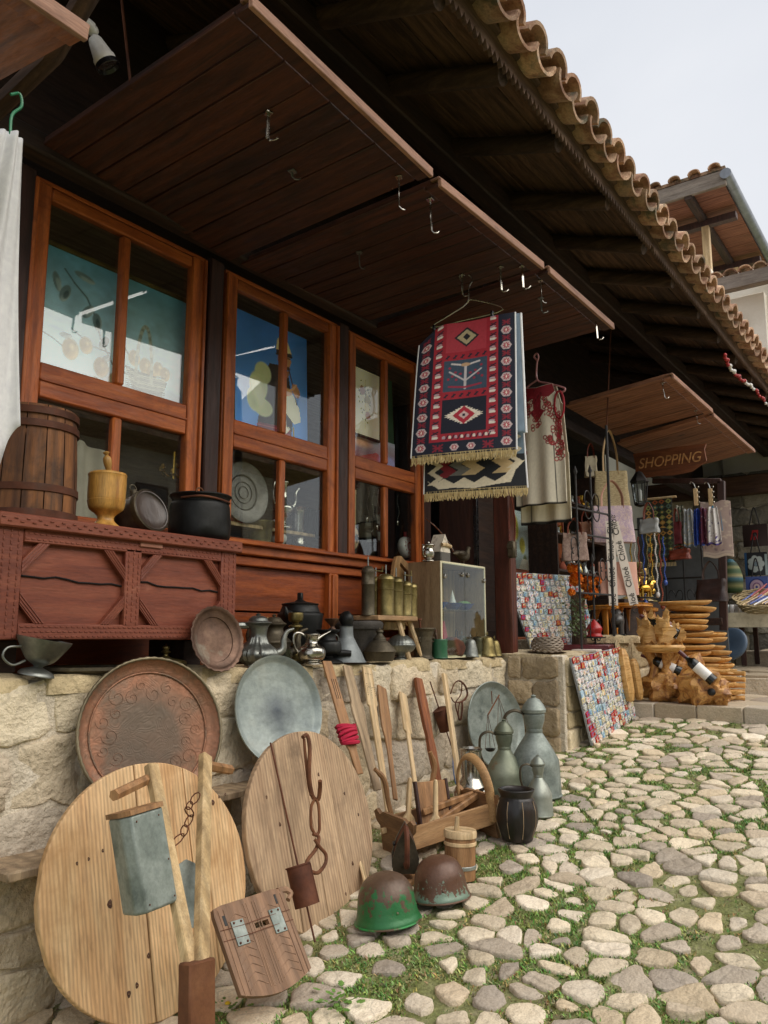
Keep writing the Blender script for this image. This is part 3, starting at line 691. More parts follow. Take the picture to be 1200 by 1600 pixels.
# toothed fascia
for x0, x1 in ((.9, 3.9), (3.905, 5.12), (5.125, 9.0), (9.005, 13.1)):
    p_ = [(x0, 4.155), (x0, 4.075)]; x = x0
    while x < x1 - .046: p_ += [(x + .022, 4.032), (x + .045, 4.075)]; x += .045
    p_ += [(x1, 4.075), (x1, 4.155)]
    mb = MB(); mb.prism(p_, -1.135, -1.115, 'y'); hp(mb, 'fascia_board', FASC, ang=20)
    mb = MB(); mb.box((x0 + x1) / 2, -1.128, 4.172, x1 - x0 - .003, .07, .03, .004); hp(mb, 'tile_batten', FASC)
# tiles: troughs and covers
def tile_mesh(up):
    mb = MB(); n = 10; L_ = .42; vs = []; fs = []; th = .02
    for j in range(5):
        t = j / 4; r_ = .112 - .012 * t if not up else .100 - .014 * t
        for ri in (r_, r_ - th):
            for k in range(n + 1):
                a = PI * k / n + (PI if up == 0 else 0); vs.append((ri * math.cos(a), L_ * t, ri * math.sin(a) * (.82 if up else .72)))
    m_ = n + 1
    for j in range(4):
        for k in range(n):
            a = j * 2 * m_ + k; b = a + 2 * m_; fs += [(a, a + 1, b + 1, b), (a + m_, b + m_, b + m_ + 1, a + m_ + 1)]
        for k in (0, n): a = j * 2 * m_ + k; fs.append((a, a + m_, a + 3 * m_, a + 2 * m_))
    for k in range(n): fs += [(k, k + m_, k + m_ + 1, k + 1)]; a = 8 * m_ + k; fs.append((a, a + 1, a + m_ + 1, a + m_))
    mb.add(vs, fs); return mb.mesh('roof_tile', TILE, 45)
TM = [tile_mesh(0), tile_mesh(1)]
pit = .213; i = 0; x = 1.9
while x < 13:
    for row in range(3):
        for up in (0, 1):
            q = random.Random(i * 7 + row * 3 + up); 
            o = bpy.data.objects.new('roof_tile', TM[up]); COL.objects.link(o); o.parent = H
            yy = -1.25 + row * .33 + q.uniform(-.014, .014) + (.0 if up else -.012); zz = zr(yy) + (.168 if up == 0 else .172) + row * .022
            o.location = (x + (pit / 2 if up else 0) + q.uniform(-.006, .006), yy, zz ); o.rotation_euler = (CS - .03 + q.uniform(-.02, .02), q.uniform(-.05, .05), q.uniform(-.03, .03))
    x += pit; i += 1
mb = MB(); x0 = 1.9
mb.grid(lambda u, v: (1.9 + 11.3 * u, -.2 + 3.0 * v, zr(-.2 + 3.0 * v) + .2 + .055 * math.cos(2 * PI * 11.3 * u / pit)), 424, 6); hp(mb, 'roof_slope', TILE, kind='stuff')

# shutters swung up under the eave
def hook(parent, x, y, z, L_=.13, m=TIND, fl=0):
    mb = MB(); mb.box(0, 0, -L_ / 2, .014, .004, L_, .001); mb.tube([(0, 0, -L_), (.004, -.01, -L_ - .012), (.02, -.02, -L_ - .008), (.035, -.02, -L_ + .006)], .0035, 6); mb.box(0, 0, -.004, .03, .03, .008, .001)
    mb.build('hook', m, parent, loc=(x, y, z), rot=(0, 0, fl))
def shutter(x0, x1, zh, zo, y0, y1, m, nb, hooks, edge=EDGE, sd=1, sk=0):
    """hinged at y1 (height zh), outer edge y0 (height zo); boards run outwards"""
    q = random.Random(sd); L_ = math.hypot(y1 - y0, zo - zh); an = math.atan2(zh - zo, y1 - y0)
    mb = MB(); wd = x1 - x0
    mb.box(wd / 2, .012, .0, wd, .02, .045, .003); mb.box(wd / 2, .033, .022, wd + .01, .05, .012, .003)
    s_ = mb.build('shutter', edge, H, loc=(x0, y0, zo), rot=(an, sk, 0))
    mb = MB(); mb.box(wd / 2, .055, -.004, wd - .004, .06, .02, .003); mb.build('edge_batten', m, s_)
    mb = MB(); mb.box(.02, L_ / 2, .022, .022, L_ - .1, .03, .003); mb.build('side_batten', m, s_)
    mb = MB(); mb.box(wd - .012, L_ / 2, .022, .022, L_ - .1, .03, .003); mb.build('side_batten', m, s_)
    bw = wd / nb; u = 0
    for i in range(nb):
        w_ = bw * q.uniform(.8, 1.2) if i < nb - 1 else wd - u; w_ = min(w_, wd - u)
        if w_ < .02: break
        mb = MB(); mb.box(0, L_ / 2 - .05, 0, w_ - .007, L_ - .115, .016, .003)
        mb.build('plank', m, s_, loc=(u + w_ / 2, .09, .006 + q.uniform(-.002, .002))); u += w_
    for hx_, hy_, l_ in hooks: hook(s_, hx_, hy_, -.002, l_, SILV if l_ > .1 else TIND, q.uniform(-.5, .5))
    return s_
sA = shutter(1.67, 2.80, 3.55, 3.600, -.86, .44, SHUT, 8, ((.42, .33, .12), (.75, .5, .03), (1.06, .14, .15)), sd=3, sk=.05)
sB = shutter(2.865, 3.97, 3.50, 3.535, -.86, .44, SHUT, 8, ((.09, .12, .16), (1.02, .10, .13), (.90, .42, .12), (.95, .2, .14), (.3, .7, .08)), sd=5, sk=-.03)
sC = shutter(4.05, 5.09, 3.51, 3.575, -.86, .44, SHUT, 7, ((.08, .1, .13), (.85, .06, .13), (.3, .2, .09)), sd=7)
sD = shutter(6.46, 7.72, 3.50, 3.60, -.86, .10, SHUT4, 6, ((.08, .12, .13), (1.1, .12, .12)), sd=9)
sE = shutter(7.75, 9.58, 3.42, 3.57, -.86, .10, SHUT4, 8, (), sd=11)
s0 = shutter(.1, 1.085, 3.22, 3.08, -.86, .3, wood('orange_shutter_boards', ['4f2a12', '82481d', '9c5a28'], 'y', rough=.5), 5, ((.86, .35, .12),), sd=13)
# stay rods from the rafters
for p0, p1 in ((P(190, 0, Y=-.2), P(205, 140, Z=3.57)), (P(955, 500, Y=-.3), P(948, 665, X=6.5))):
    mb = MB(); mb.tube([p0 + Vector((0, 0, .2)), p0, p1], .006, 6); hp(mb, 'stay_rod', RUST)
mb = MB(); mb.tube([(1.3, -1.0, 4.05), (1.33, -.6, 3.7), (1.36, -.2, 3.5), (1.36, .3, 3.42)], .07, 8, flat=.5); hp(mb, 'curved_brace', RAFT)

# ------------------------------------------------------------------ vessels
def vessel(name, label, cat, loc, h, prof, m, n=36, rz=0, body='body', smooth=4, mod=None, group=None, rot=None, sx=1):
    """lathe thing; profile in fractions of h"""
    t = thing(name, label, cat, loc, rz, group, rot)
    b = MB(); b.lathe([(r * h, z * h) for r, z in sp(prof, smooth)], n, mod=mod); sd_ = Vector(loc) * 9      # slight dents and wobble of hand-made ware
    b.v = [(x * (1 + .035 * noise.noise(Vector((x, y, z)) * 22 + sd_)), y * (1 + .035 * noise.noise(Vector((x, y, z)) * 22 + sd_)), z + .006 * h * noise.noise(Vector((x, y, 0)) * 15 + sd_)) for x, y, z in b.v]
    b.build(body, m, t, ang=50); return t
def closed(prof, th=.012): return prof + [(r - th if r > th else 0.001, z) for r, z in prof[::-1] if True]
def handle(t, pts, r, m, name='handle', flat=1, n=8):
    b = MB(); b.tube(sm(pts, 4), r if not isinstance(r, list) else r, n, flat=flat); return b.build(name, m, t)
WT, CT = 1.368, 1.958                                              # tops of the wall and of the chest
def on(px, Y, Z): p = P(px, 900, Y=Y); return Vector((p.x, Y, Z))

# red chest
ch = thing('carved_chest', 'long red-brown carved wooden chest with two crossed-corner panels, raised above the stone wall', 'chest', (1.42, .03, 1.49))
CL, CH = 1.10, .40
mb = MB(); mb.box(CL / 2, .20, CH / 2, CL - .02, .36, CH - .01, .004); mb.build('body', CHEST, ch)
for (x, z, w_, h_) in ((.045, CH / 2, .09, CH), (CL - .045, CH / 2, .09, CH), (CL * .5, CH / 2, .075, CH - .1), (CL / 2, .028, CL - .182, .056), (CL / 2, CH - .032, CL - .182, .064)):
    mb = MB(); mb.box(x, .008, z, w_, .024, h_, .004); o = mb.build('frame_strip', CHEST, ch)
    # carved notch rows
    nb = MB(); vert = h_ > w_; n_ = int((h_ if vert else w_) / .022)
    for k in range(n_):
        for r_ in (-.3, 0, .3):
            if vert: nb.box(x + r_ * w_, -.0045, z - h_ / 2 + .012 + k * .022 + (.01 if r_ == 0 else 0), .006, .004, .014, .001)
            else: nb.box(x - w_ / 2 + .012 + k * .022 + (.01 if r_ == 0 else 0), -.0045, z + r_ * h_, .014, .004, .006, .001)
    nb.build('carving', CHEST, ch, kind='stuff')
for x0, x1 in ((.09, .5 * CL - .037), (.5 * CL + .037, CL - .09)):
    for sx, sz in ((0, 0), (1, 0), (0, 1), (1, 1)):
        cx, cz = (x1 if sx else x0), (CH - .064 if sz else .056); dx, dz = (-1 if sx else 1), (-1 if sz else 1); a_, w_ = .10, .042
        mb = MB(); mb.prism([(cx + dx * a_, cz), (cx + dx * (a_ - w_), cz), (cx, cz + dz * (a_ - w_) * 1.1), (cx, cz + dz * a_ * 1.1)], -.003, .02, 'y'); mb.build('corner_strip', CHEST, ch)
        mb = MB()
        for f in (.2, .5, .8):
            q0 = a_ - w_ * f; mb.tube([(cx + dx * q0, -.003, cz), (cx, -.003, cz + dz * q0 * 1.1)], .003, 5)
        mb.build('carved_ridge', CHEST, ch)
    mb = MB(); xx = [x0 + (x1 - x0) * k / 9 for k in range(10)]
    mb.tube([(x, .014 + .002, CH * .56 - .02 * (x - x0) / (x1 - x0) + random.Random(int(x * 99)).uniform(-.006, .006)) for x in xx], .0035, 5); mb.build('split', pm('crack_black', ['0a0504', '120806'], rough=1, rvar=0), ch)
mb = MB(); mb.box(CL / 2, .19, CH + .02, CL + .03, .42, .022, .005); mb.box(CL / 2, -.012, CH + .006, CL + .03, .03, .05, .006)
for k in range(50): mb.box(-.0 + k * .0223, -.029, CH + .014 - .012 * (k % 2), .014, .004, .005, .001)
mb.build('lid', CHEST, ch)
mb = MB(); mb.box(CL * .57, -.006, CH - .02, .11, .012, .035, .012); mb.build('worn_patch', pm('bare_rubbed_wood', ['8a5a48', 'a9765f'], rough=.7), ch)
for x in (.12, .98):
    mb = MB(); mb.box(x, .25, -.06, .1, .24, .115, .004); mb.build('leg', DARKW, ch)
ch.location.z = 1.49; CT = 1.49 + CH + .032

# barrel standing on the chest, left
p = P(53, 770, Y=.24); br = .17; bh = .43
t = thing('wooden_barrel', 'dark stained wooden barrel with rusty iron hoops standing on the left end of the chest', 'barrel', (p.x - .02, .24, CT))
def bprof(z): return br * (1.0 - .10 * z / .43 * .9)
ns = 14
for k in range(ns):
    mb = MB(); a0 = 2 * PI * k / ns + .012; a1 = 2 * PI * (k + 1) / ns - .012
    mb.lathe([(bprof(0) - .02, 0), (bprof(0), 0), (bprof(.1) + .004, .1), (bprof(.22) + .004, .22), (bprof(bh), bh), (bprof(bh) - .02, bh)], 4, a0=a0, a1=a1)
    mb.build('stave', BARREL, t)
for z in (.02, .115, .355, .405):
    mb = MB(); mb.lathe([(bprof(z) + .006, z - .014), (bprof(z) + .010, z - .012), (bprof(z) + .009, z + .014), (bprof(z) + .002, z + .016)], 48); mb.build('hoop', HOOP, t)
mb = MB(); mb.lathe([(0, bh - .03), (bprof(bh) - .018, bh - .03)], 24); mb.build('head', BARREL, t)

# turned mortar with pestle
p = P(166, 790, Y=.13); h = 85 / K(p)
t = vessel('wooden_mortar', 'honey-coloured turned wooden mortar with its pestle standing in it, on the chest', 'mortar', (p.x, .13, CT), h, [(.001, 0), (.28, 0), (.27, .04), (.16, .14), (.15, .22), (.2, .28), (.30, .36), (.335, .5), (.335, .52), (.32, .54), (.335, .56), (.34, .93), (.35, 1.0), (.30, 1.0), (.28, .5), (.001, .4)], OLIVEW)
mb = MB(); mb.lathe([(r * h, z * h) for r, z in sp([(.001, 0), (.09, .02), (.1, .2), (.07, .4), (.05, .66), (.075, .8), (.07, .9), (.03, .95), (.06, 1.0), (.001, 1.03)], 3)], 16); mb.build('pestle', OLIVEW, t, loc=(.02, -.02, .42 * h), rot=(.0, -.22, 0))
# round lidded canteen leaning
p = P(232, 800, Y=.10); r_ = 34 / K(p)
t = thing('round_flask', 'round dark wooden flask with iron rim leaning between mortar and cauldron', 'flask', (p.x, .10, CT + r_ * .98), rot=(math.radians(72), 0, .1))
mb = MB(); mb.lathe(sp([(.001, .01), (r_ * .86, .012), (r_ * .9, .022), (r_, .02), (r_ * 1.02, 0), (r_, -.09), (r_ * .9, -.11), (.001, -.115)], 2), 40); mb.build('body', pm('worn_dark_wood', ['1c1714', '3b302a', '5a4d44'], scale=7, st=(1, .3, 1), rough=.35), t)
mb = MB(); mb.lathe([(r_ * .97, .012), (r_ * 1.0, .024), (r_ * 1.05, .02), (r_ * 1.05, -.005), (r_ * .99, -.012)], 40); mb.build('rim', BRNZ, t)
mb = MB(); mb.tube([(-.01, r_, -.05), (-.01, r_ * 1.3, -.05)], [.02, .014], 10); mb.tube(arc((-.01, r_ * 1.4, -.05), .018, 0, 2 * PI, 10, 'xy')[:-1], .003, 5, closed=True); mb.build('neck', BRNZ, t)
# cauldron
p = P(312, 822, Y=.19); h = 72 / K(p); r_ = 47 / K(p)
t = vessel('black_cauldron', 'sooty black cauldron with an iron bail handle on the right end of the chest', 'cauldron', (p.x, .19, CT), h, [(.001, 0), (.5, .0), (.60, .05), (.66, .15), (.665, .4), (.64, .78), (.60, .86), (.63, .95), (.67, 1.0), (.64, 1.02), (.58, .9), (.6, .3), (.001, .1)], BLKIRON)
handle(t, [(-.62 * h, -.1 * h, .9 * h), (-.45 * h, -.5 * h, .92 * h), (-.1 * h, -.62 * h, .9 * h), (.3 * h, -.58 * h, .86 * h), (.62 * h, -.1 * h, .9 * h)], .005, RUST)
handle(t, arc((-.42 * h, -.44 * h, 1.0 * h), .02, 0, PI, 6), .004, RUST2, 'handle_lug')

# silver sauce cup tipped under the chest
p = P(65, 1060, Y=-.02); k = 1 / K(p)
t = thing('sauce_cup', 'tarnished silver footed cup with a wavy rim and ring handle under the chest', 'cup', (p.x - .01, .0, WT))
mb = MB(); mb.lathe([(r * k, z * k) for r, z in sp([(.001, 4), (25, 0), (27, 3), (22, 8), (9, 13), (8, 16), (22, 24), (34, 40), (44, 56), (42, 56), (30, 38), (16, 26), (.001, 22)], 3)], 40, mod=lambda a, z: 1 + (.18 * math.sin(2 * a) + .09 * math.sin(5 * a + 1)) * max(0, z - .35) * (1 if z < .8 else .6)); mb.build('bowl', TIND, t, rot=(.12, .15, 0))
handle(t, [(-30 * k, -.01, 46 * k), (-52 * k, -.01, 44 * k), (-58 * k, -.01, 30 * k), (-42 * k, -.01, 18 * k), (-22 * k, -.01, 24 * k)], .004, TIND)
# flat tray and pot lid lying under the chest
p = P(390 * .375 * 2.2, 1050, Y=.1)
t = thing('flat_tray', 'thin dark tray lying flat under the chest', 'tray', (P(140, 1050, Y=.12).x, .12, WT))
mb = MB(); mb.lathe(sp([(.001, .004), (.15, .006), (.17, .02), (.175, .02), (.155, .0), (.001, 0)], 2), 40); mb.build('dish', BRNZ, t)
p = P(258, 1045, Y=.1); k = 1 / K(p)
t = vessel('brass_pot_lid', 'small brass lid with a turned finial peeping over the big copper tray', 'lid', (p.x, .1, WT), 40 * k, [(.8, 0), (.82, .12), (.78, .3), (.62, .36), (.3, .42), (.12, .5), (.1, .6), (.2, .66), (.1, .74), (.14, .8), (.12, .88), (.04, .93), (.001, 1.0)], BRASS)

def leanplate(name, label, cat, X, Y, Z, r_, lean, yaw, prof, m, n=64, mod=None, sv=1, rimm=None):
    t = thing(name, label, cat, (X, Y, Z), rot=Euler((0, 0, 0))); t.matrix_world = Matrix.Translation((X, Y, Z)) @ Matrix.Rotation(yaw, 4, 'Z') @ Matrix.Rotation(PI / 2 - lean, 4, 'X') @ Matrix.Diagonal((1, sv, 1, 1))
    # local z faces the street, local y up
    mb = MB(); mb.lathe([(a * r_, b) for a, b in prof], n, mod=mod); mb.build('dish', m, t, ang=35); return t
scal = lambda a, z: 1 + .018 * math.cos(38 * a) * max(0, min(1, (z if z < .5 else 1 - z) * 8 - 1.5) if z < 1 else 0)
leanplate('scalloped_plate', 'small round copper plate with a scalloped rim leaning against the right end of the chest', 'plate', 2.368, -.02, 1.49, .138, .2, -.05, sp([(.001, -.012), (.62, -.012), (.7, -.004), (.86, .004), (.92, .012), (1.0, .016), (1.0, .01), (.84, -.004), (.7, -.012), (.001, -.02)], 2), COPR, mod=lambda a, z: 1 + (.02 * math.cos(40 * a) if .45 < z < .62 else 0))
# copper tray
t = leanplate('large_copper_tray', 'big round reddish copper tray with chased scrolls, leaning above the pale disc', 'tray', 1.957, -.13, 1.150, .276, .2, -.30, [(.001, 0), (.80, 0), (.815, .004), (.85, .006), (.90, .012), (.965, .034), (.985, .034), (.97, .028), (.90, .003), (.82, -.003), (.001, -.004)], COPPER, n=96)
for rr_, z_, w_, na in ((.975, .035, .0065, 120), (.80, .004, .004, 100)):
    mb = MB(); mb.tube([((.276 * rr_) * math.cos(2 * PI * k / na), (.276 * rr_) * math.sin(2 * PI * k / na), z_) for k in range(na)], [w_ * (.75 + .4 * (k % 2)) for k in range(na)], 6, closed=True); mb.build('rope_border', pm('worn_grey_brass', ['5f5645', '857a62', 'a2967c'], rough=.5, metal=.7) if rr_ > .9 else COPPER, t, ang=60)
mb = MB(); q = random.Random(4)
for k in range(22):
    a = 2 * PI * k / 22; r0 = .276 * (.52 if k % 2 else .64); c_ = Vector((r0 * math.cos(a), r0 * math.sin(a), .0015)); s_ = .022 + .006 * (k % 3)
    mb.tube([c_ + Vector((math.cos(a + b * 1.6) * s_ * (1 - b * .16), math.sin(a + b * 1.6) * s_ * (1 - b * .16), -.0008)) for b in [j * .35 for j in range(14)]], .0013, 4)
mb.build('chased_scroll', COPPER, t, kind='stuff')
# grey tray
leanplate('grey_round_tray', 'round dull grey tinned tray leaning on the wall behind the brown wooden disc', 'tray', 2.669, -.10, 1.180, .239, .2, -.147, [(.001, 0), (.2, -.003), (.86, .0), (.90, .004), (.95, .018), (1.0, .024), (1.0, .016), (.93, -.002), (.001, -.006)], pm('tarnished_grey_tin', ['5a6468', '87918f', '9fa8a3', 'a9aca2'], scale=3.2, rough=.5, metal=.5, bump=.2, bs=30, spot=('6a7276', 5, .62, .12), fine=.15, radial=('454c57', .05, .18, .12)), n=80)
leanplate('oval_grey_tray', 'oval grey metal tray leaning at the right end of the wall behind the jugs', 'tray', 4.605, -.14, .95, .285, .18, -.14, [(.001, 0), (.86, .0), (.90, .004), (.95, .018), (1.0, .03), (1.02, .026), (1.0, .016), (.93, -.002), (.001, -.006)], GALV, n=80, sv=.93)

# ribbed coffee pot
def coffeepot(name, label, px, pyb, Y, hp_, m, ribs=True, spout='ridge', dirx=1, prof=None):
    p = P(px, pyb, Y=Y); k = 1 / K(p); h = hp_ * k
    t = vessel(name, label, 'coffee pot', (p.x, Y, WT), h, prof or [(.001, 0), (.22, 0), (.24, .03), (.34, .10), (.40, .2), (.36, .3), (.22, .42), (.165, .56), (.18, .68), (.21, .76), (.26, .80), (.26, .82), (.2, .84), (.17, .90), (.1, .94), (.03, .955), (.05, .975), (.001, 1.0)], m, n=48,
               mod=(lambda a, z: 1 + (.05 * math.cos(20 * a) if .08 < z < .42 else 0)) if ribs else None)
    s_ = dirx
    mb = MB(); mb.tube([q_ for q_ in sm([(s_ * .30 * h, 0, .2 * h), (s_ * .48 * h, 0, .30 * h), (s_ * .50 * h, 0, .5 * h), (s_ * .56 * h, 0, .64 * h), (s_ * .7 * h, 0, .70 * h)], 5)], [.09 * h - .064 * h * (j / 20) for j in range(21)], 10); mb.build('spout', m, t)
    handle(t, [(-s_ * .18 * h, 0, .76 * h), (-s_ * .42 * h, 0, .74 * h), (-s_ * .5 * h, 0, .55 * h), (-s_ * .42 * h, 0, .36 * h), (-s_ * .34 * h, 0, .28 * h)], .011 * h / .17, m)
    t.rotation_euler.z = math.radians(-35); return t
coffeepot('ribbed_coffee_pot', 'silvery coffee pot with a ribbed belly and thick curved spout beside the scalloped plate', 402, 1040, .06, 82, TIND)
coffeepot('dark_coffee_pot', 'darker bronze coffee pot with long straight spout half hidden behind the ribbed one', 427, 1030, .17, 78, BRNZ, False, prof=[(.001, 0), (.25, 0), (.27, .04), (.32, .2), (.34, .38), (.36, .44), (.28, .52), (.2, .62), (.19, .72), (.25, .78), (.25, .8), (.19, .84), (.12, .92), (.03, .94), (.05, .97), (.001, 1)])
p = P(413, 1010, Y=.33); k = 1 / K(p)
t = vessel('bronze_dome_lid', 'brown bronze dish cover topped by a crescent and pierced band, behind the coffee pots', 'dish cover', (p.x, .33, WT + .08), 40 * k, [(.9, 0), (.92, .08), (.8, .14), (.6, .3), (.42, .52), (.3, .72), (.12, .8), (.06, .84), (.06, .95), (.001, 1)], COPR)
handle(t, [(-.03, 0, 44 * k), (-.012, 0, 40 * k), (.012, 0, 41 * k), (.022, 0, 48 * k)], [.001] * 2 + [.004] * 9 + [.001] * 2, BRASS, 'crescent')
mb = MB(); mb.box(0, 0, -.04, .25, .2, .078, .006); mb.build('plinth', DARKW, t)
# black clay pot with lugs
p = P(468, 1000, Y=.30); k = 1 / K(p)
t = vessel('black_clay_pot', 'big black faceted clay pot with flat knobbed lid and two horn-like lugs', 'pot', (p.x, .30, WT), 96 * k, [(.001, 0), (.27, 0), (.30, .06), (.37, .6), (.385, .74), (.38, .77), (.33, .80), (.30, .84), (.001, .84)], BLKIRON, n=10, smooth=1, rz=.2)
mb = MB(); mb.lathe([(r * 96 * k, z * 96 * k) for r, z in sp([(.33, .8), (.29, .90), (.30, .92), (.29, .94), (.1, .97), (.06, 1.0), (.001, 1.0)], 2)], 32); mb.build('lid', BLKIRON, t)
mb = MB(); mb.box(0, 0, 100 * k, .022, .03, .05, .01); mb.build('lid_knob', BLKIRON, t)
for s_ in (-1, 1):
    mb = MB(); mb.tube(sm([(s_ * .30 * 96 * k, 0, 70 * k), (s_ * .42 * 96 * k, 0, 74 * k), (s_ * .46 * 96 * k, 0, 84 * k)], 4), [.03, .028, .026, .024, .02, .016, .012, .008, .004], 8); mb.build('lug', BLKIRON, t)
# candlestick of brass
def stick_prof(t_=1): return [(.001, 0), (.24, 0), (.25, .04), (.12, .1), (.06, .14), (.1, .2), (.07, .26), (.1, .32), (.07, .38), (.055, .45), (.06, .62), (.12, .68), (.15, .73), (.08, .77), (.07, .8), (.15, .84), (.16, .99), (.13, 1.0), (.11, .86), (.001, .85)]
p = P(461, 1030, Y=.14); h = 74 / K(p); vessel('brass_candlestick', 'brass candlestick between the coffee pots and the black clay pot', 'candlestick', (p.x, .14, WT + .012), h, stick_prof(), BRASS)
p = P(519, 1015, Y=.20); h = 62 / K(p); vessel('thin_candlestick', 'thin tarnished candlestick with a flat socket behind the small dark lamp', 'candlestick', (p.x, .2, WT + .015), h, [(.001, 0), (.2, 0), (.2, .04), (.07, .1), (.05, .3), (.09, .4), (.04, .5), (.08, .58), (.04, .66), (.09, .74), (.05, .8), (.16, .92), (.2, .97), (.2, 1), (.001, 1)], COPR)
# silver creamer
p = P(482, 1040, Y=.02); k = 1 / K(p); h = 46 * k
t = vessel('silver_milk_jug', 'shiny pot-bellied silver milk jug with looped handle and long lip, front edge of the wall', 'jug', (p.x, .0, WT), h, [(.001, 0), (.34, 0), (.36, .04), (.26, .08), (.42, .2), (.47, .36), (.42, .54), (.24, .68), (.2, .8), (.24, .95), (.28, 1.0), (.25, 1.0), (.18, .8), (.001, .6)], SILV, n=40)
mb = MB(); mb.tube(sm([(.12 * h, 0, .82 * h), (.34 * h, 0, .96 * h), (.66 * h, 0, 1.12 * h)], 4), [.1 * h, .09 * h, .08 * h, .07 * h, .06 * h, .05 * h, .04 * h, .03 * h, .02 * h], 10, flat=.5); mb.build('lip', SILV, t)
handle(t, [(-.18 * h, 0, .9 * h), (-.42 * h, 0, 1.05 * h), (-.62 * h, 0, .98 * h), (-.6 * h, 0, .6 * h), (-.42 * h, 0, .34 * h)], .006, SILV)
t.rotation_euler.z = math.radians(-35)
# drinking glass
p = P(444, 1035, Y=.03); h = 24 / K(p); vessel('drinking_glass', 'clear drinking glass beside the silver milk jug', 'glass', (p.x, .03, WT), h, [(.001, 0), (.5, 0), (.58, 1.0), (.53, 1.0), (.46, .08), (.001, .08)], GLASS3, smooth=1)
# small dark oil lamp
p = P(512, 1035, Y=.06); k = 1 / K(p); h = 52 * k
t = vessel('small_oil_lamp', 'small black metal lamp jug with ring handle and stub nozzle beside the grey cone bottle', 'lamp', (p.x, .06, WT), h, [(.001, 0), (.44, 0), (.42, .05), (.2, .14), (.18, .22), (.38, .3), (.42, .42), (.4, .62), (.26, .68), (.24, .86), (.34, .94), (.33, 1), (.001, .98)], BLKIRON)
mb = MB(); mb.tube([(.2 * h, -.2 * h, .3 * h), (.5 * h, -.5 * h, .28 * h)], [.12 * h, .09 * h], 10); mb.build('nozzle', BLKIRON, t)
handle(t, [(.24 * h, 0, .84 * h), (.46 * h, 0, .8 * h), (.5 * h, 0, .6 * h), (.36 * h, 0, .5 * h)], .004, TIND)
# grey cone bottle
p = P(541, 1037, Y=.05); h = 80 / K(p)
t = vessel('grey_cone_bottle', 'conical grey zinc bottle with a black knobbed stopper, front of the wall', 'bottle', (p.x, .05, WT), h, [(.001, 0), (.36, 0), (.37, .03), (.29, .2), (.18, .42), (.14, .5), (.13, .68), (.14, .7), (.001, .7)], pm('matt_zinc', ['5c6163', '7d8384', '93999a'], scale=8, rough=.6, metal=.4, bump=.4))
mb = MB(); mb.ball((0, 0, .83 * h), (.14 * h, .14 * h, .17 * h), 14, 8, nz=.15); mb.build('stopper', BLKIRON, t)
# broken stone mortar
p = P(558, 1020, Y=.2); k = 1 / K(p)
vessel('dark_stone_mortar', 'flaring dark stone mortar under the three-legged stool', 'mortar', (p.x, .2, WT), 58 * k, [(.001, 0), (.38, 0), (.4, .05), (.62, .8), (.68, .84), (.7, 1.0), (.6, 1.0), (.45, .4), (.001, .3)], pm('dark_basalt', ['26231f', '3c3833', '514b44'], rough=.8, bump=.7, bs=30, bd=.01), mod=lambda a, z: 1 + .03 * math.sin(3 * a), smooth=2)
mb = MB()
t = thing('clay_pan', 'reddish clay pan tucked behind the stone mortar', 'pan', (P(575, 1020, Y=.3).x, .3, WT)); mb.lathe(sp([(.001, 0), (.07, 0), (.12, .1), (.13, .12), (.12, .12), (.06, .02), (.001, .02)], 2), 24); mb.build('dish', CLAY, t)
# pewter lidded bowls
p = P(600, 1038, Y=.0); k = 1 / K(p)
t = vessel('low_lidded_dish', 'squat bronze dish with stepped conical lid, front edge of the wall', 'lidded dish', (p.x, .03, WT), 52 * k, [(.001, 0), (.36, 0), (.42, .04), (.48, .24), (.5, .27), (.5, .3), (.42, .4), (.28, .56), (.2, .62), (.19, .68), (.13, .74), (.08, .84), (.12, .86), (.1, .92), (.03, .96), (.001, 1.02)], BRNZ)
p = P(633, 1032, Y=.05); k = 1 / K(p)
t = vessel('footed_lidded_bowl', 'pewter footed bowl with embossed domed lid next to the squat bronze dish', 'lidded bowl', (p.x, .08, WT), 46 * k, [(.001, 0), (.24, 0), (.25, .05), (.16, .1), (.16, .16), (.4, .3), (.5, .46), (.5, .52), (.47, .56), (.42, .66), (.26, .8), (.1, .86), (.05, .92), (.07, .96), (.001, 1.02)], TIND, mod=lambda a, z: 1 + (.02 * math.cos(24 * a) if .35 < z < .75 else 0), n=72)
# bronze mortar with pestle
p = P(663, 1030, Y=.09); k = 1 / K(p); h = 46 * k
t = vessel('bronze_mortar', 'flared bronze mortar with an iron pestle standing in it, in front of the display cabinet', 'mortar', (p.x, .1, WT), h, [(.001, 0), (.36, 0), (.35, .05), (.31, .12), (.32, .5), (.35, .85), (.44, 1.0), (.4, 1.0), (.28, .6), (.001, .3)], BRNZ)
mb = MB(); mb.tube([(0, 0, .4 * h), (-.02, .01, 1.28 * h), (-.021, .01, 1.3 * h), (-.022, .01, 1.36 * h)], [.008, .006, .016, .014], 10); mb.build('pestle', RUST, t)
for sx_ in (-1, 1): handle(t, [(sx_ * .33 * h, -.02, .72 * h), (sx_ * .45 * h, -.03, .7 * h), (sx_ * .44 * h, -.03, .58 * h), (sx_ * .32 * h, -.02, .6 * h)], .004, BRNZ)
p = P(687, 1028, Y=.06); k = 1 / K(p); h = 28 * k
t = vessel('green_tin_mug', 'small chipped green enamel mug with a wooden stick in it', 'mug', (p.x, .06, WT), h, [(.001, 0), (.44, 0), (.46, .05), (.44, .1), (.45, .9), (.47, 1.0), (.43, 1.0), (.42, .1), (.001, .1)], GREENP, smooth=2)
mb = MB(); mb.tube([(-.02, 0, .5 * h), (-.03, .01, 1.6 * h)], .009, 8); mb.build('stick', COPR, t)
p = P(713, 1027, Y=.07); k = 1 / K(p)
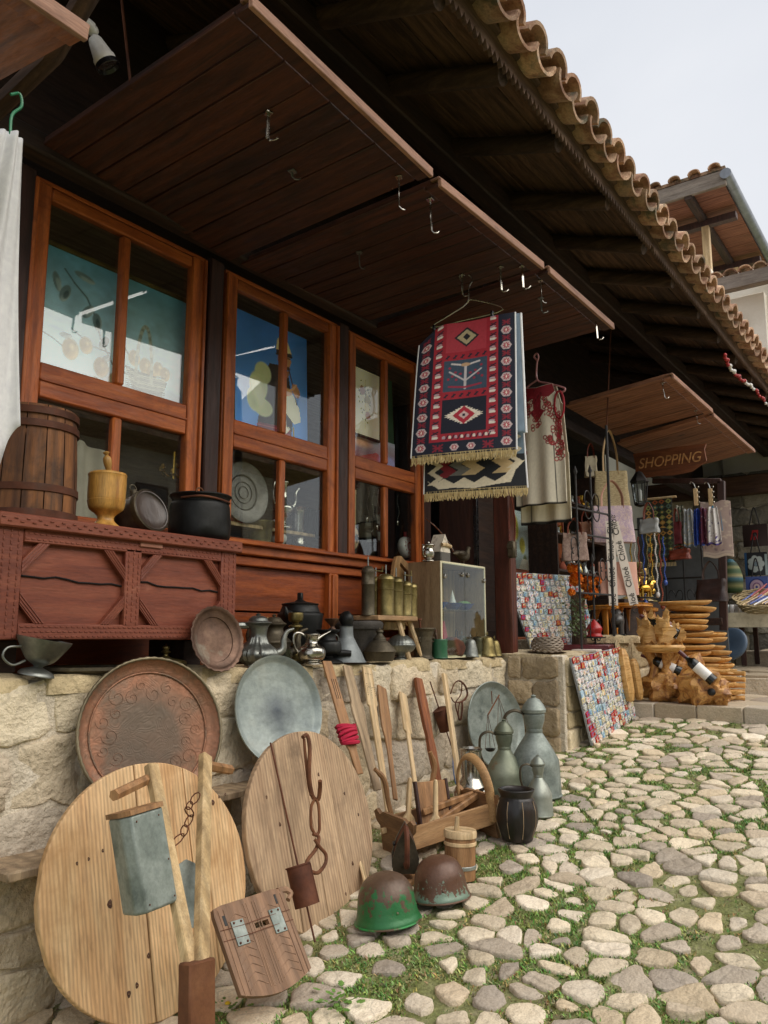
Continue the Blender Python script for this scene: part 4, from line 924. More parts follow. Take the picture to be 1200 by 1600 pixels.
t = thing('rusty_cow_bell', 'large squashed rusty cow bell with a wire loop lying in front of the cabinet', 'cow bell', (p.x, .07, WT)); mb = MB(); mb.prism([(a * k, b * k) for a, b in ((-23, 30), (-12, 33), (12, 26), (20, 14), (8, -0), (-10, 2))], -.035, .035, 'y')
bm = bmesh.new(); o = mb.build('body', RUST, t); md = o.modifiers.new('b', 'BEVEL'); md.width = .02; md.segments = 3; bm.free()
handle(t, [(-.01, 0, 30 * k), (-.005, 0, 42 * k), (.02, 0, 40 * k), (.018, 0, 28 * k)], .003, BLKIRON)
def bell(label, px, Y, hpx, m, lean=0, grp='small bells at the right end of the wall'):
    p = P(px, 1025, Y=Y); h = hpx / K(p)
    t = vessel('small_bell', label, 'bell', (p.x, Y, WT), h, [(.36, 0), (.37, .03), (.33, .1), (.27, .4), (.2, .66), (.1, .74), (.001, .76), (.001, .7), (.18, .6), (.3, .1)], m, n=20, group=grp, rot=(0, lean, .3))
    handle(t, arc((0, 0, .82 * h), .09 * h, -.3, PI + .3, 8), .0035, m, 'loop')
bell('tall grey bell with a rounded crown just right of the rusty cow bell', 722, .10, 44, pm('grey_iron', ['4b4a46', '6a6963'], rough=.6, metal=.6))
bell('narrow pale bell second of the upright pair, leaning left', 735, .04, 38, TIND, .05); bell('narrow brassy bell leaning right against the cabinet corner', 747, .09, 42, BRNZ, -.12)
bell('round-shouldered brass bell with a tall loop near the wall end', 762, .03, 42, BRASS); bell('smallest brass bell at the very end of the wall', 773, .05, 34, BRASS)

# three-legged stool with grinders
p = P(600, 968, Y=.18); kk = K(p); zt = P(600, 962, Y=.10).z
t = thing('three_legged_stool', 'rough low wooden stool whose seat is a split log, carrying brass coffee mills', 'stool', (p.x, .18, WT))
sh_ = zt - WT; pl = [(-.22, -.12), (-.05, -.15), (.16, -.13), (.27, -.06), (.27, .07), (.1, .13), (-.2, .13), (-.245, .03)]
mb = MB(); mb.prism(pl, sh_ - .028, sh_, 'z'); o = mb.build('seat', wood('stool_plank', ['8a6a4a', 'a98660', 'b9986f'], 'x', rough=.7), t); md = o.modifiers.new('b', 'BEVEL'); md.width = .005; md.segments = 2
for (x0, y0, x1, y1) in ((-.17, -.02, -.2, -.04), (.0, -.10, .03, -.16), (.2, -.04, .26, -.1)):
    mb = MB(); mb.tube([(x0, y0, sh_ - .02), (x1, y1, 0)], [.017, .014], 8); mb.build('leg', LIGHTW, t)
mb = MB(); mb.box(.06, -.02, sh_ - .055, .16, .05, .05, .006, rz=-.3); mb.build('cross_block', LIGHTW, t)
gh = [(575, .14, 116, 11, 'tallest brass coffee mill, dark and ringed, at the left of the row on the stool'), (587, .2, 62, 9, 'thin brass mill half hidden behind the second and tallest mills'), (603, .12, 66, 14, 'thick domed brass coffee mill third from the left on the stool'), (619, .12, 62, 12, 'brass coffee mill with a short bright spindle, fourth on the stool'), (633, .13, 56, 12, 'brass coffee mill with folded crank lever on its cap'), (643, .18, 54, 10, 'narrow brass coffee mill at the right end of the row on the stool')]
for i, (px, Y, hh, w_, lb) in enumerate(gh):
    p = P(px, 962, Y=Y); k = 1 / K(p); h = (78 if i == 0 else hh) * k; r_ = w_ * k * .98
    t = thing('coffee_mill', lb, 'coffee mill', (p.x, Y, zt), group='brass coffee mills on the stool')
    mb = MB(); m_ = BRASS if i else BRNZ; mb.lathe([(.001, 0), (r_, 0), (r_, .01), (r_ * .96, .014), (r_ * .96, h * .6), (r_ * 1.02, h * .61), (r_ * 1.02, h * .63), (r_ * .97, h * .64), (r_ * .97, h * .84), (r_ * 1.03, h * .86), (r_ * .95, h * .92), (r_ * .6, h * .98), (.001, h)], 24); mb.build('cylinder', m_, t)
    mb = MB(); mb.tube([(0, 0, h), (0, 0, h + 14 * k)], .004, 8); mb.build('spindle', TIN, t)
    if i in (4, 1):
        mb = MB(); mb.box(.03, 0, h + 9 * k, .08, .012, .006, .002); mb.tube([(.066, 0, h + 9 * k), (.066, 0, h + 17 * k)], .005, 6); mb.build('crank', BRASS, t)
# cutting board
a, b_ = P(622, 968, Y=.28), P(643, 868, Y=.36); a.z = zt
t = thing('cutting_board', 'oak board with rounded top and slot handle leaning behind the coffee mills', 'board', M=frame(a, (b_.x - .01, .40, b_.z + .02)))
L_ = 112 / K(a); mb = MB(); w_ = 26 / K(a) * 1.25
out = [(-w_, 0), (w_ * .8, 0), (w_ * .95, L_ * .8), (w_ * .8, L_ * .94), (w_ * .3, L_), (-w_ * .5, L_ * .99), (-w_ * .9, L_ * .9), (-w_, L_ * .75)]
sl_ = [(-w_ * .5, L_ * .80), (w_ * .5, L_ * .80), (w_ * .5, L_ * .87), (-w_ * .5, L_ * .87)]
bm = bmesh.new()
def ringgeo(bm, out, hole, th):
    o1 = [bm.verts.new((x, -th, z)) for x, z in out]; h1 = [bm.verts.new((x, -th, z)) for x, z in hole]
    e = [bm.edges.new((o1[i], o1[(i + 1) % len(o1)])) for i in range(len(o1))] + [bm.edges.new((h1[i], h1[(i + 1) % len(h1)])) for i in range(len(h1))]
    g = bmesh.ops.triangle_fill(bm, edges=e, use_beauty=True)
    f = [x for x in g['geom'] if isinstance(x, bmesh.types.BMFace)]
    r_ = bmesh.ops.extrude_face_region(bm, geom=f); vs_ = [x for x in r_['geom'] if isinstance(x, bmesh.types.BMVert)]
    bmesh.ops.translate(bm, verts=vs_, vec=(0, 2 * th, 0)); bmesh.ops.recalc_face_normals(bm, faces=bm.faces)
ringgeo(bm, out, sl_, .011); me = bpy.data.meshes.new('board'); bm.to_mesh(me); bm.free(); me.materials.append(wood('oak_board', ['8d6a42', 'ab8557', 'bd9868'], 'z', rough=.55)); o = bpy.data.objects.new('panel', me); COL.objects.link(o); o.parent = t

# display cabinet
c0 = P(687, 876, Y=.05); kx = 4.285; cw = .58; chh = c0.z - WT + .0
t = thing('display_cabinet', 'small glass-fronted wooden display cabinet at the right end of the wall', 'cabinet', (kx, .05, WT))
wc = wood('pale_oak_veneer', ['8c7153', 'a58a69', 'b39976'], 'z', rough=.6)
for (x, y, z, w_, d_, h_, nm) in ((.008, .12, chh / 2, .016, .24, chh, 'side_panel'), (cw - .008, .12, chh / 2, .016, .24, chh, 'side_panel'), (cw / 2, .12, chh - .008, cw - .034, .24, .016, 'top_panel'), (cw / 2, .12, .01, cw - .034, .24, .016, 'bottom_panel'), (cw / 2, .232, chh / 2, cw - .034, .012, chh - .034, 'back_panel')):
    mb = MB(); mb.box(x, y, z, w_, d_, h_, .001); mb.build(nm, wc, t)
cream = pm('cream_edging', ['c9c1a0', 'd8d1b4'], rough=.5, bump=0)
for (x, z, w_, h_) in ((.008, chh / 2, .018, chh), (cw - .008, chh / 2, .018, chh), (cw / 2, chh - .007, cw - .038, .015), (cw / 2, .007, cw - .038, .014)):
    mb = MB(); mb.box(x, -.0035, z, w_, .006, h_, .001); mb.build('edging', cream, t)
for x0, x1 in ((.02, cw / 2 - .002), (cw / 2 + .002, cw - .02)):
    mb = MB(); mb.box((x0 + x1) / 2, -.011, chh / 2, x1 - x0, .005, chh - .02, 0); mb.build('glass_door', GLASS2, t)
mb = MB(); mb.box(cw / 2, .11, chh * .5, cw - .04, .2, .006, 0); mb.build('glass_shelf', GLASS2, t)
for x, z in ((.035, chh * .84), (cw - .03, chh * .84), (.035, chh * .12), (cw - .03, chh * .12), (cw / 2 - .035, chh * .88), (cw / 2 + .04, chh * .88)):
    mb = MB(); mb.lathe([(.001, .01), (.014, .008), (.016, 0), (.001, 0)], 14, M=Matrix.Rotation(PI / 2, 4, 'X')); mb.build('hinge_disc', SILV, t, loc=(x, -.014, z))
cx, cz = kx, WT
t = thing('red_booklet', 'faded red pamphlet standing inside the display cabinet', 'booklet', (cx + .2, .16, cz + .02), rot=(-.2, 0, .0)); mb = MB(); mb.box(0, 0, .11, .2, .006, .22, .001); mb.build('cover', pm('faded_red_paper', ['a63a44', 'c05660'], rough=.8), t)
for i, (x, m_, lb) in enumerate(((.12, BLUEE, 'small blue enamel bowl of brown grains on the cabinet shelf'), (.3, BLUEE, 'dark enamel plate holding a white cone on the cabinet shelf'), (.45, BLUEE, 'blue bowl heaped with pale green powder on the cabinet shelf'))):
    t = thing('enamel_bowl', lb, 'bowl', (cx + x, .14, cz + chh * .5 + .004)); mb = MB(); mb.lathe(sp([(.001, 0), (.03, 0), (.065, .04), (.07, .045), (.06, .04), (.001, .02)], 2), 24); mb.build('dish', m_, t)
    mb = MB()
    if i == 1: mb.lathe([(.03, .03), (.001, .13)], 16); mb.build('cone', WHITEP, t)
    else: mb.lathe([(.06, .04), (.03, .06), (.001, .065)], 16); mb.build('heap', pm('brown_grain', ['6b4530', '8a5c42']) if i == 0 else pm('pale_green_powder', ['6f9a62', '86b078']), t)
# on top of the cabinet
zc = WT + chh + .002
p = P(674, 872, Y=.15); h = 30 / K(p)
t = vessel('silver_tankard', 'small silver lidded tankard standing on the cabinet', 'tankard', (4.31, .15, zc), h, [(.001, 0), (.3, 0), (.3, .06), (.2, .14), (.3, .25), (.32, .5), (.26, .66), (.3, .8), (.34, .84), (.3, .9), (.1, .94), (.06, 1.02), (.001, 1.06)], SILV)
handle(t, [(-.28 * h, 0, .75 * h), (-.5 * h, 0, .7 * h), (-.5 * h, 0, .35 * h), (-.3 * h, 0, .25 * h)], .005, SILV)
t = thing('model_house', 'little grey model stone house with a snowy pointed roof on the cabinet', 'model', (4.46, .16, zc)); mb = MB(); mb.box(0, 0, .035, .12, .1, .07, .006); mb.build('base', pm('grey_carving', ['55534f', '6f6c66'], rough=.8, bump=.7), t)
mb = MB(); mb.prism([(-.06, .07), (.065, .07), (.03, .15), (.0, .19), (-.03, .14)], -.045, .045, 'y'); o = mb.build('roof', pm('pale_shell', ['b7ab97', 'd6cfbf', '8a7c68'], scale=20, rough=.6), t)
mb = MB(); mb.tube([(-.05, -.05, .115), (0, -.055, .12), (.06, -.05, .112)], .012, 8); mb.build('ledge', LIGHTW, t)
t = thing('bronze_bird', 'bronze partridge figurine standing on the right of the cabinet, facing away to the right', 'figurine', (4.72, .14, zc))
mb = MB(); mb.tube(sm([(-.12, 0, .075), (-.06, 0, .08), (0, 0, .065), (.05, 0, .07), (.075, 0, .10), (.085, 0, .125), (.105, 0, .13), (.125, 0, .122)], 3), [.006, .012, .02, .026, .032, .035, .036, .036, .034, .03, .026, .022, .019, .016, .015, .015, .016, .015, .012, .006, .003, .002][:22], 12, flat=.8); mb.build('body', BRNZ, t)
for s_ in (-1, 1):
    mb = MB(); mb.tube([(0, s_ * .012, .045), (.0, s_ * .015, .0)], .003, 6); mb.tube([(-.012, s_ * .015, .002), (.02, s_ * .015, .002)], .003, 6); mb.build('foot', BRNZ, t)
mb = MB(); mb.ball((-.03, -.025, .08), (.05, .012, .022), 10, 6); mb.build('wing', pm('dark_bronze_feather', ['2b251d', '463d30'], metal=.6, rough=.5, bump=.5), t)
# curved sabre leaning by the door above the cabinet
a, b_ = P(712, 868, Y=.26), P(664, 806, Y=.42)
t = thing('curved_dagger', 'curved steel dagger sheath propped above the cabinet by the door', 'dagger', M=frame(a, b_)); L_ = (b_ - a).length
mb = MB(); mb.tube(sm([(0, 0, 0), (.03, 0, L_ * .35), (.02, 0, L_ * .7), (-.02, 0, L_)], 4), [.016, .017, .018, .018, .018, .018, .017, .016, .014, .012, .01, .006, .002], 8, flat=.45); mb.build('sheath', SILV, t)

# ------------------------------------------------------------------ rugs and vest hanging out
def hexm(c, x, y, w, h, edge='c9b6b8', star='b02036'):
    c.poly([(x - w, y), (x - w * .5, y + h), (x + w * .5, y + h), (x + w, y), (x + w * .5, y - h), (x - w * .5, y - h)], edge)
    for i in range(8):
        a = PI * i / 4; c.line([(x, y), (x + w * .55 * math.cos(a), y + h * .68 * math.sin(a))], w * .10, star)
    c.poly([(x - w * .2, y), (x, y + h * .4), (x + w * .2, y), (x, y - h * .4)], 'eadfd4')
def crossm(c, x, y, w, h, col='8c1c30'):
    for s_ in (-1, 1):
        c.line([(x - w, y - s_ * h), (x + w, y + s_ * h)], w * .16, col); c.line([(x + s_ * w * .35, y - h), (x + s_ * w * .35, y + h)], w * .09, col)
    c.line([(x - w, y), (x + w, y)], w * .12, col)
A_ = 1.42
cv = Cv(190, 270, '12162c', A_)
for i in range(8):
    y = .09 + i * .165
    for x in (.09, .91): hexm(cv, x, y, .055, .042); 
    for x in (.09, .91): crossm(cv, x, y + .082, .036, .025)
for x in (.26, .42, .58, .74):
    (hexm if x in (.42, .58) else crossm)(cv, x, .075, .045, .034)
cv.rect(.17, .14, .83, 1.42, 'a31f30')
for i in range(24):
    y = .17 + i * .055
    for x0 in (.195, .805):
        for k in range(2): pass
    for x, d in ((.225, 1), (.775, 1)):
        if i % 2 == 0: cv.poly([(x - .03, y), (x - .03, y + .026), (x + .022, y + .026), (x + .036, y + .013), (x + .022, y), (x - .005, y)], 'e3d9cf'); cv.poly([(x - .03, y + .03), (x + .02, y + .03), (x + .028, y + .04), (x + .01, y + .046), (x - .03, y + .042)], 'b9a3ac')
        else: cv.line([(x - .03, y - .008), (x + .03, y + .02)], .007, '12162c'); cv.line([(x - .02, y + .02), (x + .03, y - .008)], .004, '12162c')
for i in range(8):
    x = .3 + i * .058; cv.poly([(x, .165), (x + .03, .165), (x + .03, .19), (x + .014, .2), (x, .19)], 'e3d9cf' if i % 2 else 'b9a3ac'); cv.line([(x + .035, .16), (x + .055, .2)], .006, '12162c')
cv.rect(.28, .225, .72, .58, '0f1428'); 
for i in range(7):                                            # stepped star
    w_ = .19 - .026 * i; h_ = .02 + .024 * i
    cv.poly([(.5 - w_, .405 - h_ * .55), (.5 - w_ + .03, .405), (.5 - w_, .405 + h_ * .55), (.5 + w_, .405 + h_ * .55), (.5 + w_ - .03, .405), (.5 + w_, .405 - h_ * .55)], 'e9dfcf')
cv.poly([(.39, .405), (.5, .5), (.61, .405), (.5, .31)], 'b3263a'); cv.poly([(.45, .405), (.5, .45), (.55, .405), (.5, .36)], 'd5b9b5'); cv.rect(.485, .39, .515, .42, '12162c')
for y in (.62, 1.04):
    for i in range(6): cv.line([(.3 + i * .075, y - .012), (.33 + i * .075, y + .012)], .008, '12162c'); cv.line([(.315 + i * .075, y - .02), (.315 + i * .075, y + .02)], .004, '12162c')
cv.rect(.28, .665, .72, 1.0, '3b4c60'); cv.mottle(.06, 60, 2)
cv.line([(.5, .69), (.5, .93)], .012, 'c9c2c6')
for s_ in (-1, 1):
    cv.line([(.5, .77), (.5 + s_ * .07, .82), (.5 + s_ * .16, .88)], .008, 'c9c2c6'); cv.line([(.5, .7), (.5 + s_ * .16, .72)], .01, 'a02a44'); cv.line([(.5, .93), (.5 + s_ * .06, .95), (.5 + s_ * .14, .965)], .009, 'd6cfd0')
    for j, (a, b_) in enumerate(((.09, .79), (.13, .83), (.17, .80), (.16, .92), (.1, .87), (.05, .85))): cv.ell(.5 + s_ * a, b_, .015, .013, 'a02a44')
cv.ell(.5, .945, .05, .02, 'c8a27f'); cv.poly([(.2 + .09, 1.09), (.71, 1.09), (.71, 1.42), (.29, 1.42)], 'b33644')
cv.poly([(.37, 1.25), (.5, 1.36), (.63, 1.25), (.5, 1.14)], '1a1620'); cv.poly([(.4, 1.25), (.5, 1.335), (.6, 1.25), (.5, 1.165)], 'b9a985'); cv.poly([(.46, 1.25), (.5, 1.29), (.54, 1.25), (.5, 1.21)], '1a1620')
cv.mottle(.05, 90, 1)
BL, BR_, TL_, TR_ = Vector((3.61, -.19, 2.475)), Vector((3.79, -.745, 2.485)), Vector((3.66, -.22, 3.245)), Vector((3.85, -.73, 3.275))
def rugfn(BL, BR, TL, TR, sag=.0, dip=.0, off=0):
    n_ = (BR - BL).cross(TL - BL).normalized()
    def f(u, v):
        p = BL.lerp(BR, u).lerp(TL.lerp(TR, u), v); top = v ** 3
        p = p - Vector((0, 0, 1)) * top * dip * max(0, (.28 - u) / .28) ** 1.3
        w_ = .010 * math.sin(u * 7 + 1.2) * (.4 + v) + .02 * (1 - v) * math.sin(u * 3.1) + off
        return tuple(p + n_ * w_)
    return f
t = thing('patterned_rug', 'small navy and red woven rug with tree and star motifs, clipped to a wire hanger', 'rug', BL)
inv = Matrix.Translation(-BL)
f_ = rugfn(BL, BR_, TL_, TR_, dip=.11); cv.sheet(lambda u, v: tuple(Vector(f_(u, v)) - BL), 'cloth', VC, t, solid=.006)
def fringe(t, f, org, n_, L_, m=FRINGE):
    b = MB(); q = random.Random(n_)
    for i in range(n_):
        p = Vector(f((i + .5) / n_, 0)) - org; b.tube([p + Vector((0, 0, .012)), p + Vector((q.uniform(-.004, .004), q.uniform(-.004, .004), -L_ * .5)), p + Vector((q.uniform(-.008, .008), q.uniform(-.01, .01), -L_ * q.uniform(.8, 1.1)))], [.0035, .003, .0018], 4)
    b.build('fringe', m, t, kind='stuff')
fringe(t, f_, BL, 130, .045)
for u in (0, 1):
    b = MB(); b.tube([Vector(f_(u, v / 30)) - BL for v in range(31)], .005, 6); b.build('selvedge', CLOTHW, t)
# its back half hanging behind
b = MB(); f2 = rugfn(BL + Vector((.06, .02, .12)), BR_ + Vector((.06, -.03, .1)), TL_ + Vector((.02, .02, 0)), TR_ + Vector((.03, -.02, .0)), dip=.11)
cvb = Cv(40, 40, '7d8fa0'); cvb.mottle(.1, 20); cvb.sheet(lambda u, v: tuple(Vector(f2(u, v)) - BL), 'back_flap', VC, t, solid=.006)
b = MB(); b.tube([Vector(f2(1.0, v / 20)) - BL for v in range(21)], .007, 6); b.build('selvedge', CLOTHW, t)
# the second rug showing below
cv = Cv(150, 150, '14161c', 1.0)
cv.rect(0, .42, 1, 1, '6f8290')
def zig(x0, x1, y0, y1, c, n_=4, am=.045):
    l = [(x0 + (am if i % 2 else -am), y0 + (y1 - y0) * i / (2 * n_)) for i in range(2 * n_ + 1)]; r_ = [(x1 + (am if i % 2 else -am), y0 + (y1 - y0) * i / (2 * n_)) for i in range(2 * n_ + 1)]
    cv.poly(l + r_[::-1], c)
zig(.16, .28, .18, .78, '7e1420'); zig(.3, .48, .5, .78, 'd8cbb0', 2); zig(.3, .42, .2, .46, '77756f', 2); zig(.42, .56, .2, .48, 'cbb083', 2); zig(.72, .88, .2, .5, 'cbb083', 2); zig(.5, .66, .5, .8, '9a6a76', 2); zig(.08, .15, .1, 1, 'd8cbb0', 6); zig(.86, .93, .25, 1, 'd8cbb0', 5); zig(.66, .84, .5, .8, '7d94a3', 2)
cv.poly([(.0, .18), (.1, .1), (.2, .17), (.3, .1), (.4, .17), (.5, .1), (.6, .17), (.7, .1), (.8, .17), (.9, .3), (1, .34), (.9, .22), (.85, .08)] + [(.7, .06), (.5, .03), (.3, .05), (.15, .04)], 'dccfb4')
cv.rect(.2, .84, .9, .9, '9a6a76'); cv.mottle(.05, 70, 3)
a, b_, c_, d_ = Vector((3.70, -.215, 2.285)), Vector((3.88, -.76, 2.29)), Vector((3.72, -.22, 2.75)), Vector((3.90, -.73, 2.75))
t2 = thing('zigzag_rug', 'lighter rug with cream, red and grey zigzag bands hanging behind the navy and red one', 'rug', a)
f3 = rugfn(a, b_, c_, d_); cv.sheet(lambda u, v: tuple(Vector(f3(u, v)) - a), 'cloth', VC, t2, solid=.006); fringe(t2, f3, a, 120, .045)
for u in (0, 1):
    b = MB(); b.tube([Vector(f3(u, v / 10)) - a for v in range(11)], .005, 6); b.build('selvedge', CLOTHW, t2)
hk = Vector((3.79, -.47, 3.40))
t = thing('wire_hanger', 'bent wire clothes hanger with black clips holding the rugs', 'hanger', hk)
o_ = lambda p: Vector(p) - hk
b = MB(); b.tube(sm([o_((3.78, -.44, 3.50)), o_((3.77, -.42, 3.54)), o_((3.79, -.46, 3.555)), o_((3.80, -.49, 3.52)), o_((3.79, -.47, 3.47)), o_((3.785, -.46, 3.38)), o_((3.74, -.36, 3.31)), o_((3.70, -.27, 3.25)), o_((3.76, -.42, 3.27)), o_((3.84, -.66, 3.31)), o_((3.79, -.50, 3.39)), o_((3.785, -.46, 3.38))], 4), .0035, 6); b.build('wire', SILV, t)
for p in ((3.70, -.29, 3.235), (3.82, -.60, 3.285)):
    b = MB(); q_ = o_(p); b.box(q_.x, q_.y, q_.z, .02, .014, .05, .003); b.build('clip', BLACKP, t)

# sleeveless felt dress
vb = Vector((5.22, -.25, 2.42))
t = thing('felt_dress', 'cream felt sleeveless dress with red braid on shoulders and hips, black seams, on a hanger', 'dress', vb)
def drfn(off, z0, side=1):
    def f(u, v):
        z = z0 + (3.30 - z0) * v
        hw = .185 + .01 * (1 - v) if v < .5 else .185 - .035 * (v - .5) * 2
        if v > .86: hw = .15 - (v - .86) * .25
        y = -.235 + (.5 - u) * 2 * hw; x = 5.20 + off + .03 * math.cos((u - .5) * PI) * side * -1 + .015 * math.sin(u * 16) * (1 - v)
        neck = 0
        if v > .94: z -= .02 * (1 - abs(u - .5) * 2)
        return (x, y, z)
    return f
cv = Cv(110, 220, 'e2dac6', 2.2); cv.mottle(.04, 60, 5)
for x in (.12, .82): cv.line([(x, 0), (x - .02, 1.3)], .008, '15130f')
cv.line([(0, .01), (1, .01)], .02, '15130f')
def curl(x, y, s_, n_=3):
    q = random.Random(int(x * 100 + y * 7))
    for i in range(10):
        a = q.uniform(0, 6.28); r_ = q.uniform(0, .1); cx, cy = x + r_ * math.cos(a) * s_, y + r_ * 1.8 * math.sin(a) * s_
        for k in range(10): b0, b1 = k * .63, (k + 1) * .63; cv.line([(cx + .035 * math.cos(b0), cy + .035 * math.sin(b0)), (cx + .035 * math.cos(b1), cy + .035 * math.sin(b1))], .009, q.choice(['8e1a28', 'a82838', '8e1a28', '5b4a2a', 'b4473c']))
for x, y in ((.05, 1.2), (.1, 1.0), (.06, .8), (.16, 1.05), (.93, 1.55), (.9, 1.35), (.85, 1.15), (.95, 1.0), (.75, 1.2), (.93, 1.22)): curl(x, y, 1)
for pl in ([(.0, 2.2), (1, 2.2), (1, 2.05), (.8, 1.95), (.62, 1.98), (.6, 1.75), (.68, 1.7), (.6, 1.6), (.5, 1.5), (.42, 1.6), (.34, 1.7), (.42, 1.75), (.4, 1.95), (.2, 1.9), (0, 1.95)],): cv.poly(pl, '8c1a28')
for x, y in ((.2, 1.9), (.3, 1.8), (.12, 1.75), (.7, 1.85), (.8, 1.75), (.5, 1.45), (.88, .9), (.97, 1.4), (.05, 1.4), (.12, .7)): curl(x, y, 1)
for k in range(40):
    q = random.Random(k); x, y = q.uniform(.3, .7), q.uniform(1.62, 2.15); cv.ell(x, y, .02, .03, q.choice(['8f1f2e', '5d0f1a', 'a02638']), soft=.5)
f_ = drfn(0, 2.42); cv.sheet(lambda u, v: tuple(Vector(f_(u, v)) - vb), 'front', VC, t, solid=.005)
cvb = Cv(60, 120, 'd9d0b8', 2.0); cvb.mottle(.04, 30); cvb.line([(.2, 0), (.2, 2)], .014, '15130f'); cvb.line([(0, .015), (1, .015)], .03, '15130f'); f_ = drfn(.07, 2.30, -1); cvb.sheet(lambda u, v: tuple(Vector(f_(u, v)) - vb), 'back', VC, t, solid=.005)
b = MB(); 
for cyy in (-.40,):
    b.tube([(5.19 - vb.x, cyy + .03 * math.cos(a) * 1.2 - vb.y, 3.13 + .10 * math.sin(a) - vb.z) for a in [k * .45 for k in range(14)]], .008, 6, closed=True)
b.build('armhole_braid', REDT, t)
b = MB(); b.tube(sm([(0, .0, 1.10), (0, .02, 1.13), (0, .0, 1.15), (0, -.015, 1.12), (0, 0, 1.07), (0, 0, .95), (0, -.08, .91), (0, -.19, .86), (0, -.21, .84), (0, -.19, .825), (0, -.1, .84), (0, .1, .86), (0, .17, .84), (0, .08, .91), (0, 0, .95)], 4), .007, 6)
o = b.build('plastic_hanger', pm('pink_plastic', ['a36e70', 'b98486'], rough=.4), None, loc=vb - Vector((.012, -.02, .02))); o.name = 'clothes_hanger'; tag(o, 'pinkish plastic clothes hanger holding the cream felt dress', 'hanger')

# wooden canteen hanging on the door post
p = P(797, 858, X=5.0); t = thing('hanging_canteen', 'small worn brass-bound canteen hanging on the plum door post', 'canteen', (5.03, p.y - .0, p.z))
mb = MB(); mb.box(0, 0, 0, .05, .06, .12, .02); mb.box(-.028, 0, .02, .008, .05, .03, .003); mb.build('body', BRNZ, t)
mb = MB(); mb.tube([(0, -.02, .05), (0, -.03, .2), (0, 0, .42), (0, .02, .2), (0, .02, .05)], .006, 6); mb.build('strap', LEATHR, t)

# white cloth at the left edge
p = P(37, 690, Y=-.2)
t = thing('white_cloth', 'white cotton garment hanging at the far left edge beside the barrel', 'garment', (p.x - .10, -.2, p.z + .05))
cvf = MB(); 
def wc_(u, v):
    z = .97 * v - (.06 * abs(math.sin(u * 5)) if v < .01 else 0); w_ = .30 * (1 - .55 * max(0, v - .55) / .45)
    return (.085 - .055 * v - u * w_, .03 * math.sin(u * 11 + v * 1.5) * (1.1 - v * .6) + .01 * math.sin(u * 27 + 3 * v), z - .12 * (u > .0) * (math.sin(u * 9) ** 2) * (1 - v) * .8)
cvf.grid(wc_, 60, 40); cvf.build('cloth', CLOTHW, t, solid=.003)
mb = MB(); mb.tube(sm([(-.02, 0, .95), (-.02, 0, 1.03), (.01, 0, 1.08), (-.0, 0, 1.12), (-.03, 0, 1.1)], 4), .005, 6); mb.build('hanger_hook', pm('green_plastic', ['2b7a55', '3b8d66'], rough=.3), t)
# security camera
p = P(150, 75, Y=-.25)
t = thing('security_camera', 'white bullet security camera with a dark lens hood under the roof at upper left', 'camera', p)
mb = MB(); a0 = P(134, 36, Y=-.25) - p; mb.tube([a0 + Vector((-.02, 0, .0)), a0 + Vector((.025, 0, -.005))], .022, 12); mb.ball(tuple(a0 + Vector((.03, 0, -.01))), .02, 10, 8); mb.tube([a0 + Vector((.03, 0, -.01)), a0 + Vector((.045, -.0, -.06))], .01, 8); mb.build('bracket', WHITEP, t)
a1, b1 = P(147, 60, Y=-.25) - p, P(166, 98, Y=-.27) - p
fr = frame(a1, b1); Lc = (b1 - a1).length; k = 1 / K(p)
mb = MB(); mb.lathe([(.001, -.0), (9 * k, 0), (11 * k, .01), (16 * k, Lc * .75), (17.5 * k, Lc * .8), (17.5 * k, Lc), (.001, Lc)], 24, M=fr); mb.build('housing', WHITEP, t)
mb = MB(); mb.lathe([(17.8 * k, Lc), (19 * k, Lc * 1.2), (18 * k, Lc * 1.22), (15 * k, Lc * 1.1), (.001, Lc * 1.08)], 24, M=fr); mb.build('lens_hood', BLACKP, t)

# ------------------------------------------------------------------ things leaning and standing on the ground
def disc(name, label, X, Y, Z, r_, lean, yaw, cuts, m, th=.024, roll=0):
    t = thing(name, label, 'round table board'); t.matrix_world = Matrix.Translation((X, Y, Z)) @ Matrix.Rotation(yaw, 4, 'Z') @ Matrix.Rotation(-lean, 4, 'X') @ Matrix.Rotation(roll, 4, 'Y')
    cuts = [-r_] + [c * r_ for c in cuts] + [r_]
    for a, b in zip(cuts, cuts[1:]):
        a_, b_ = a + .0015, b - .0015; n_ = 16; tp = []; bt = []
        for k in range(n_ + 1):
            x = a_ + (b_ - a_) * k / n_; z = math.sqrt(max(0, r_ * r_ - x * x)); z = z if z > .004 else .004; wob = 1 + .006 * noise.noise(Vector((x * 9, r_, 2)))
            tp.append((x, z * wob)); bt.append((x, -z * (1 + .006 * noise.noise(Vector((x * 9, r_, 7))))))
        xc = (a + b) / 2
        mb = MB(); mb.prism([(x - xc, z) for x, z in bt + tp[::-1]], -th / 2 - .004, th / 2, 'y'); o = mb.build('plank', m, t, loc=(xc, random.Random(int(a * 999)).uniform(-.002, .002), 0), ang=30)
        md = o.modifiers.new('b', 'BEVEL'); md.width = .004; md.segments = 2; md.limit_method = 'ANGLE'
    for z in (-.35 * r_, .4 * r_):
        mb = MB(); mb.box(0, th / 2 + .018, z, r_ * 1.7, .034, .05, .004); mb.build('batten', GREYW, t)
    return t
disc('pale_round_board', 'large pale pine round table board of four planks leaning on the wall, far left', 1.829, -.33, .685, .392, .25, -.074, (-.08, .42, .58), PINE)

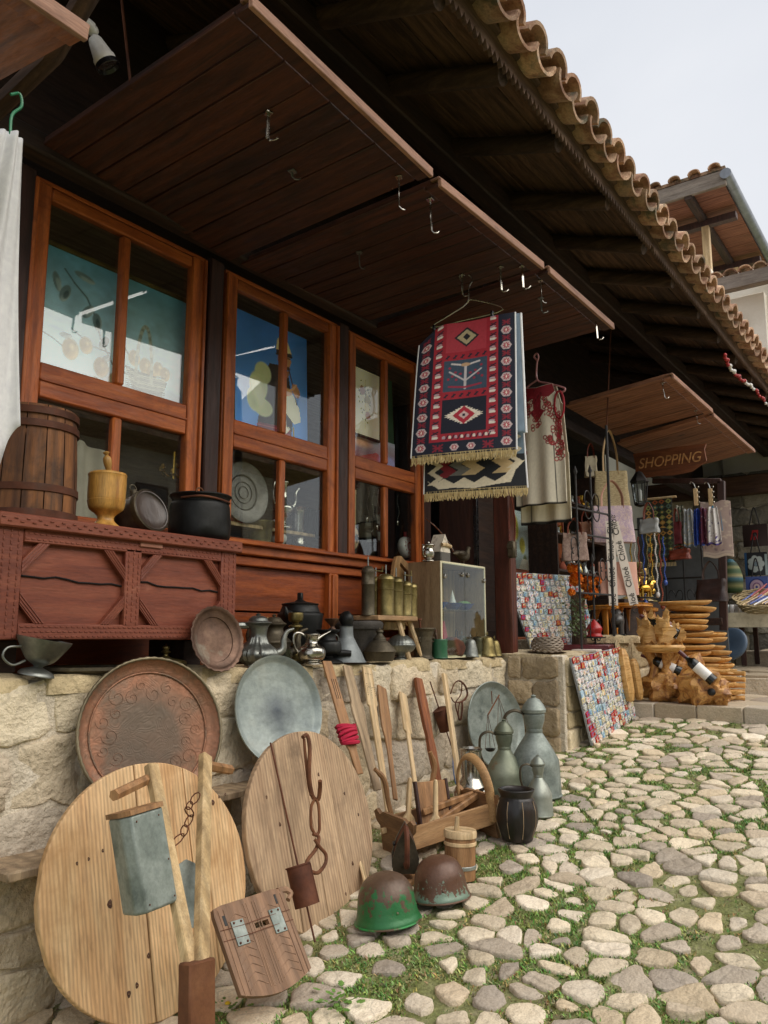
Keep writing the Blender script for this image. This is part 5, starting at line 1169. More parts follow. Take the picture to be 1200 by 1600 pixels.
disc('brown_round_board', 'weathered brown round table board leaning behind the iron hook', 2.61, -.36, .727, .388, .25, .024, (-.42, -.02, .38), OLDPL)
KN = pm('dark_knot', ['2a160c', '4a2c18', '5f3c22'], scale=60, rough=.7, bump=.2)
for nm, r_, kn in (('pale_round_board', .392, ((-.16, -.02, 9), (-.26, .12, 4), (-.22, .125, 4), (-.17, .14, 4), (-.10, .18, 4), (-.065, .19, 5), (-.005, .19, 5), (-.04, -.20, 6), (-.015, -.20, 6), (.045, -.19, 7), (.03, -.19, 6), (.075, -.185, 4), (-.12, -.285, 7), (-.09, -.27, 6), (.14, -.16, 5), (.21, -.12, 4), (.28, .22, 7), (.31, .235, 4), (.34, .24, 4), (.24, .19, 4), (.20, .22, 4))), ('brown_round_board', .388, ((-.2, .05, 6), (.08, .2, 6), (-.06, .22, 4), (.23, .1, 5), (.2, -.18, 6), (-.25, .16, 5), (.3, .0, 5), (.12, -.28, 5)))):
    t = bpy.data.objects[nm]
    for x, z, w_ in kn:
        mb = MB(); mb.lathe([(.001, .0006), (w_ * .0009, .0005), (w_ * .001, 0)], 10, M=Matrix.Translation((x, -.0165, z)) @ Matrix.Rotation(PI / 2, 4, 'X') @ Matrix.Diagonal((1, 1.5, 1, 1)), mod=lambda a, z: 1 + .15 * math.sin(3 * a + x * 50)); mb.build('knot', KN, t)
# stone ledge boards poking out of the wall
for i, (pa, pb, w_, lb) in enumerate((((22, 1366), (80, 1340), .05, 'end of a grey timber ledge sticking out left of the pale round board'), ((340, 1245), (395, 1235), .05, 'end of a grey timber ledge between the two round boards'))):
    a = P(*pa, Y=-.20 if i == 0 else -.16); o = MB(); o.box(.16, .1, -.01, .36, .2, .032, .006); o = o.build('timber_ledge', GREYW, None, loc=a); tag(o, lb, 'ledge', 'timber ledges set in the stone wall')

# long paddles along the wall
def paddle(label, top, bot, prof, m, th=.012, Yt=-.035, Yb=-.26, name='wooden_paddle', cat='paddle', grp='wooden paddles leaning along the wall', holes=None, extra=None):
    a = P(*bot, Y=Yb); b_ = P(*top, Y=Yt); L_ = (b_ - a).length
    t = thing(name, label, cat, M=frame(a, b_), group=grp); k = 1 / K((a + b_) / 2) * 1.22
    l = [(-w_ * k / 2, s_ * L_) for s_, w_ in prof]; r_ = [(w_ * k / 2, s_ * L_) for s_, w_ in prof]
    mb = MB(); mb.prism(l + r_[::-1], -th / 2, th / 2, 'y'); o = mb.build('blade', m, t, ang=30); md = o.modifiers.new('b', 'BEVEL'); md.width = .0035; md.segments = 2; md.limit_method = 'ANGLE'
    if holes:
        hb = MB()
        for x, z in holes: hb.lathe([(.001, 0), (.0028, 0)], 8, M=Matrix.Translation((x * k, -th / 2 - .0008, z * L_)) @ Matrix.Rotation(PI / 2, 4, 'X'))
        hb.build('burnt_dots', INK, t, kind='stuff')
    return t, L_, k
t, L_, k = paddle('split brown slat with a red cloth band tied round its middle, leftmost of the paddles', (510, 1033), (562, 1210), [(0, 13), (.2, 14), (.25, 20), (1, 18)], BROWNW)
mb = MB(); 
for i in range(6): mb.tube([(13 * k * math.cos(a) * (1 + .04 * i % 2), 8 * k * math.sin(a), L_ * (.27 + i * .026) + .009 * math.sin(a + i)) for a in [j * .63 for j in range(10)]], .0098, 6, closed=True)
mb.tube([(13 * k, 0, L_ * .36), (16 * k, -.01, L_ * .42)], .01, 6); mb.build('red_cloth_band', pm('crimson_cloth', ['9c1030', 'bd1f42'], rough=.85, bump=.4), t)
mb = MB()
for x in (-3, 1, 5): mb.box(x * k, -.0065, L_ * .74, .002, .002, L_ * .18, 0)
mb.build('slit', INK, t)
paddle('broad grey-brown slat with a notch, second from the left of the paddles', (542, 1040), (590, 1235), [(0, 14), (.45, 18), (.6, 25), (.66, 25), (.7, 20), (1, 17)], GREYW)
hl = [(x, .95) for x in (-7, -3.5, 0, 3.5, 7)] + [(x, z) for x in (-8, 8) for z in (.80, .815, .83, .845, .86, .875)] + [(0, .78 + .013 * i) for i in range(9)] + [(x, .855) for x in (-5, -2.5, 2.5, 5)]
t, L_, k = paddle('pale new paddle with a cross of burnt dots on its square blade', (573, 1043), (608, 1275), [(0, 10), (.6, 13), (.72, 15), (.73, 22), (1, 20)], LIGHTW, holes=hl)
paddle('orange-brown paddle with a tapered scalloped blade, right of the dotted one', (596, 1073), (618, 1250), [(0, 8), (.4, 9), (.52, 14), (.62, 24), (.97, 21), (1, 19)], BROWNW)
paddle('small pale paddle with a square blade, fifth along the wall', (629, 1083), (652, 1250), [(0, 8), (.52, 9), (.6, 9), (.62, 19), (.97, 18), (1, 15)], LIGHTW)
paddle('gnarled reddish split log stick leaning between the pale paddle and the iron roaster', (653, 1060), (690, 1250), [(0, 8), (.15, 12), (.4, 16), (.5, 13), (.6, 17), (.8, 19), (1, 15)], wood('red_gnarled_wood', ['5a3019', '8a4f2a', 'a5683a'], 'z', rough=.7, bump=.8), th=.022, name='log_stick', cat='stick')
paddle('round pale broom handle standing behind the small iron roaster', (694, 1053), (720, 1240), [(0, 9), (1, 9)], LIGHTW, th=.02, name='broom_handle', cat='handle', grp=None)
paddle('thin pale stake on the ground between the brown round board and the green helmet', (563, 1345), (577, 1400), [(0, 11), (1, 11)], LIGHTW, th=.012, Yt=-.40, Yb=-.52, name='wooden_stake', cat='stake', grp=None)
def roaster(label, a, b_, c0, c1, r_, m=RUST):
    """iron drum on a long rod from a to b_; drum between fractions c0..c1"""
    t = thing('coffee_roaster', label, 'coffee roaster', M=frame(a, b_)); L_ = (b_ - a).length
    mb = MB(); mb.tube([(0, 0, 0), (0, 0, L_)], .004, 6); mb.build('rod', m, t)
    mb = MB(); mb.lathe([(.001, c0 * L_), (r_, c0 * L_), (r_, c1 * L_), (r_ * 1.08, c1 * L_ + .001), (r_ * 1.08, c1 * L_ + .006), (.001, c1 * L_ + .006)], 24 if r_ > .05 else 20); mb.tube([(r_, 0, c0 * L_), (r_, 0, c1 * L_)], .004, 5); mb.tube([(r_ * .7, -r_ * .72, c0 * L_), (r_ * .7, -r_ * .72, c1 * L_)], .004, 5); mb.build('drum', m, t); return t, L_
a, b_ = P(492, 1472, Y=-.66), P(423, 1162, Y=-.42)
t, L_ = roaster('rusty hexagonal iron coffee roaster drum on a long rod leaning on the brown round board', a, b_, .17, .36, .043)
mb = MB(); mb.tube([(0, 0, L_), (0, 0, L_ + .001), (-.002, 0, L_ + .002)], .004, 6); mb.build('rod_end', RUST, t)
mb = MB(); q_ = P(423, 1162, Y=-.42); q2 = P(421, 1133, Y=-.42)
roaster('small rusty iron coffee roaster hanging on the wall by a thin rod', P(715, 1195, Y=-.10), P(672, 1065, Y=-.03), .42, .66, .040)
# the hook and chain
t = thing('iron_hook_chain', 'rusty forged hook, ring links and S-hook hanging down the brown round board', 'hook chain', P(490, 1250, Y=-.42))
o_ = lambda x, y, Y=-.47: P(x, y, Y=Y) - P(490, 1250, Y=-.42)
for nm, pts, r_ in (('hook', [(473, 1152, -.37), (480, 1149, -.37), (484, 1170, -.40), (483, 1210, -.43), (488, 1243, -.44), (497, 1249, -.46), (500, 1232, -.47), (500, 1220, -.48)], .0085), ('eye', [(475, 1155, -.365), (478, 1190, -.40), (482, 1225, -.42), (486, 1243, -.44)], .006),
                    ('link', [(491, 1250, -.45), (486, 1262, -.46), (486, 1290, -.48), (490, 1300, -.49), (494, 1304, -.49), (499, 1296, -.49), (498, 1262, -.47), (495, 1250, -.46)], .006),
                    ('s_hook', [(489, 1303, -.5), (498, 1308, -.51), (494, 1326, -.53), (480, 1345, -.55), (482, 1358, -.56), (496, 1364, -.57), (508, 1350, -.56), (509, 1335, -.55), (500, 1324, -.54), (492, 1312, -.53)], .007)):
    mb = MB(); mb.tube(sm([o_(*p) for p in pts], 4), r_, 8, closed=(nm == 'link')); mb.build(nm, RUST2, t)
# ring shears on the wall
t = thing('iron_shackle', 'rusty iron ring shackle with two hanging jaws on the wall left of the oval tray', 'shackle', P(716, 1085, Y=-.04))
o_ = lambda x, y: P(x, y, Y=-.05) - P(716, 1085, Y=-.04)
for nm, pts in (('ring', [(704, 1084), (710, 1068), (718, 1064), (727, 1072), (730, 1086), (722, 1096), (710, 1097), (705, 1090)]), ('jaw', [(722, 1066), (720, 1085), (712, 1098), (714, 1112), (719, 1125), (722, 1110), (722, 1097)]), ('jaw', [(718, 1098), (716, 1112), (717, 1124), (720, 1124)])):
    mb = MB(); mb.tube(sm([o_(*p) for p in pts], 4), .006, 6, flat=.6); mb.build(nm, RUST, t)
# blue cord
mb = MB(); mb.tube(sm([P(706, 1130, Y=-.06), P(708, 1160, Y=-.10), P(708, 1200, Y=-.16), P(712, 1225, Y=-.2)], 5), .003, 6); o = mb.build('dangling_string', ROPE); tag(o, 'thin blue cord dangling beside the broom handle', 'cord')
# balance scale in front of the oval tray
t = thing('balance_scale', 'old hand balance with two small black pans hung on cords before the oval tray', 'scales', P(780, 1090, Y=-.30))
o_ = lambda x, y, Y=-.32: P(x, y, Y=Y) - P(780, 1090, Y=-.30)
mb = MB(); mb.tube([o_(762, 1118), o_(780, 1086)], .004, 6); mb.tube([o_(768, 1080), o_(769, 1100)], .003, 6); mb.build('beam', RUST2, t)
for cx_, cy_, w_ in ((789, 1150, 12), (766, 1170, 8)):
    mb = MB(); src = (779, 1088) if cx_ > 780 else (762, 1115)
    for dx in (-w_, 0, w_): mb.tube([o_(*src), o_(cx_ + dx, cy_)], .0016, 5)
    mb.build('cord', COPR, t); k = 1 / K(P(cx_, cy_, Y=-.32)); mb = MB(); mb.lathe(sp([(.001, -.018), (w_ * k * .7, -.012), (w_ * k, 0), (w_ * k * .95, 0), (.001, -.012)], 2), 20, M=Matrix.Translation(o_(cx_, cy_))); mb.build('pan', BLKIRON, t)

# tall ewers
def ewer(label, px, pyb, h_px, Y, m, hs=-1, sc=1, prof=None, neck=None, lidm=None):
    p = P(px, pyb, Y=Y); k = 1 / K(p); z = gz(p.x) + .012; h = h_px * k
    t = thing('water_ewer', label, 'ewer', (p.x, Y, z), math.radians(-50), 'metal water ewers by the end of the wall')
    mb = MB(); mb.lathe([(r * h * .95, q * h) for r, q in prof], 40); mb.v = [(x * (1 + .03 * noise.noise(Vector((x, y, z)) * 12 + p)), y * (1 + .03 * noise.noise(Vector((x, y, z)) * 12 + p)), z) for x, y, z in mb.v]; mb.build('body', m, t, ang=28)
    mb = MB(); mb.lathe([(r * h, q * h) for r, q in [(.085, .80), (.12, .82), (.125, .85), (.1, .90), (.06, .95), (.02, .97), (.03, .985), (.001, 1.0)]], 28); mb.build('lid', lidm or m, t, ang=28)
    mb = MB(); mb.tube(sm([(hs * .09 * h, 0, .80 * h), (hs * .2 * h, 0, .84 * h), (hs * .30 * h, 0, .78 * h), (hs * .31 * h, 0, .60 * h), (hs * .27 * h, 0, .46 * h)], 5), .010 * h / .5, 8, flat=.6); mb.build('handle', RUST if lidm else BRNZ, t)
    return t
big = [(.001, 0), (.27, 0), (.28, .015), (.27, .03), (.255, .30), (.25, .36), (.17, .50), (.11, .58), (.085, .62), (.09, .64), (.085, .66), (.11, .74), (.115, .80), (.10, .82), (.001, .82)]
ewer('tallest galvanised ewer with a conical lid at the corner of the terrace wall', 838, 1255, 155, -.62, GALV, prof=big)
ewer('green-tarnished ewer standing between the toolbox arch and the tallest ewer', 790, 1268, 125, -.50, pm('verdigris_copper', ['4f5648', '6d7463', '8b8f7c'], rough=.5, metal=.5, spot=('8a6a4a', 7, .62, .1)), prof=big)
ewer('small slender ewer with pointed lid in front of the tallest one', 843, 1287, 92, -.76, pm('patchy_tin', ['6a7068', '8b9187', 'a9aca2'], rough=.45, metal=.6, spot=('5d6b57', 7, .6, .1)), prof=[(r * (.93 if q < .5 else .95), q) for r, q in big])
p = P(742, 1262, Y=-.42); k = 1 / K(p); h = 95 * k
t = thing('bright_tin_jug', 'bright tin jug with wide neck half hidden inside the arch of the toolbox', 'jug', (p.x, -.40, gz(p.x) + .01), .3)
mb = MB(); mb.lathe([(r * h, q * h) for r, q in [(.001, 0), (.3, 0), (.3, .3), (.17, .5), (.15, .55), (.16, .7), (.18, .95), (.2, .98), (.17, 1.0), (.15, .9), (.001, .85)]], 32); mb.build('body', SILV, t, ang=28)
handle(t, [(-.17 * h, 0, .95 * h), (-.36 * h, 0, .92 * h), (-.36 * h, 0, .6 * h), (-.2 * h, 0, .45 * h)], .006, TIND)
p = P(808, 1300, Y=-.80); k = 1 / K(p)
t = vessel('black_clay_crock', 'black ribbed clay crock with an open mouth on the cobbles beside the toolbox', 'crock', (p.x, -.80, gz(p.x) + .012), 76 * k, [(.001, 0), (.27, 0), (.32, .05), (.42, .35), (.42, .6), (.36, .8), (.33, .86), (.36, .95), (.37, 1.0), (.32, 1.0), (.29, .88), (.3, .5), (.001, .3)], pm('black_glazed_clay', ['100e0d', '1d1a19', '33241b'], rough=.4, bump=.3), mod=lambda a, z: 1 + (.012 * max(0, math.cos(10 * a)) ** 8 if .1 < z < .5 else 0), n=80)
for i in range(8):
    mb = MB(); a = i * PI / 4; mb.tube([(r * 76 * k * math.cos(a), r * 76 * k * math.sin(a), z * 76 * k) for r, z in ((.335, .08), (.425, .35), (.428, .6), (.37, .8))], .0022, 5); mb.build('clay_ridge', GREYW, t)

# helmets
def helmet(label, px, py, m, rimm, w_px, rz):
    g_ = G(px, py); k = 1 / K(g_); r_ = w_px * k / 2; t = thing('steel_helmet', label, 'helmet', (g_.x + .02, g_.y + r_ * .75, gz(g_.x) + .02), rot=(-.10, .04, rz), group='old steel helmets on the cobbles')
    mb = MB(); pr = sp([(r_ * 1.0, .0), (r_ * .99, .012), (r_ * .93, .03), (r_ * .89, r_ * .5), (r_ * .82, r_ * .85), (r_ * .62, r_ * 1.18), (r_ * .3, r_ * 1.35), (.001, r_ * 1.39)], 4)
    mb.lathe([(r_ * .97, .004)] + pr, 48, mod=lambda a, z: 1 + .07 * abs(math.cos(a)) ** 2 * (1 if z < .35 else .8)); o = mb.build('shell', m, t, ang=60)
    md = o.modifiers.new('s', 'SOLIDIFY'); md.thickness = .003
    mb = MB(); mb.tube([(r_ * 1.0 * math.cos(a) * (1 + .07 * math.cos(a) ** 2), r_ * 1.0 * math.sin(a) * (1 + .07 * math.cos(a) ** 2), .003) for a in [j * PI / 24 for j in range(48)]], .004, 6, closed=True); mb.build('rim', rimm, t)
    for a in (0.4, 3.6):
        mb = MB(); mb.ball((r_ * .93 * math.cos(a), r_ * .93 * math.sin(a), r_ * .4), .006, 8, 6); mb.build('rivet', rimm, t)
    return t
def helmmat(name, top, low, spotc, seed):
    m = pm(name, [top, top], scale=8, rough=.42, metal=.15, bump=.25, bs=25, spot=(spotc, 9, .6, .04), rvar=0, fine=.15)
    n = m.node_tree; b = n.nodes['Principled BSDF']; src = b.inputs['Base Color'].links[0].from_socket
    tc = n.nodes.new('ShaderNodeTexCoord'); sx = n.nodes.new('ShaderNodeSeparateXYZ'); n.links.new(tc.outputs['Object'], sx.inputs[0])
    nz = n.nodes.new('ShaderNodeTexNoise'); nz.inputs['Scale'].default_value = 24; nz.inputs['Detail'].default_value = 10; nz.inputs['Roughness'].default_value = .72; n.links.new(tc.outputs['Object'], nz.inputs['Vector'])
    ma = n.nodes.new('ShaderNodeMath'); ma.operation = 'MULTIPLY_ADD'; ma.inputs[1].default_value = .45; n.links.new(nz.outputs['Fac'], ma.inputs[0]); n.links.new(sx.outputs['Z'], ma.inputs[2])
    rp = n.nodes.new('ShaderNodeValToRGB'); rp.color_ramp.elements[0].position = seed; rp.color_ramp.elements[1].position = seed + .012; n.links.new(ma.outputs[0], rp.inputs[0])
    mxx = n.nodes.new('ShaderNodeMixRGB'); n.links.new(rp.outputs[0], mxx.inputs[0]); mxx.inputs[1].default_value = hx(low); n.links.new(src, mxx.inputs[2]); n.links.new(mxx.outputs[0], b.inputs['Base Color']); return m
helmet('steel helmet with bright green paint round the brim and a worn brown crown', 634, 1458, helmmat('worn_green_helmet', '5b4738', '2a6b3c', '3a7448', .30), HELMG, 106, .5)
helmet('rusty brown steel helmet with pale green flecks at its brim, behind the green one', 715, 1420, helmmat('worn_brown_helmet', '5c4030', '6f8574', '5f8a70', .25), HELMB, 93, .2)
# small lidded churn
g_ = G(738, 1380); k = 1 / K(g_)
t = thing('small_wooden_churn', 'small round stave box with wooden lid and upright peg, behind the brown helmet', 'churn', (g_.x, g_.y + .06, gz(g_.x) + .01), rot=(0, .04, 0)); r_ = 25 * k; h = 62 * k
mb = MB(); mb.lathe([(.001, 0), (r_, 0), (r_ * .98, h), (r_ * .9, h), (.001, h)], 28); mb.build('body', BROWNW, t)
for z in (.3, .86):
    mb = MB(); mb.lathe([(r_ * 1.01, z * h - .008), (r_ * 1.04, z * h - .006), (r_ * 1.04, z * h + .006), (r_ * 1.0, z * h + .008)], 28); mb.build('hoop', LIGHTW if z > .5 else TIN, t)
mb = MB(); mb.lathe([(.001, h + .001), (r_ * 1.06, h + .001), (r_ * 1.07, h + .02), (r_ * 1.0, h + .03), (.001, h + .031)], 28); mb.build('lid', LIGHTW, t)
mb = MB(); mb.tube([(-.03, .0, h + .03), (-.025, 0, h + .085)], [.012, .009], 8); mb.build('peg', LIGHTW, t)

# cradle-like toolbox
A0, B0 = G(648, 1358), G(765, 1318); ax = (B0 - A0); ax.z = 0; Lb = ax.length + .06; az = math.atan2(ax.y, ax.x)
t = thing('arched_toolbox', 'carved wooden carrying box with scrolled ends and a bent arch handle, full of tools', 'toolbox', (A0.x, A0.y, gz(A0.x) + .01), rot=(0, -math.atan(GA) * math.cos(az), az))
bw_ = .26; wb = wood('toolbox_beech', ['7b5a3c', '99754f', 'ae8b63'], 'x', rough=.7)
endp = [(.0, .0), (bw_, .0), (bw_, .13), (bw_ + .03, .15), (bw_ + .045, .19), (bw_ + .02, .205), (bw_ - .01, .185), (bw_ - .04, .20), (.04, .20), (.01, .185), (-.02, .205), (-.045, .19), (-.03, .15), (.0, .13)]
for x in (.0, Lb):
    mb = MB(); mb.prism([(a, b) for a, b in endp], x - .009, x + .009, 'x'); mb.build('end_board', wood('toolbox_end', ['6b4c32', '8a6746', 'a07c56'], 'y', rough=.7), t)
    for y in (.05, .21):
        mb = MB(); mb.box(x - .018 if x == 0 else x + .018, y, .12, .03, .02, .025, .003); mb.build('tenon', LIGHTW, t)
for y in (.012, bw_ - .012):
    mb = MB(); mb.box(Lb / 2, y, .115, Lb - .02, .014, .10, .004); mb.build('side_board', wb, t)
mb = MB(); mb.box(Lb / 2, bw_ / 2, .07, Lb - .02, bw_ - .04, .012, .002); mb.build('floor_board', wb, t)
mb = MB(); ap = arc((Lb - .02, bw_ / 2, .20), bw_ / 2 + .0, 0, PI, 20, 'yz', ry=.17)
vs = []; fs = []
ap = [(Lb - .02, bw_, .08)] + ap + [(Lb - .02, 0, .08)]
mb.tube(ap, .022, 8, flat=.35); o = mb.build('arch_handle', wood('bent_ash', ['8a6640', 'ab8557', 'bd9a6c'], 'y', rough=.6), t)
def intool(name, label, cat, x, y, z0, lean, yaw, parts):
    q_ = t.matrix_world; bpy.context.view_layer.update(); loc = t.matrix_world @ Vector((x, y, z0)); u_ = thing(name, label, cat, loc, rot=(lean[0], lean[1], yaw)); parts(u_); return u_
bpy.context.view_layer.update()
def brush(u_):
    mb = MB(); mb.prism([(-.045, 0), (.045, 0), (.03, .03), (.012, .05), (.01, .19), (.006, .21), (-.006, .21), (-.01, .19), (-.012, .05), (-.03, .03)], -.01, .01, 'y'); o = mb.build('handle', LIGHTW, u_); md = o.modifiers.new('b', 'BEVEL'); md.width = .006; md.segments = 2; md.limit_method = 'ANGLE'
    mb = MB(); mb.box(0, 0, -.02, .085, .022, .04, .003); mb.build('bristle_block', pm('brown_bristle', ['3c241a', '57382a'], rough=.9, bump=.6), u_)
    mb = MB(); mb.box(0, 0, .002, .087, .024, .008, .002); mb.build('blue_band', ROPE, u_)
intool('hand_brush', 'wooden hand brush with blue band, left one standing in the toolbox', 'brush', .09, .17, .13, (0, .06), az, brush)
intool('hand_brush', 'wooden hand brush standing in the toolbox nearer the street', 'brush', .17, .06, .12, (0, .02), az, brush)
def ladle(u_):
    mb = MB(); mb.tube(sm([(0, 0, 0), (.005, 0, .15), (.02, 0, .26), (-.01, 0, .33)], 4), [.012] * 6 + [.014] * 5 + [.01] * 2, 8); mb.build('stem', BROWNW, u_)
intool('curved_stick', 'curved brown wooden handle rising from the back of the toolbox', 'stick', .06, .23, .08, (0, -.35), az, ladle)
intool('curved_stick', 'dark curved wooden hook handle rising near the middle of the toolbox', 'stick', .22, .2, .10, (.05, .05), az, ladle)
def card(u_):
    mb = MB(); mb.box(0, 0, .10, .17, .014, .2, .004); mb.build('board', BROWNW, u_)
    for x in (-.088, .088):
        mb = MB(); mb.box(x, -.002, .10, .014, .024, .21, .003); mb.build('iron_edge', DARKZ, u_)
intool('wool_card', 'rectangular wool-carding board with dark edges leaning inside the toolbox', 'board', .22, .13, .10, (-.25, 0), az, card)
def saw(u_):
    mb = MB(); mb.box(.0, 0, .0, .36, .02, .03, .006); mb.build('bar', BROWNW, u_); mb = MB(); mb.prism([(.16, -.012), (.26, .012), (.17, .012)], -.005, .005, 'y'); mb.build('blade', BLKIRON, u_)
intool('long_plane', 'long dark wooden tool lying across the toolbox toward the arch', 'tool', .33, .14, .18, (0, -.15), az + .1, saw)
intool('wood_wedge', 'small iron-tipped wooden tool lying in the toolbox', 'tool', .3, .09, .15, (0, -.3), az + .2, saw)
# charcoal iron standing on its heel
g_ = P(622, 1325, Y=-.52); k = 1 / K(g_)
t = thing('charcoal_iron', 'antique charcoal flat iron with slotted sides and curled handle, standing on end', 'iron', (g_.x - .02, -.57, gz(g_.x) + .06), rot=(.1, 0, -.9))
base = [(-.05, 0), (.05, 0), (.052, .06), (.035, .12), (0, .19), (-.035, .12), (-.052, .06)]
mb = MB(); mb.prism(base, -.03, .03, 'y'); mb.build('body', RUST, t)
mb = MB(); mb.prism([(a * 1.08, b * 1.03 - .003) for a, b in base], -.042, -.031, 'y'); mb.build('lid', BRNZ, t)
mb = MB(); mb.prism([(a * 1.08, b * 1.03 - .003) for a, b in base], .031, .04, 'y'); mb.build('sole', TIND, t)
for x, z in ((-.0, .03), (0, .07)):
    mb = MB(); mb.box(-.048 - 0, 0, .04 + z, .012, .03, .012, .004); mb.build('slot', INK, t)
mb = MB(); mb.tube(sm([(0, -.04, .04), (0, -.10, .05), (0, -.11, .1), (0, -.10, .17), (0, -.05, .19)], 4), .011, 8); mb.build('handle', RUST, t)
mb = MB(); mb.box(.0, 0, -.03, .22, .12, .03, .006, rz=.3); o = mb.build('wood_block', BROWNW, None, loc=(g_.x - .02, -.55, gz(g_.x) + .045)); tag(o, 'small wooden block under the charcoal iron', 'block')

# carved board with steel plates, front
c00, c10, c11, c01 = P(378, 1568, Y=-.74), P(483, 1512, Y=-.76), P(436, 1375, Y=-.60), P(327, 1425, Y=-.56)
xa = (c10 - c00); wdt = xa.length; z_ = ((c01 + c11) / 2 - (c00 + c10) / 2); hgt = z_.length
zax = z_.normalized(); yax = (zax.cross(xa)).normalized(); xax = yax.cross(zax)
Mx = Matrix(((xax.x, yax.x, zax.x, c00.x), (xax.y, yax.y, zax.y, c00.y), (xax.z, yax.z, zax.z, c00.z), (0, 0, 0, 1)))
t = thing('carved_wooden_panel', 'carved brown wooden panel with two steel plates and slots, leaning on the brown disc', 'panel', M=Mx)
w_, h_ = wdt, hgt
out = [(0, .02)] + [(w_ * i / 8, .018 - .03 * math.sin(PI * i / 8)) for i in range(1, 8)] + [(w_, .02), (w_, h_ * .88), (w_ + .004, h_ * .93), (w_ - .01, h_ * 1.0), (w_ * .85, h_ * 1.02), (w_ * .1, h_ * 1.0), (0, h_ * .98), (-.005, h_ * .9)]
bm = bmesh.new(); ringgeo(bm, out, [(w_ * .46, h_ * .655), (w_ * .66, h_ * .655), (w_ * .66, h_ * .715), (w_ * .46, h_ * .715)], .009); me = bpy.data.meshes.new('panel'); bm.to_mesh(me); bm.free(); me.materials.append(CARVED); o = bpy.data.objects.new('board', me); COL.objects.link(o); o.parent = t
mb = MB()
for x in (.05, .12, .40, .44, .52, .56, .88, .95): mb.tube([(w_ * x, -.0095, h_ * .04), (w_ * x, -.0095, h_ * .95)], .0016, 4)
for j in range(9):
    z = h_ * (.08 + j * .09)
    for x0, x1 in ((.14, .38), (.6, .86)):
        if abs(z / h_ - .68) > .06: mb.tube([(w_ * x0, -.0095, z), (w_ * (x0 + x1) / 2, -.0095, z + h_ * .07), (w_ * x1, -.0095, z)], .0015, 4)
for j in range(40): mb.tube([(w_ * .45, -.0095, h_ * (.04 + j * .0145)), (w_ * .51, -.0095, h_ * (.045 + j * .0145))], .0012, 4)
mb.build('carving', CARVED, t, kind='stuff')
for x in (.24, .78):
    mb = MB(); mb.box(w_ * x, -.0115, h_ * .665, w_ * .17, .003, h_ * .27, .001); mb.build('steel_plate', GALV, t)
    for dx in (-.05, .05):
        for dz in (-.11, .11): mb = MB(); mb.ball((w_ * (x + dx), -.0135, h_ * (.665 + dz)), .004, 8, 5); mb.build('rivet', RUST, t)
for x, z in ((.10, .83), (.87, .90)):
    mb = MB(); mb.box(w_ * x, -.0085, h_ * z, .012, .003, .032, .001); mb.build('slot', INK, t)
for z in (.625, .74):
    mb = MB(); mb.tube([(0, -.0105, h_ * z), (w_ * .3, -.0135, h_ * (z - .01)), (w_ * .6, -.0135, h_ * z), (w_, -.0105, h_ * z)], .0012, 4); mb.build('wire', RUST, t)
mb = MB(); mb.tube(sm([(w_ * .96, 0, h_ * .99), (w_ * 1.08, 0, h_ * .98), (w_ * 1.13, 0, h_ * .92), (w_ * 1.06, 0, h_ * .86)], 4), [.012] * 5 + [.011] * 4 + [.009] * 4, 8, flat=.9); mb.build('horn', CARVED, t)

# wooden yoke of two poles with a rusty socket, and the tin scoop hung on it
S0 = P(306, 1640, Y=-.84)
t = thing('two_pole_tool', 'long two-legged wooden tool with peg handles, joined by a rusty iron socket at its foot', 'farm tool', S0)
def pole(pts, w_, d_, m, name):
    a, b_ = P(*pts[0][:2], Y=pts[0][2]) - S0, P(*pts[1][:2], Y=pts[1][2]) - S0; M_ = frame(a, b_); L_ = (b_ - a).length
    mb = MB(); mb.box(0, 0, L_ / 2, w_, d_, L_, .005, M=M_); return mb.build(name, m, t), M_, L_
pw_ = wood('pale_worn_pole', ['8e744f', 'b0956b', 'cbb288'], 'z', rough=.7)
pole(((300, 1520, -.80), (236, 1195, -.46)), .042, .032, pw_, 'pole'); pole(((314, 1510, -.81), (321, 1180, -.46)), .045, .03, pw_, 'pole')
pole(((307, 1640, -.84), (308, 1500, -.805)), .095, .05, RUST2, 'iron_socket')
mb = MB(); mb.tube([P(178, 1243, Y=-.53) - S0, P(234, 1216, Y=-.47) - S0], .017, 6); mb.build('peg_handle', BROWNW, t)
mb = MB(); mb.tube([P(322, 1196, Y=-.46) - S0, P(360, 1203, Y=-.42) - S0], .017, 6); mb.build('peg_handle', BROWNW, t)
mb = MB(); pts = [(310, 1240), (300, 1255), (292, 1262), (300, 1275), (290, 1290), (286, 1305), (268, 1320)]
for i, (x, y) in enumerate(pts[:-1]):
    c = (P(x, y, Y=-.56) + P(*pts[i + 1], Y=-.56)) / 2 - S0; d = (P(*pts[i + 1], Y=-.56) - P(x, y, Y=-.56)); rr_ = d.length * .6; M_ = frame(c - d.normalized() * rr_, c + d, (0, 1, 0) if i % 2 else (1, .4, 0))
    mb.tube([M_ @ Vector((.012 * math.cos(a), 0, rr_ + rr_ * math.sin(a))) for a in [j * .7 for j in range(9)]], .0022, 5, closed=True)
mb.build('chain', RUST, t)
a, b_ = P(238, 1420, Y=-.66), P(214, 1270, Y=-.60)
t = thing('tin_scoop_box', 'bent galvanised sheet box with a wooden end, hung on the two-pole tool', 'scoop', M=frame(a, b_, (.25, 1, 0))); L_ = (b_ - a).length; t.scale = (.74, .9, 1)
mb = MB(); g_ = [(-.08, .05), (-.075, -.03), (-.045, -.05), (.085, -.045), (.09, -.03), (.088, -.028), (-.04, -.047), (-.072, -.028), (-.077, .05)]
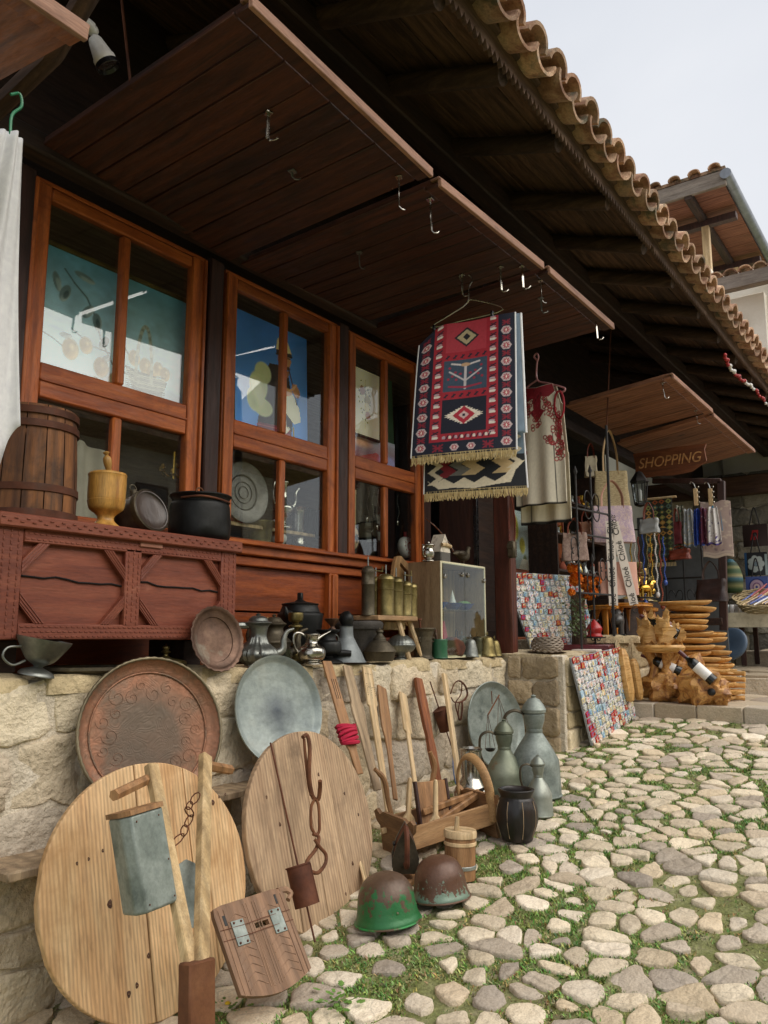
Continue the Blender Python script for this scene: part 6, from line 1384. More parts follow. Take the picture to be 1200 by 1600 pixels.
mb.prism([(-.085, .07), (-.08, -.02), (-.05, -.05), (.085, -.04), (.085, .05)], 0, L_, 'z'); o = mb.build('sheet', GALV, t, ang=20); md = o.modifiers.new('b', 'BEVEL'); md.width = .008; md.segments = 3
mb = MB(); mb.prism([(-.09, .075), (-.085, -.022), (-.052, -.055), (.088, -.044), (.09, .055)], L_, L_ + .014, 'z'); mb.build('wooden_end', BROWNW, t)
for x, z in ((.07, .02), (.07, .12), (.06, L_ - .02), (-.03, L_ - .02), (-.03, .02)):
    mb = MB(); mb.ball((x, -.05, z), .003, 6, 4); mb.build('rivet', RUST, t)
a, b_ = P(297, 1450, Y=-.68), P(290, 1348, Y=-.60)
mb = MB(); L_ = (b_ - a).length; mb.prism([(-.006, 0), (.01, 0), (.042, L_ * .9), (.035, L_), (0, L_ * 1.05), (-.03, L_ * .96), (-.035, L_ * .85)], -.004, .004, 'y'); o = mb.build('tin_tongue', GALV); o.matrix_world = frame(a, b_); tag(o, 'tapering galvanised metal tongue behind the two-pole tool', 'metal strip')

# ------------------------------------------------------------------ pictures and wares behind the panes
def picture(name, label, x0, x1, z0, z1, y, cv, lean=.05, fr=None, frm=None, yaw=0):
    t = thing(name, label, 'picture', (x0, y, z0), rot=(-lean, 0, yaw)); w_, h_ = x1 - x0, z1 - z0
    cv.sheet(lambda u, v: (u * w_, 0, v * h_), 'canvas', VCP, t)
    mb = MB(); mb.box(w_ / 2, .012, h_ / 2, w_, .018, h_, .002); mb.build('stretcher', LIGHTW, t)
    if fr:
        for (x, z, a, b) in ((w_ / 2, h_ + fr / 2, w_ + 2 * fr, fr), (w_ / 2, -fr / 2, w_ + 2 * fr, fr), (-fr / 2, h_ / 2, fr, h_), (w_ + fr / 2, h_ / 2, fr, h_)):
            mb = MB(); mb.box(x, .004, z, a, .03, b, .004); mb.build('frame', frm, t)
    return t
c = Cv(170, 130, '2b5870', .76); c.grad('b4ccd6', '4c7d96'); c.mottle(.10, 9, 3); c.mottle(.06, 30, 4)
c.poly([(0, 0), (1, 0), (1, .1), (.6, .16), (.2, .2), (0, .24)], 'a9bcc8'); c.ell(.3, .05, .4, .1, 'b9c9d4', al=.7, soft=.6); c.ell(.85, .1, .25, .08, '6d8798', al=.6, soft=.6)
c.line([(.02, .27), (.12, .24), (.22, .19)], .004, '3a4a4c'); c.line([(.16, .66), (.22, .6), (.3, .54), (.36, .44), (.40, .32), (.48, .2), (.6, .16)], .0045, '2f3f42'); c.line([(.22, .33), (.34, .27), (.46, .26)], .0035, '2f3f42'); c.line([(.55, .33), (.62, .24)], .004, '2f3f42')
for x, y, a, b, r_, k in ((.28, .655, .07, .022, -.2, 0), (.12, .57, .024, .06, .3, 0), (.17, .52, .03, .06, -.4, 1), (.31, .46, .055, .028, .9, 0), (.37, .42, .03, .055, .2, 1), (.42, .31, .025, .05, -.5, 1), (.44, .22, .03, .02, .5, 0), (.53, .2, .02, .035, .2, 1), (.19, .28, .04, .018, .1, 0)):
    c.ell(x, y, a, b, '53656a', rot=r_, soft=.15, shade='a9b6b8'); c.ell(x + .006, y - .008, a * .6, b * .6, '26363c' if k else '7d8d90', rot=r_, soft=.4, al=.8)
for x, y, r_ in ((.22, .21, .068), (.31, .26, .055), (.41, .16, .066), (.5, .1, .06), (.38, .06, .04), (.62, .28, .055), (.7, .25, .06), (.79, .26, .05), (.84, .24, .05), (.745, .22, .05), (.66, .06, .052), (.56, .03, .04)):
    c.ell(x, y, r_ * .8, r_, '7d6c48', soft=.2, shade='c9b183'); c.ell(x + .01, y + .015, r_ * .3, r_ * .35, 'd6c49a', al=.5, soft=.9)
c.poly([(.56, .22), (.86, .19), (.8, .04), (.64, .05)], '4f5a58')
q = random.Random(9)
for i in range(13): y = .06 + i * .012; c.line([(.57 + i * .0, y + .01), (.66, y - .008), (.76, y), (.84, y + .01)], .0035, q.choice(['8b8f86', '3a4442', '6c736d', '9da095']))
for i in range(24): a = i / 24 * PI; c.line([(.69 + .055 * math.cos(a), .16 + .34 * math.sin(a)), (.69 + .055 * math.cos(a + .14), .16 + .34 * math.sin(a + .14))], .011, '6f756c' if i % 2 else '8d9289')
picture('still_life_painting', 'blue still-life painting of fruit, leaves and a basket behind the first window', 1.80, 2.66, 2.62, 3.24, .585, c, .0, .022, pm('old_gold_frame', ['4a3d1c', '6e5c2c', '8a7538'], metal=.5, rough=.5))
c = Cv(120, 190, '2456a8', 1.55); c.grad('5a92e0', '3468b8'); c.mottle(.08, 8, 1)
c.poly([(.25, 0), (.3, .3), (.36, .8), (.45, 1.02), (.62, 1.05), (.72, .95), (.80, .5), (.74, 0)], '2a2220')                                   # vest
c.poly([(.28, 0), (.3, .22), (.74, .26), (.76, 0)], '6d1c2a'); [c.line([(.28, y), (.75, y + .03)], .006, '9a3a40') for y in (.04, .09, .14, .19)]
[c.ell(x, y, a, b, 'b8bd92', soft=.12) for x, y, a, b in ((.36, .86, .12, .15), (.30, .68, .13, .2), (.26, .5, .12, .17), (.36, .42, .14, .12))]; c.ell(.3, .6, .1, .22, 'd3d6b4', rot=.2, al=.8, soft=.6); c.ell(.24, .45, .08, .1, '98a078', al=.5, soft=.8)
c.poly([(.62, .62), (.78, .72), (.88, .55), (.9, .38), (.8, .33), (.68, .45)], 'd8d4c4'); c.line([(.63, .6), (.68, .2), (.72, .25)], .02, 'e2ddcc')
c.ell(.66, 1.14, .10, .135, '9a6848', soft=.12, shade='c08b62'); c.ell(.745, 1.14, .02, .03, 'b07a55'); c.poly([(.6, 1.02), (.68, .98), (.74, 1.03), (.72, .92), (.58, .92)], '8a5a3e'); c.ell(.70, 1.04, .06, .03, '3a251a', soft=.4)
c.line([(.70, 1.175), (.745, 1.178)], .007, '2a1a12'); c.line([(.58, 1.1), (.59, 1.18)], .012, '7a4a32'); c.poly([(.54, 1.17), (.78, 1.2), (.77, 1.26), (.55, 1.26)], '2a211c')
c.poly([(.54, 1.24), (.56, 1.38), (.63, 1.46), (.70, 1.42), (.77, 1.25)], 'c9b58a'); c.ell(.68, 1.33, .05, .07, 'e2d3ac', al=.7, soft=.6)
c.line([(.72, 1.06), (.80, .78), (.84, .6)], .009, '3a2418'); c.ell(.68, .72, .11, .06, 'b98560', rot=.3, soft=.2, shade='d9a882'); c.ell(.83, .78, .06, .10, 'b07a56', rot=.4, soft=.2)
for i in range(4): c.line([(.72 + i * .02, .74 + i * .015), (.80 + i * .012, .80 + i * .02)], .011, 'cf9c76')
c.line([(.58, .92), (.62, .6)], .006, 'a08040'); c.line([(.80, .05), (.79, .28)], .012, '8a7a3a')
picture('flute_player_painting', 'painting of a flute player in white felt cap on blue, behind the second window', 3.03, 3.64, 2.62, 3.36, .60, c, .03)
c = Cv(80, 110, 'd3ccbb', 1.4); q = random.Random(4); c.mottle(.03, 12)
for i in range(60): a = q.uniform(0, 6.28); r_ = q.uniform(0, .32); c.ell(.5 + r_ * .8 * math.cos(a), .75 + r_ * 1.5 * math.sin(a), .035, .02, q.choice(['5f6238', '4a5230', '7d7b4a']), rot=q.uniform(0, 3), soft=.3)
for x, y, r_, k in ((.4, .95, .11, '8a5a3c'), (.58, .78, .12, '9b8a4a'), (.55, .62, .11, 'd8cba8'), (.6, .45, .10, '9a6650')): c.ell(x, y, r_, r_, k, soft=.3)
c.line([(.5, .15), (.5, 1.2)], .008, '6a6540')
picture('botanical_print', 'cream botanical flower print standing behind the third window', 4.03, 4.36, 2.84, 3.30, .575, c, .0, .012, DARKW)
c = Cv(60, 60, '6a2c30', 1.0); c.grad('7a3030', '8a8a9c'); c.ell(.3, .7, .25, .2, 'b98a70', soft=.6); c.poly([(.1, .1), (.6, .5), (.75, .3), (.6, 0), (.1, 0)], '9a2f30'); c.ell(.85, .3, .25, .3, '8c86b0', soft=.5); c.mottle(.1, 10)
picture('red_dress_picture', 'picture with a red-dressed figure low behind the third window', 4.03, 4.58, 2.655, 2.86, .60, c, .0)
c = Cv(30, 60, '2f4a38', 2); c.mottle(.15, 8); picture('green_picture', 'narrow dark green picture at the right of the third window', 4.42, 4.64, 2.68, 3.36, .64, c, .04)
# shelf goods behind the lower panes
ZI = 2.0
t = leanplate('engraved_plate', 'round engraved tin plate standing behind the lower pane of the second window', 'plate', 3.09, .585, 2.29, .172, .06, -.05, [(.001, 0), (.56, 0), (.60, .006), (.95, .012), (1.0, .018), (1.0, .012), (.6, -.004), (.001, -.008)], ENGR)
for rr_ in (.56, .72, .94, .35, .2):
    mb = MB(); mb.tube([(.172 * rr_ * math.cos(a), .172 * rr_ * math.sin(a), .004 + .012 * max(0, rr_ - .55)) for a in [j * PI / 24 for j in range(48)]], .0018, 4, closed=True); mb.build('engraved_ring', BRNZ, t)
p = P(452, 800, Y=.58); k = 1 / K(p)
t = vessel('silver_ewer', 'slim silver ewer with long spout behind the second window', 'ewer', (p.x - .03, .6, 2.13), 85 * k, [(.001, 0), (.14, 0), (.15, .03), (.05, .12), (.17, .3), (.18, .4), (.08, .55), (.06, .75), (.1, .85), (.05, .9), (.02, .95), (.001, 1)], SILV)
h = 85 * k; mb = MB(); mb.tube(sm([(.16 * h, 0, .35 * h), (.3 * h, 0, .5 * h), (.33 * h, 0, .7 * h), (.42 * h, 0, .8 * h)], 4), [.025 * h * 1.6 - .0015 * i * h for i in range(13)], 8); mb.build('spout', SILV, t); handle(t, [(-.08 * h, 0, .85 * h), (-.24 * h, 0, .82 * h), (-.26 * h, 0, .5 * h), (-.16 * h, 0, .38 * h)], .005, SILV)
mb = MB(); mb.box(3.3, .75, 2.11, .8, .34, .02, .002); o = mb.build('shelf', LIGHTW); tag(o, 'wooden shelf inside the second window', 'shelf')
for px, hh, lb, m_, pr in ((410, 34, 'brass mortar standing low behind the second window', BRASS, [(.001, 0), (.5, 0), (.45, .2), (.5, .7), (.6, 1), (.5, 1), (.001, .5)]), (470, 62, 'tall pewter jug behind the right pane of the second window', SILV, [(.001, 0), (.32, 0), (.3, .06), (.16, .2), (.14, .8), (.18, .95), (.2, 1), (.001, .98)]), (437, 40, 'white and blue painted jug behind the second window', WHITEP, [(.001, 0), (.25, 0), (.15, .1), (.3, .3), (.3, .5), (.14, .65), (.2, 1), (.001, .95)])):
    p = P(px, 850, Y=.62); vessel('shelf_jug', lb, 'jug', (p.x, .64, ZI + .005), hh / K(p) * 1.15, pr, m_)
for i, (px, pz) in enumerate(((468, 2.20), (482, 2.205), (495, 2.19))):
    p = P(px, 800, Y=.7); mb = MB(); mb.lathe(sp([(.001, 0), (.035, 0), (.038, .1), (.034, .16), (.04, .17), (.001, .17)], 2), 18); o = mb.build('dark_mug', BLKIRON, None, loc=(p.x, .7, 2.125), rot=(0, .15, 0)); tag(o, ['left', 'middle', 'right'][i] + ' one of three dark mugs on the shelf inside the second window', 'mug', 'dark mugs inside the second window')
mb = MB()
for i in range(5): mb.box(3.16 + i * .085, .86, 2.16, .06, .04, .07, .01)
o = mb.build('red_boxes', pm('red_velvet', ['6f1218', '8f1c22'], rough=.9), kind='stuff'); tag(o, 'row of small red jewellery boxes inside the second window', 'boxes')
# third window wares
p = P(557, 850, Y=.56)
t = thing('wooden_lute', 'small wooden lute with a black two-headed eagle, hung behind the third window', 'lute', (p.x, .575, 2.06)); mb = MB(); mb.ball((0, 0, .075), (.038, .018, .07), 16, 10); mb.build('bowl', LIGHTW, t)
mb = MB(); mb.box(0, 0, .25, .014, .012, .24, .003); mb.box(0, 0, .38, .022, .012, .03, .004); mb.build('neck', LIGHTW, t)
mb = MB(); mb.prism([(-.004, .04), (.004, .04), (.006, .06), (.02, .066), (.022, .088), (.008, .082), (.012, .1), (.004, .096), (0, .09), (-.004, .096), (-.012, .1), (-.008, .082), (-.022, .088), (-.02, .066), (-.006, .06)], -.021, -.0185, 'y'); mb.build('eagle_emblem', INK, t)
p = P(641, 850, Y=.56)
t = thing('round_flask', 'white and red round flask decorated with an emblem behind the third window', 'flask', (p.x - .02, .58, 2.13), rot=(PI / 2 - .1, 0, 0)); mb = MB(); mb.lathe(sp([(.001, .03), (.055, .03), (.075, .01), (.075, -.02), (.05, -.035), (.001, -.035)], 2), 28); mb.build('body', WHITEP, t)
mb = MB(); mb.lathe([(.022, .0325), (.032, .0325)], 24); 
for i in range(12): a = i * PI / 6; mb.box(.055 * math.cos(a), .055 * math.sin(a), .031, .012, .006, .002, 0, rz=a)
mb.build('red_pattern', REDP, t, kind='stuff'); mb = MB(); mb.tube([(0, .07, 0), (0, .11, 0)], [.014, .012], 10); mb.build('neck', REDP, t)
for i, px in enumerate((575, 583, 590, 622)):
    p = P(px, 760, Y=.57); mb = MB(); L_ = [.22, .3, .26, .2][i]
    for j in range(int(L_ / .012)): mb.ball((.012 * math.sin(j * .5 + i) + (.0015 * j if i == 2 else 0), 0, -j * .012), .0035, 6, 4)
    mb.ball((0, 0, -L_), (.014, .003, .018), 8, 6)
    o = mb.build('silver_necklace', SILV, None, loc=(p.x, .57, 2.49)); tag(o, ['short chain with a pendant, left', 'longest bead chain, second', 'slanting bead chain, third', 'chain hanging by the muntin, rightmost'][i] + ' of the necklaces in the third window', 'necklace', 'silver necklaces in the third window')
for i, (px, py) in enumerate(((574, 815), (590, 812), (575, 840), (592, 838))):
    p = P(px, py, Y=.66); mb = MB(); mb.box(0, 0, 0, .075, .012, .085, .003); o = mb.build('photo_frame', BLKIRON, None, loc=p, rot=(-.08, 0, 0)); mb = MB(); mb.box(0, -.0075, 0, .05, .003, .06, 0); mb.build('picture', TIND, o)
    tag(o, ['upper left', 'upper right', 'lower left', 'lower right'][i] + ' of four small dark picture frames in the third window', 'picture frame', 'small dark picture frames in the third window')
# first window: curtain and brass candelabra
t = MB(); t.grid(lambda u, v: (1.80 + .50 * u, .66 + .02 * math.sin(u * 26 + v), 1.98 + .48 * v - .1 * u), 40, 8); o = t.build('grey_curtain', pm('unbleached_cloth', ['b0a999', 'c6bfb0'], rough=.9, mul=1.3)); tag(o, 'grey-beige curtain behind the lower left pane of the first window', 'curtain')
p = P(272, 740, Y=.8); t = thing('brass_chandelier', 'small bright brass chandelier glinting inside the first window', 'chandelier', (p.x, .8, p.z)); mb = MB()
for i in range(6): a = i * PI / 3; mb.tube(sm([(0, 0, 0), (.04 * math.cos(a), .04 * math.sin(a), -.02), (.075 * math.cos(a), .075 * math.sin(a), .01)], 3), .004, 5)
mb.build('arm', GOLD, t)
for i in range(6): a = i * PI / 3; mb = MB(); mb.lathe([(.001, 0), (.014, .004), (.01, .03), (.001, .03)], 10); mb.build('socket', GOLD, t, loc=(.075 * math.cos(a), .075 * math.sin(a), .01))
mb = MB(); mb.tube([(0, 0, -.03), (0, 0, .12)], .006, 6); mb.build('stem', GOLD, t)

# ------------------------------------------------------------------ magnet boards
MAGP = ['c8302a', 'e8e4dc', '2f68b8', '7fb0d0', 'd0b448', '8fb8cf', '6a5040', 'b5202a', '8aa77a', 'e0c8a0', '1f459a', '303030']
MAGM = []
for i in range(26):
    q = random.Random(i + 500); mb = MB(); kind = i % 3
    if kind == 0: mb.box(0, 0, 0, .046, .008, .036, .003)
    elif kind == 1: mb.prism([(.024 * math.cos(a) * (1 + .15 * math.cos(5 * a)), .02 * math.sin(a) * (1 + .2 * math.sin(3 * a))) for a in [j * PI / 6 for j in range(12)]], -.004, .004, 'y')
    else: mb.box(0, 0, 0, .04, .008, .04, .008)
    cols = []
    base_ = ['e6e2da', 'ebe7e0', 'b5cfdc', 'e0d8b8', 'e9e6e0', 'd8dfe2'][(i * 7) % 6] if i % 6 else 'b8201e'
    # subdivide the face so the little picture has several colours
    mb.grid(lambda u, v: (-.019 + .038 * u, -.0046, -.015 + .030 * v), 6, 5)
    n0 = len(mb.v) - 42; feat = [q.choice(MAGP) for _ in range(3)]
    for j in range(len(mb.v)): cols.append(hx(base_)[:3] if j < n0 or q.random() < .5 else hx(q.choice(feat))[:3])
    MAGM.append(mb.mesh('magnet', VCG, 0, np.array(cols)))
def magnetboard(label, c00, c10, c11, c01, nu, nv, sd):
    xa = c10 - c00; za = (c01 - c00); n_ = za.cross(xa).normalized()
    X_, Z_ = xa.normalized(), None; Yv = n_; Z_ = X_.cross(Yv)
    if Z_.dot(za) < 0: Yv = -Yv; Z_ = -Z_
    M_ = Matrix(((X_.x, Yv.x, Z_.x, c00.x), (X_.y, Yv.y, Z_.y, c00.y), (X_.z, Yv.z, Z_.z, c00.z), (0, 0, 0, 1)))
    t = thing('magnet_board', label, 'souvenir board', M=M_, group='boards of fridge magnets'); inv = M_.inverted()
    q00, q10, q11, q01 = [inv @ c for c in (c00, c10, c11, c01)]; side = -1 if (CAM - c00).dot(Yv) < 0 else 1
    L2 = lambda u, v: (q00.lerp(q10, u)).lerp(q01.lerp(q11, u), v)
    cn = [L2(0, 0), L2(1, 0), L2(1, 1), L2(0, 1)]; mb = MB(); mb.prism([(p_.x, p_.z) for p_ in cn], -.006, .006, 'y'); mb.build('backing', pm('grey_board', ['8c9096', 'a0a4a8'], rough=.7), t)
    q = random.Random(sd)
    for i in range(nu):
        for j in range(nv):
            p_ = L2((i + .5 + q.uniform(-.1, .1)) / nu, (j + .5 + q.uniform(-.1, .1)) / nv)
            o = bpy.data.objects.new('magnet', MAGM[q.randrange(26)] if not (j >= nv - 1 and q.random() < .6) else MAGM[0]); COL.objects.link(o); o.parent = t
            o.location = (p_.x, side * .0115, p_.z); o.rotation_euler = (q.uniform(-.12, .12), q.uniform(-.2, .2), PI if side > 0 else 0); s_ = q.uniform(.85, 1.15); o.scale = (s_, 1, s_)
magnetboard('upper sloping board of fridge magnets standing on the terrace before the far window', Vector((5.42, -.02, 1.40)), Vector((6.22, -.20, 1.42)), Vector((6.05, .0, 1.98)), Vector((5.10, .03, 1.955)), 15, 13, 3)
a, b_, c_, d_ = G(924, 1168), G(992, 1122), P(962, 1012, Y=-.48), P(890, 1028, Y=-.48); 
magnetboard('lower board of fridge magnets leaning on the terrace wall from the cobbles', Vector((a.x, a.y, a.z + .012)), Vector((b_.x, b_.y, b_.z + .012)), c_, d_, 15, 13, 8)
# wicker basket on the corner
p = P(873, 1015, Y=-.25); k = 1 / K(p)
t = thing('wicker_basket', 'low oval grey-brown wicker basket on the corner of the terrace', 'basket', (5.26, -.22, 1.395), .4); mb = MB()
for j in range(9):
    z = .006 + j * .0115; w_ = .15 + .03 * math.sin(j / 8 * PI) - .012 * j / 8; mb.tube([(w_ * math.cos(a) + .002 * math.sin(a * 24 + j * PI), w_ * .62 * math.sin(a), z + .003 * math.sin(a * 12 + j * PI)) for a in [m_ * PI / 36 for m_ in range(72)]], .0058, 5, closed=True)
mb.build('weave', pm('grey_wicker', ['6a5d50', '8d8072', 'a3968a'], rough=.7), t)
mb = MB(); mb.lathe([(.001, .005), (.14, .005)], 24); mb.build('base', GREYW, t)
# leaflets and a red cushion edge
for x, y, z, m_, lb in ((5.75, -.33, 1.40, RIBBON, 'flat pile of pale leaflets on the terrace behind the basket'), (5.95, -.18, 1.42, pm('maroon_vinyl', ['4a1218', '64202a'], rough=.4), 'maroon padded mat lying on the terrace behind the leaflets')):
    mb = MB(); mb.box(0, 0, 0, .42, .18 if z < 1.41 else .5, .02 if z < 1.41 else .045, .006); o = mb.build('leaflet_pile' if z < 1.41 else 'padded_mat', m_, None, loc=(x, y, z), rot=(0, 0, .2)); tag(o, lb, 'leaflets' if z < 1.41 else 'mat')
# far-window painting (flowers)
c = Cv(80, 90, 'a9b4b8', 1.2); c.mottle(.06, 9)
for x, y, a, b, k in ((.2, .9, .12, .24, 'a8a23c'), (.42, .62, .12, .16, '8b8030'), (.7, .45, .06, .12, 'b5a53c'), (.5, .3, .1, .2, '6f7452'), (.8, .85, .12, .3, '5f7050')): c.ell(x, y, a, b, k, soft=.3, shade='d3c860')
c.poly([(.1, .0), (.4, .4), (.6, .4), (.7, 0)], 'd0ccc2')
picture('flower_painting', 'flower painting leaning behind the far shop window', 6.30, 6.85, 1.98, 2.62, .56, c, .02); mb = MB(); mb.box(6.98, .58, 2.3, .2, .02, .9, .004); o = mb.build('leaning_board', pm('olive_board', ['4a5238', '5e6648'])); tag(o, 'olive green board behind the far shop window', 'board')

# ------------------------------------------------------------------ the next shop's wares
TY = -.30; ZT = 1.49
def scroll(c, r_, a0, turns, s_=1):
    o = []; n_ = int(18 * turns)
    for i in range(n_ + 1): a = a0 + s_ * 2 * PI * turns * i / n_; q_ = r_ * (1 - .75 * i / n_); o.append((c[0] + q_ * math.cos(a), c[1], c[2] + q_ * math.sin(a)))
    return o
IRON = pm('black_wrought_iron', ['0d0c0c', '1c1918', '2b2420'], rough=.6, bump=.3)
p0 = P(890, 1005, Y=TY); p1 = P(960, 1002, Y=-.42); 
t = thing('wrought_iron_rack', 'tall black wrought-iron stand with scrolls and spear points on the terrace', 'rack', (5.55, TY, 1.40))
px_pole = P(960, 1000, Y=-.40)
mb = MB(); mb.tube([Vector((px_pole.x, -.40, 1.49)) - t.location, P(947, 665, X=px_pole.x) - t.location], .011, 6); mb.build('pole', IRON, t)
W1 = px_pole.x - 5.55
for z in (.42, .86, 1.05): mb = MB(); mb.box(W1 / 2, -.05, z, W1, .012, .014, .002, rz=-.1 / W1); mb.build('cross_bar', IRON, t)
for x, z0, z1 in ((.06, 0, 1.3), (.33, -.0, .66), (.36, .7, 1.36)):
    mb = MB(); mb.tube([(x, -.03, z0), (x, -.03, z1)], .008, 6); mb.tube([(x, -.03, z1), (x, -.03, z1 + .02), (x, -.03, z1 + .07)], [.008, .018, .001], 6); mb.tube([(x, -.03, z0), (x, -.03, z0 - .03)], [.016, .002], 6); mb.build('spear_bar', IRON, t)
for cx_, cz_, r_ in ((.06, .72, .12), (.36, 1.1, .13), (.33, .5, .11), (.33, .15, .09), (.6, .62, .10)):
    for s_ in (-1, 1):
        for v_ in (-1, 1):
            mb = MB(); mb.tube([(cx_ + s_ * abs(a - cx_ - r_ * 0) if False else cx_ + s_ * (r_ * .9 - r_ * (1 - i / 26) * math.cos(i / 26 * 4.6)) * .9, -.035, cz_ + v_ * (r_ * (1 - i / 34) * math.sin(i / 26 * 4.6) + .01)) for i, (a, b, c2) in enumerate(scroll((cx_, 0, cz_), r_, 0, 1.45, 1))], .0045, 5); mb.build('scroll', IRON, t)
# dark shelves with trinkets behind it
t = thing('display_shelf', 'dark shelf unit with small trinkets behind the iron stand', 'shelf', (6.1, .02, ZT))
for z in (.55, .85, 1.15): mb = MB(); mb.box(.55, .15, z, 1.1, .26, .02, .002); mb.build('board', DARKW, t)
for x in (0, 1.1): mb = MB(); mb.box(x, .15, .75, .02, .26, 1.5, .002); mb.build('side', DARKW, t)
q = random.Random(12); VM = [(WHITEP, 'white'), (GOLD, 'gilt'), (BRASS, 'brass'), (CLAY, 'red clay'), (GREYL, 'grey'), (TIN, 'silver')]
for j, z in enumerate((.56, .86, 1.16)):
    for i in range(9):
        m_, cn_ = q.choice(VM); h = q.uniform(.06, .13); x = 6.16 + i * .115 + q.uniform(-.02, .02)
        mb = MB(); mb.lathe([(r * h, zz * h) for r, zz in sp([(.001, 0), (q.uniform(.2, .35), 0), (q.uniform(.1, .4), .3), (q.uniform(.08, .3), .6), (q.uniform(.1, .25), .9), (.001, 1)], 2)], 14)
        o = mb.build('trinket', m_, None, loc=(x, .10 + q.uniform(-.03, .05), ZT + z + .001)); tag(o, f'{cn_} trinket, {["first", "second", "third", "fourth", "fifth", "sixth", "seventh", "eighth", "ninth"][i]} from the left on the {["lowest", "middle", "top"][j]} dim shelf', 'trinket', 'trinkets on the dim shelves')

def bag(name, label, px0, py0, px1, py1, Y, m, strap, sm_=None, dep=.1, taper=.1, X=None, soft=.01, hl=.6, hw=.5):
    """box bag filling the pixel box, with two looped straps"""
    c_ = P((px0 + px1) / 2, py1, Y=Y) if X is None else P((px0 + px1) / 2, py1, X=X); k = 1 / K(c_); w_ = (px1 - px0) * k; h_ = (py1 - py0) * k
    rz = math.radians(-50) if X is None else -PI / 2
    t = thing(name, label, 'bag', c_, rz); n_ = 14; mb = MB()
    def f(u, v):
        a = u * 2 * PI; cx_ = math.copysign(abs(math.cos(a)) ** .35, math.cos(a)); sy = math.copysign(abs(math.sin(a)) ** .35, math.sin(a)); s_ = 1 - taper * v
        return (w_ / 2 * cx_ * s_ + soft * noise.noise(Vector((cx_ * 2, sy, v * 3))), dep / 2 * sy * (1 - .7 * v) + soft * noise.noise(Vector((cx_ * 3, v * 4, 7))), h_ * v + soft * .5 * math.sin(cx_ * 3))
    mb.grid(f, 32, 12); mb.box(0, 0, .004, w_ * .9, dep * .8, .008, .002); mb.build('body', m, t, ang=50)
    for s_ in (-1, 1):
        mb = MB(); mb.tube(sm([(-w_ * hw / 2, s_ * dep * .12, h_ * .9), (-w_ * hw / 2 * .9, s_ * dep * .1, h_ * (1 + hl * .5)), (0, s_ * .01, h_ * (1 + hl)), (w_ * hw / 2 * .9, s_ * dep * .1, h_ * (1 + hl * .5)), (w_ * hw / 2, s_ * dep * .12, h_ * .9)], 5), .009, 6, flat=.4); mb.build('strap', strap, t)
    return t, w_, h_, dep
PAIS = pm('paisley_lilac', ['b59a98', 'c9b3ae', 'a890a8', 'd6c6b4'], scale=22, dist=2.5, rough=.7, bump=.3)
t, w_, h_, _ = bag('straw_tote', 'pale woven straw tote bag hanging from long straps under the far shutter', 928, 735, 985, 795, -.22, STRAW, LIGHTW, dep=.1, hl=1.1, hw=.4)
bag('paisley_tote', 'lilac and cream paisley tote with pink leather straps below the straw one', 925, 790, 993, 848, -.30, PAIS, PINKL, dep=.1, hl=.7)
bag('speckled_handbag', 'speckled pinkish-grey handbag with a red loop handle hanging on the iron stand', 878, 832, 920, 876, -.30, pm('speckled_felt', ['6f5a52', '8d766c', 'a08b80'], scale=60, rough=.9), LEATHR, dep=.08, hl=.5)
t, w_, h_, dep = bag('pink_ribbon_bag', 'pink paper-like bag crossed by two pale ribbons with black lettering', 935, 878, 998, 930, -.34, PINKL, RIBBON, dep=.09, hl=.2, soft=.003, taper=.03)
for x, rt in ((-.13 * w_ * 1.6, 0), (.10 * w_, .20)):
    rb = MB(); rb.box(0, 0, 0, .075, .003, 1.35 * h_ + .32, .001); o = rb.build('ribbon', RIBBON, t, loc=(x, -dep * .56 - .012, h_ * .95), rot=(0, -rt, 0))
    for j in range(4): textmesh('Chloé', .068, .0006, 'lettering', INK, o, (.0, -.0035, -.33 + j * .215), (PI / 2, -PI / 2, 0))
t, *_ = bag('white_handbag', 'small pale grey handbag on brown straps before the kilim', 1000, 810, 1030, 833, -.36, GREYL, LEATHR, dep=.07, hl=1.1, X=7.3)
bag('red_pouch', 'reddish tooled leather pouch with tassel fringe under the scarves', 1046, 858, 1079, 874, -.4, LEATHR, LEATHR, dep=.08, hl=.3, X=7.9)
bag('dark_leather_bag', 'dark brown leather handbag hanging before the iron gate', 1090, 905, 1136, 940, -.4, LEATHD, LEATHD, dep=.14, hl=.8, X=8.1)
# orange marigolds
p = P(905, 955, Y=-.28); t = thing('marigold_bunch', 'bunch of orange marigolds with green leaves standing by the iron stand', 'flowers', (p.x, -.27, 1.50)); q = random.Random(5)
for i, (px, py, r_) in enumerate(((900, 905, .055), (918, 912, .06), (926, 925, .045), (895, 888, .045), (921, 928, .05), (893, 925, .03), (934, 908, .035))):
    c_ = P(px, py, Y=-.27 - .01 * (i % 3)) - t.location; mb = MB()
    for j in range(190):
        d = Vector((q.gauss(0, 1), q.gauss(0, 1), q.gauss(0, 1))).normalized(); b_ = c_ + d * r_ * .55; tp = c_ + d * r_; s_ = (d.orthogonal().normalized() + Vector((q.uniform(-.6, .6), q.uniform(-.6, .6), q.uniform(-.6, .6)))).normalized() * r_ * .14; mb.add([b_ - s_, b_ + s_, tp + s_ * .8, tp - s_ * .8], [(0, 1, 2, 3)])
    mb.ball(tuple(c_), r_ * .7, 8, 6); mb.build('flower', ORANGE, t)
mb = MB()
for j in range(170):
    c_ = Vector((q.uniform(-.16, .1), q.uniform(-.05, .05), q.uniform(.0, .28))); d = Vector((q.gauss(0, 1), q.gauss(0, 1), q.gauss(0, 1))).normalized() * .03; e = d.orthogonal().normalized() * .012; mb.add([c_, c_ + d * .5 + e, c_ + d, c_ + d * .5 - e], [(0, 1, 2, 3)])
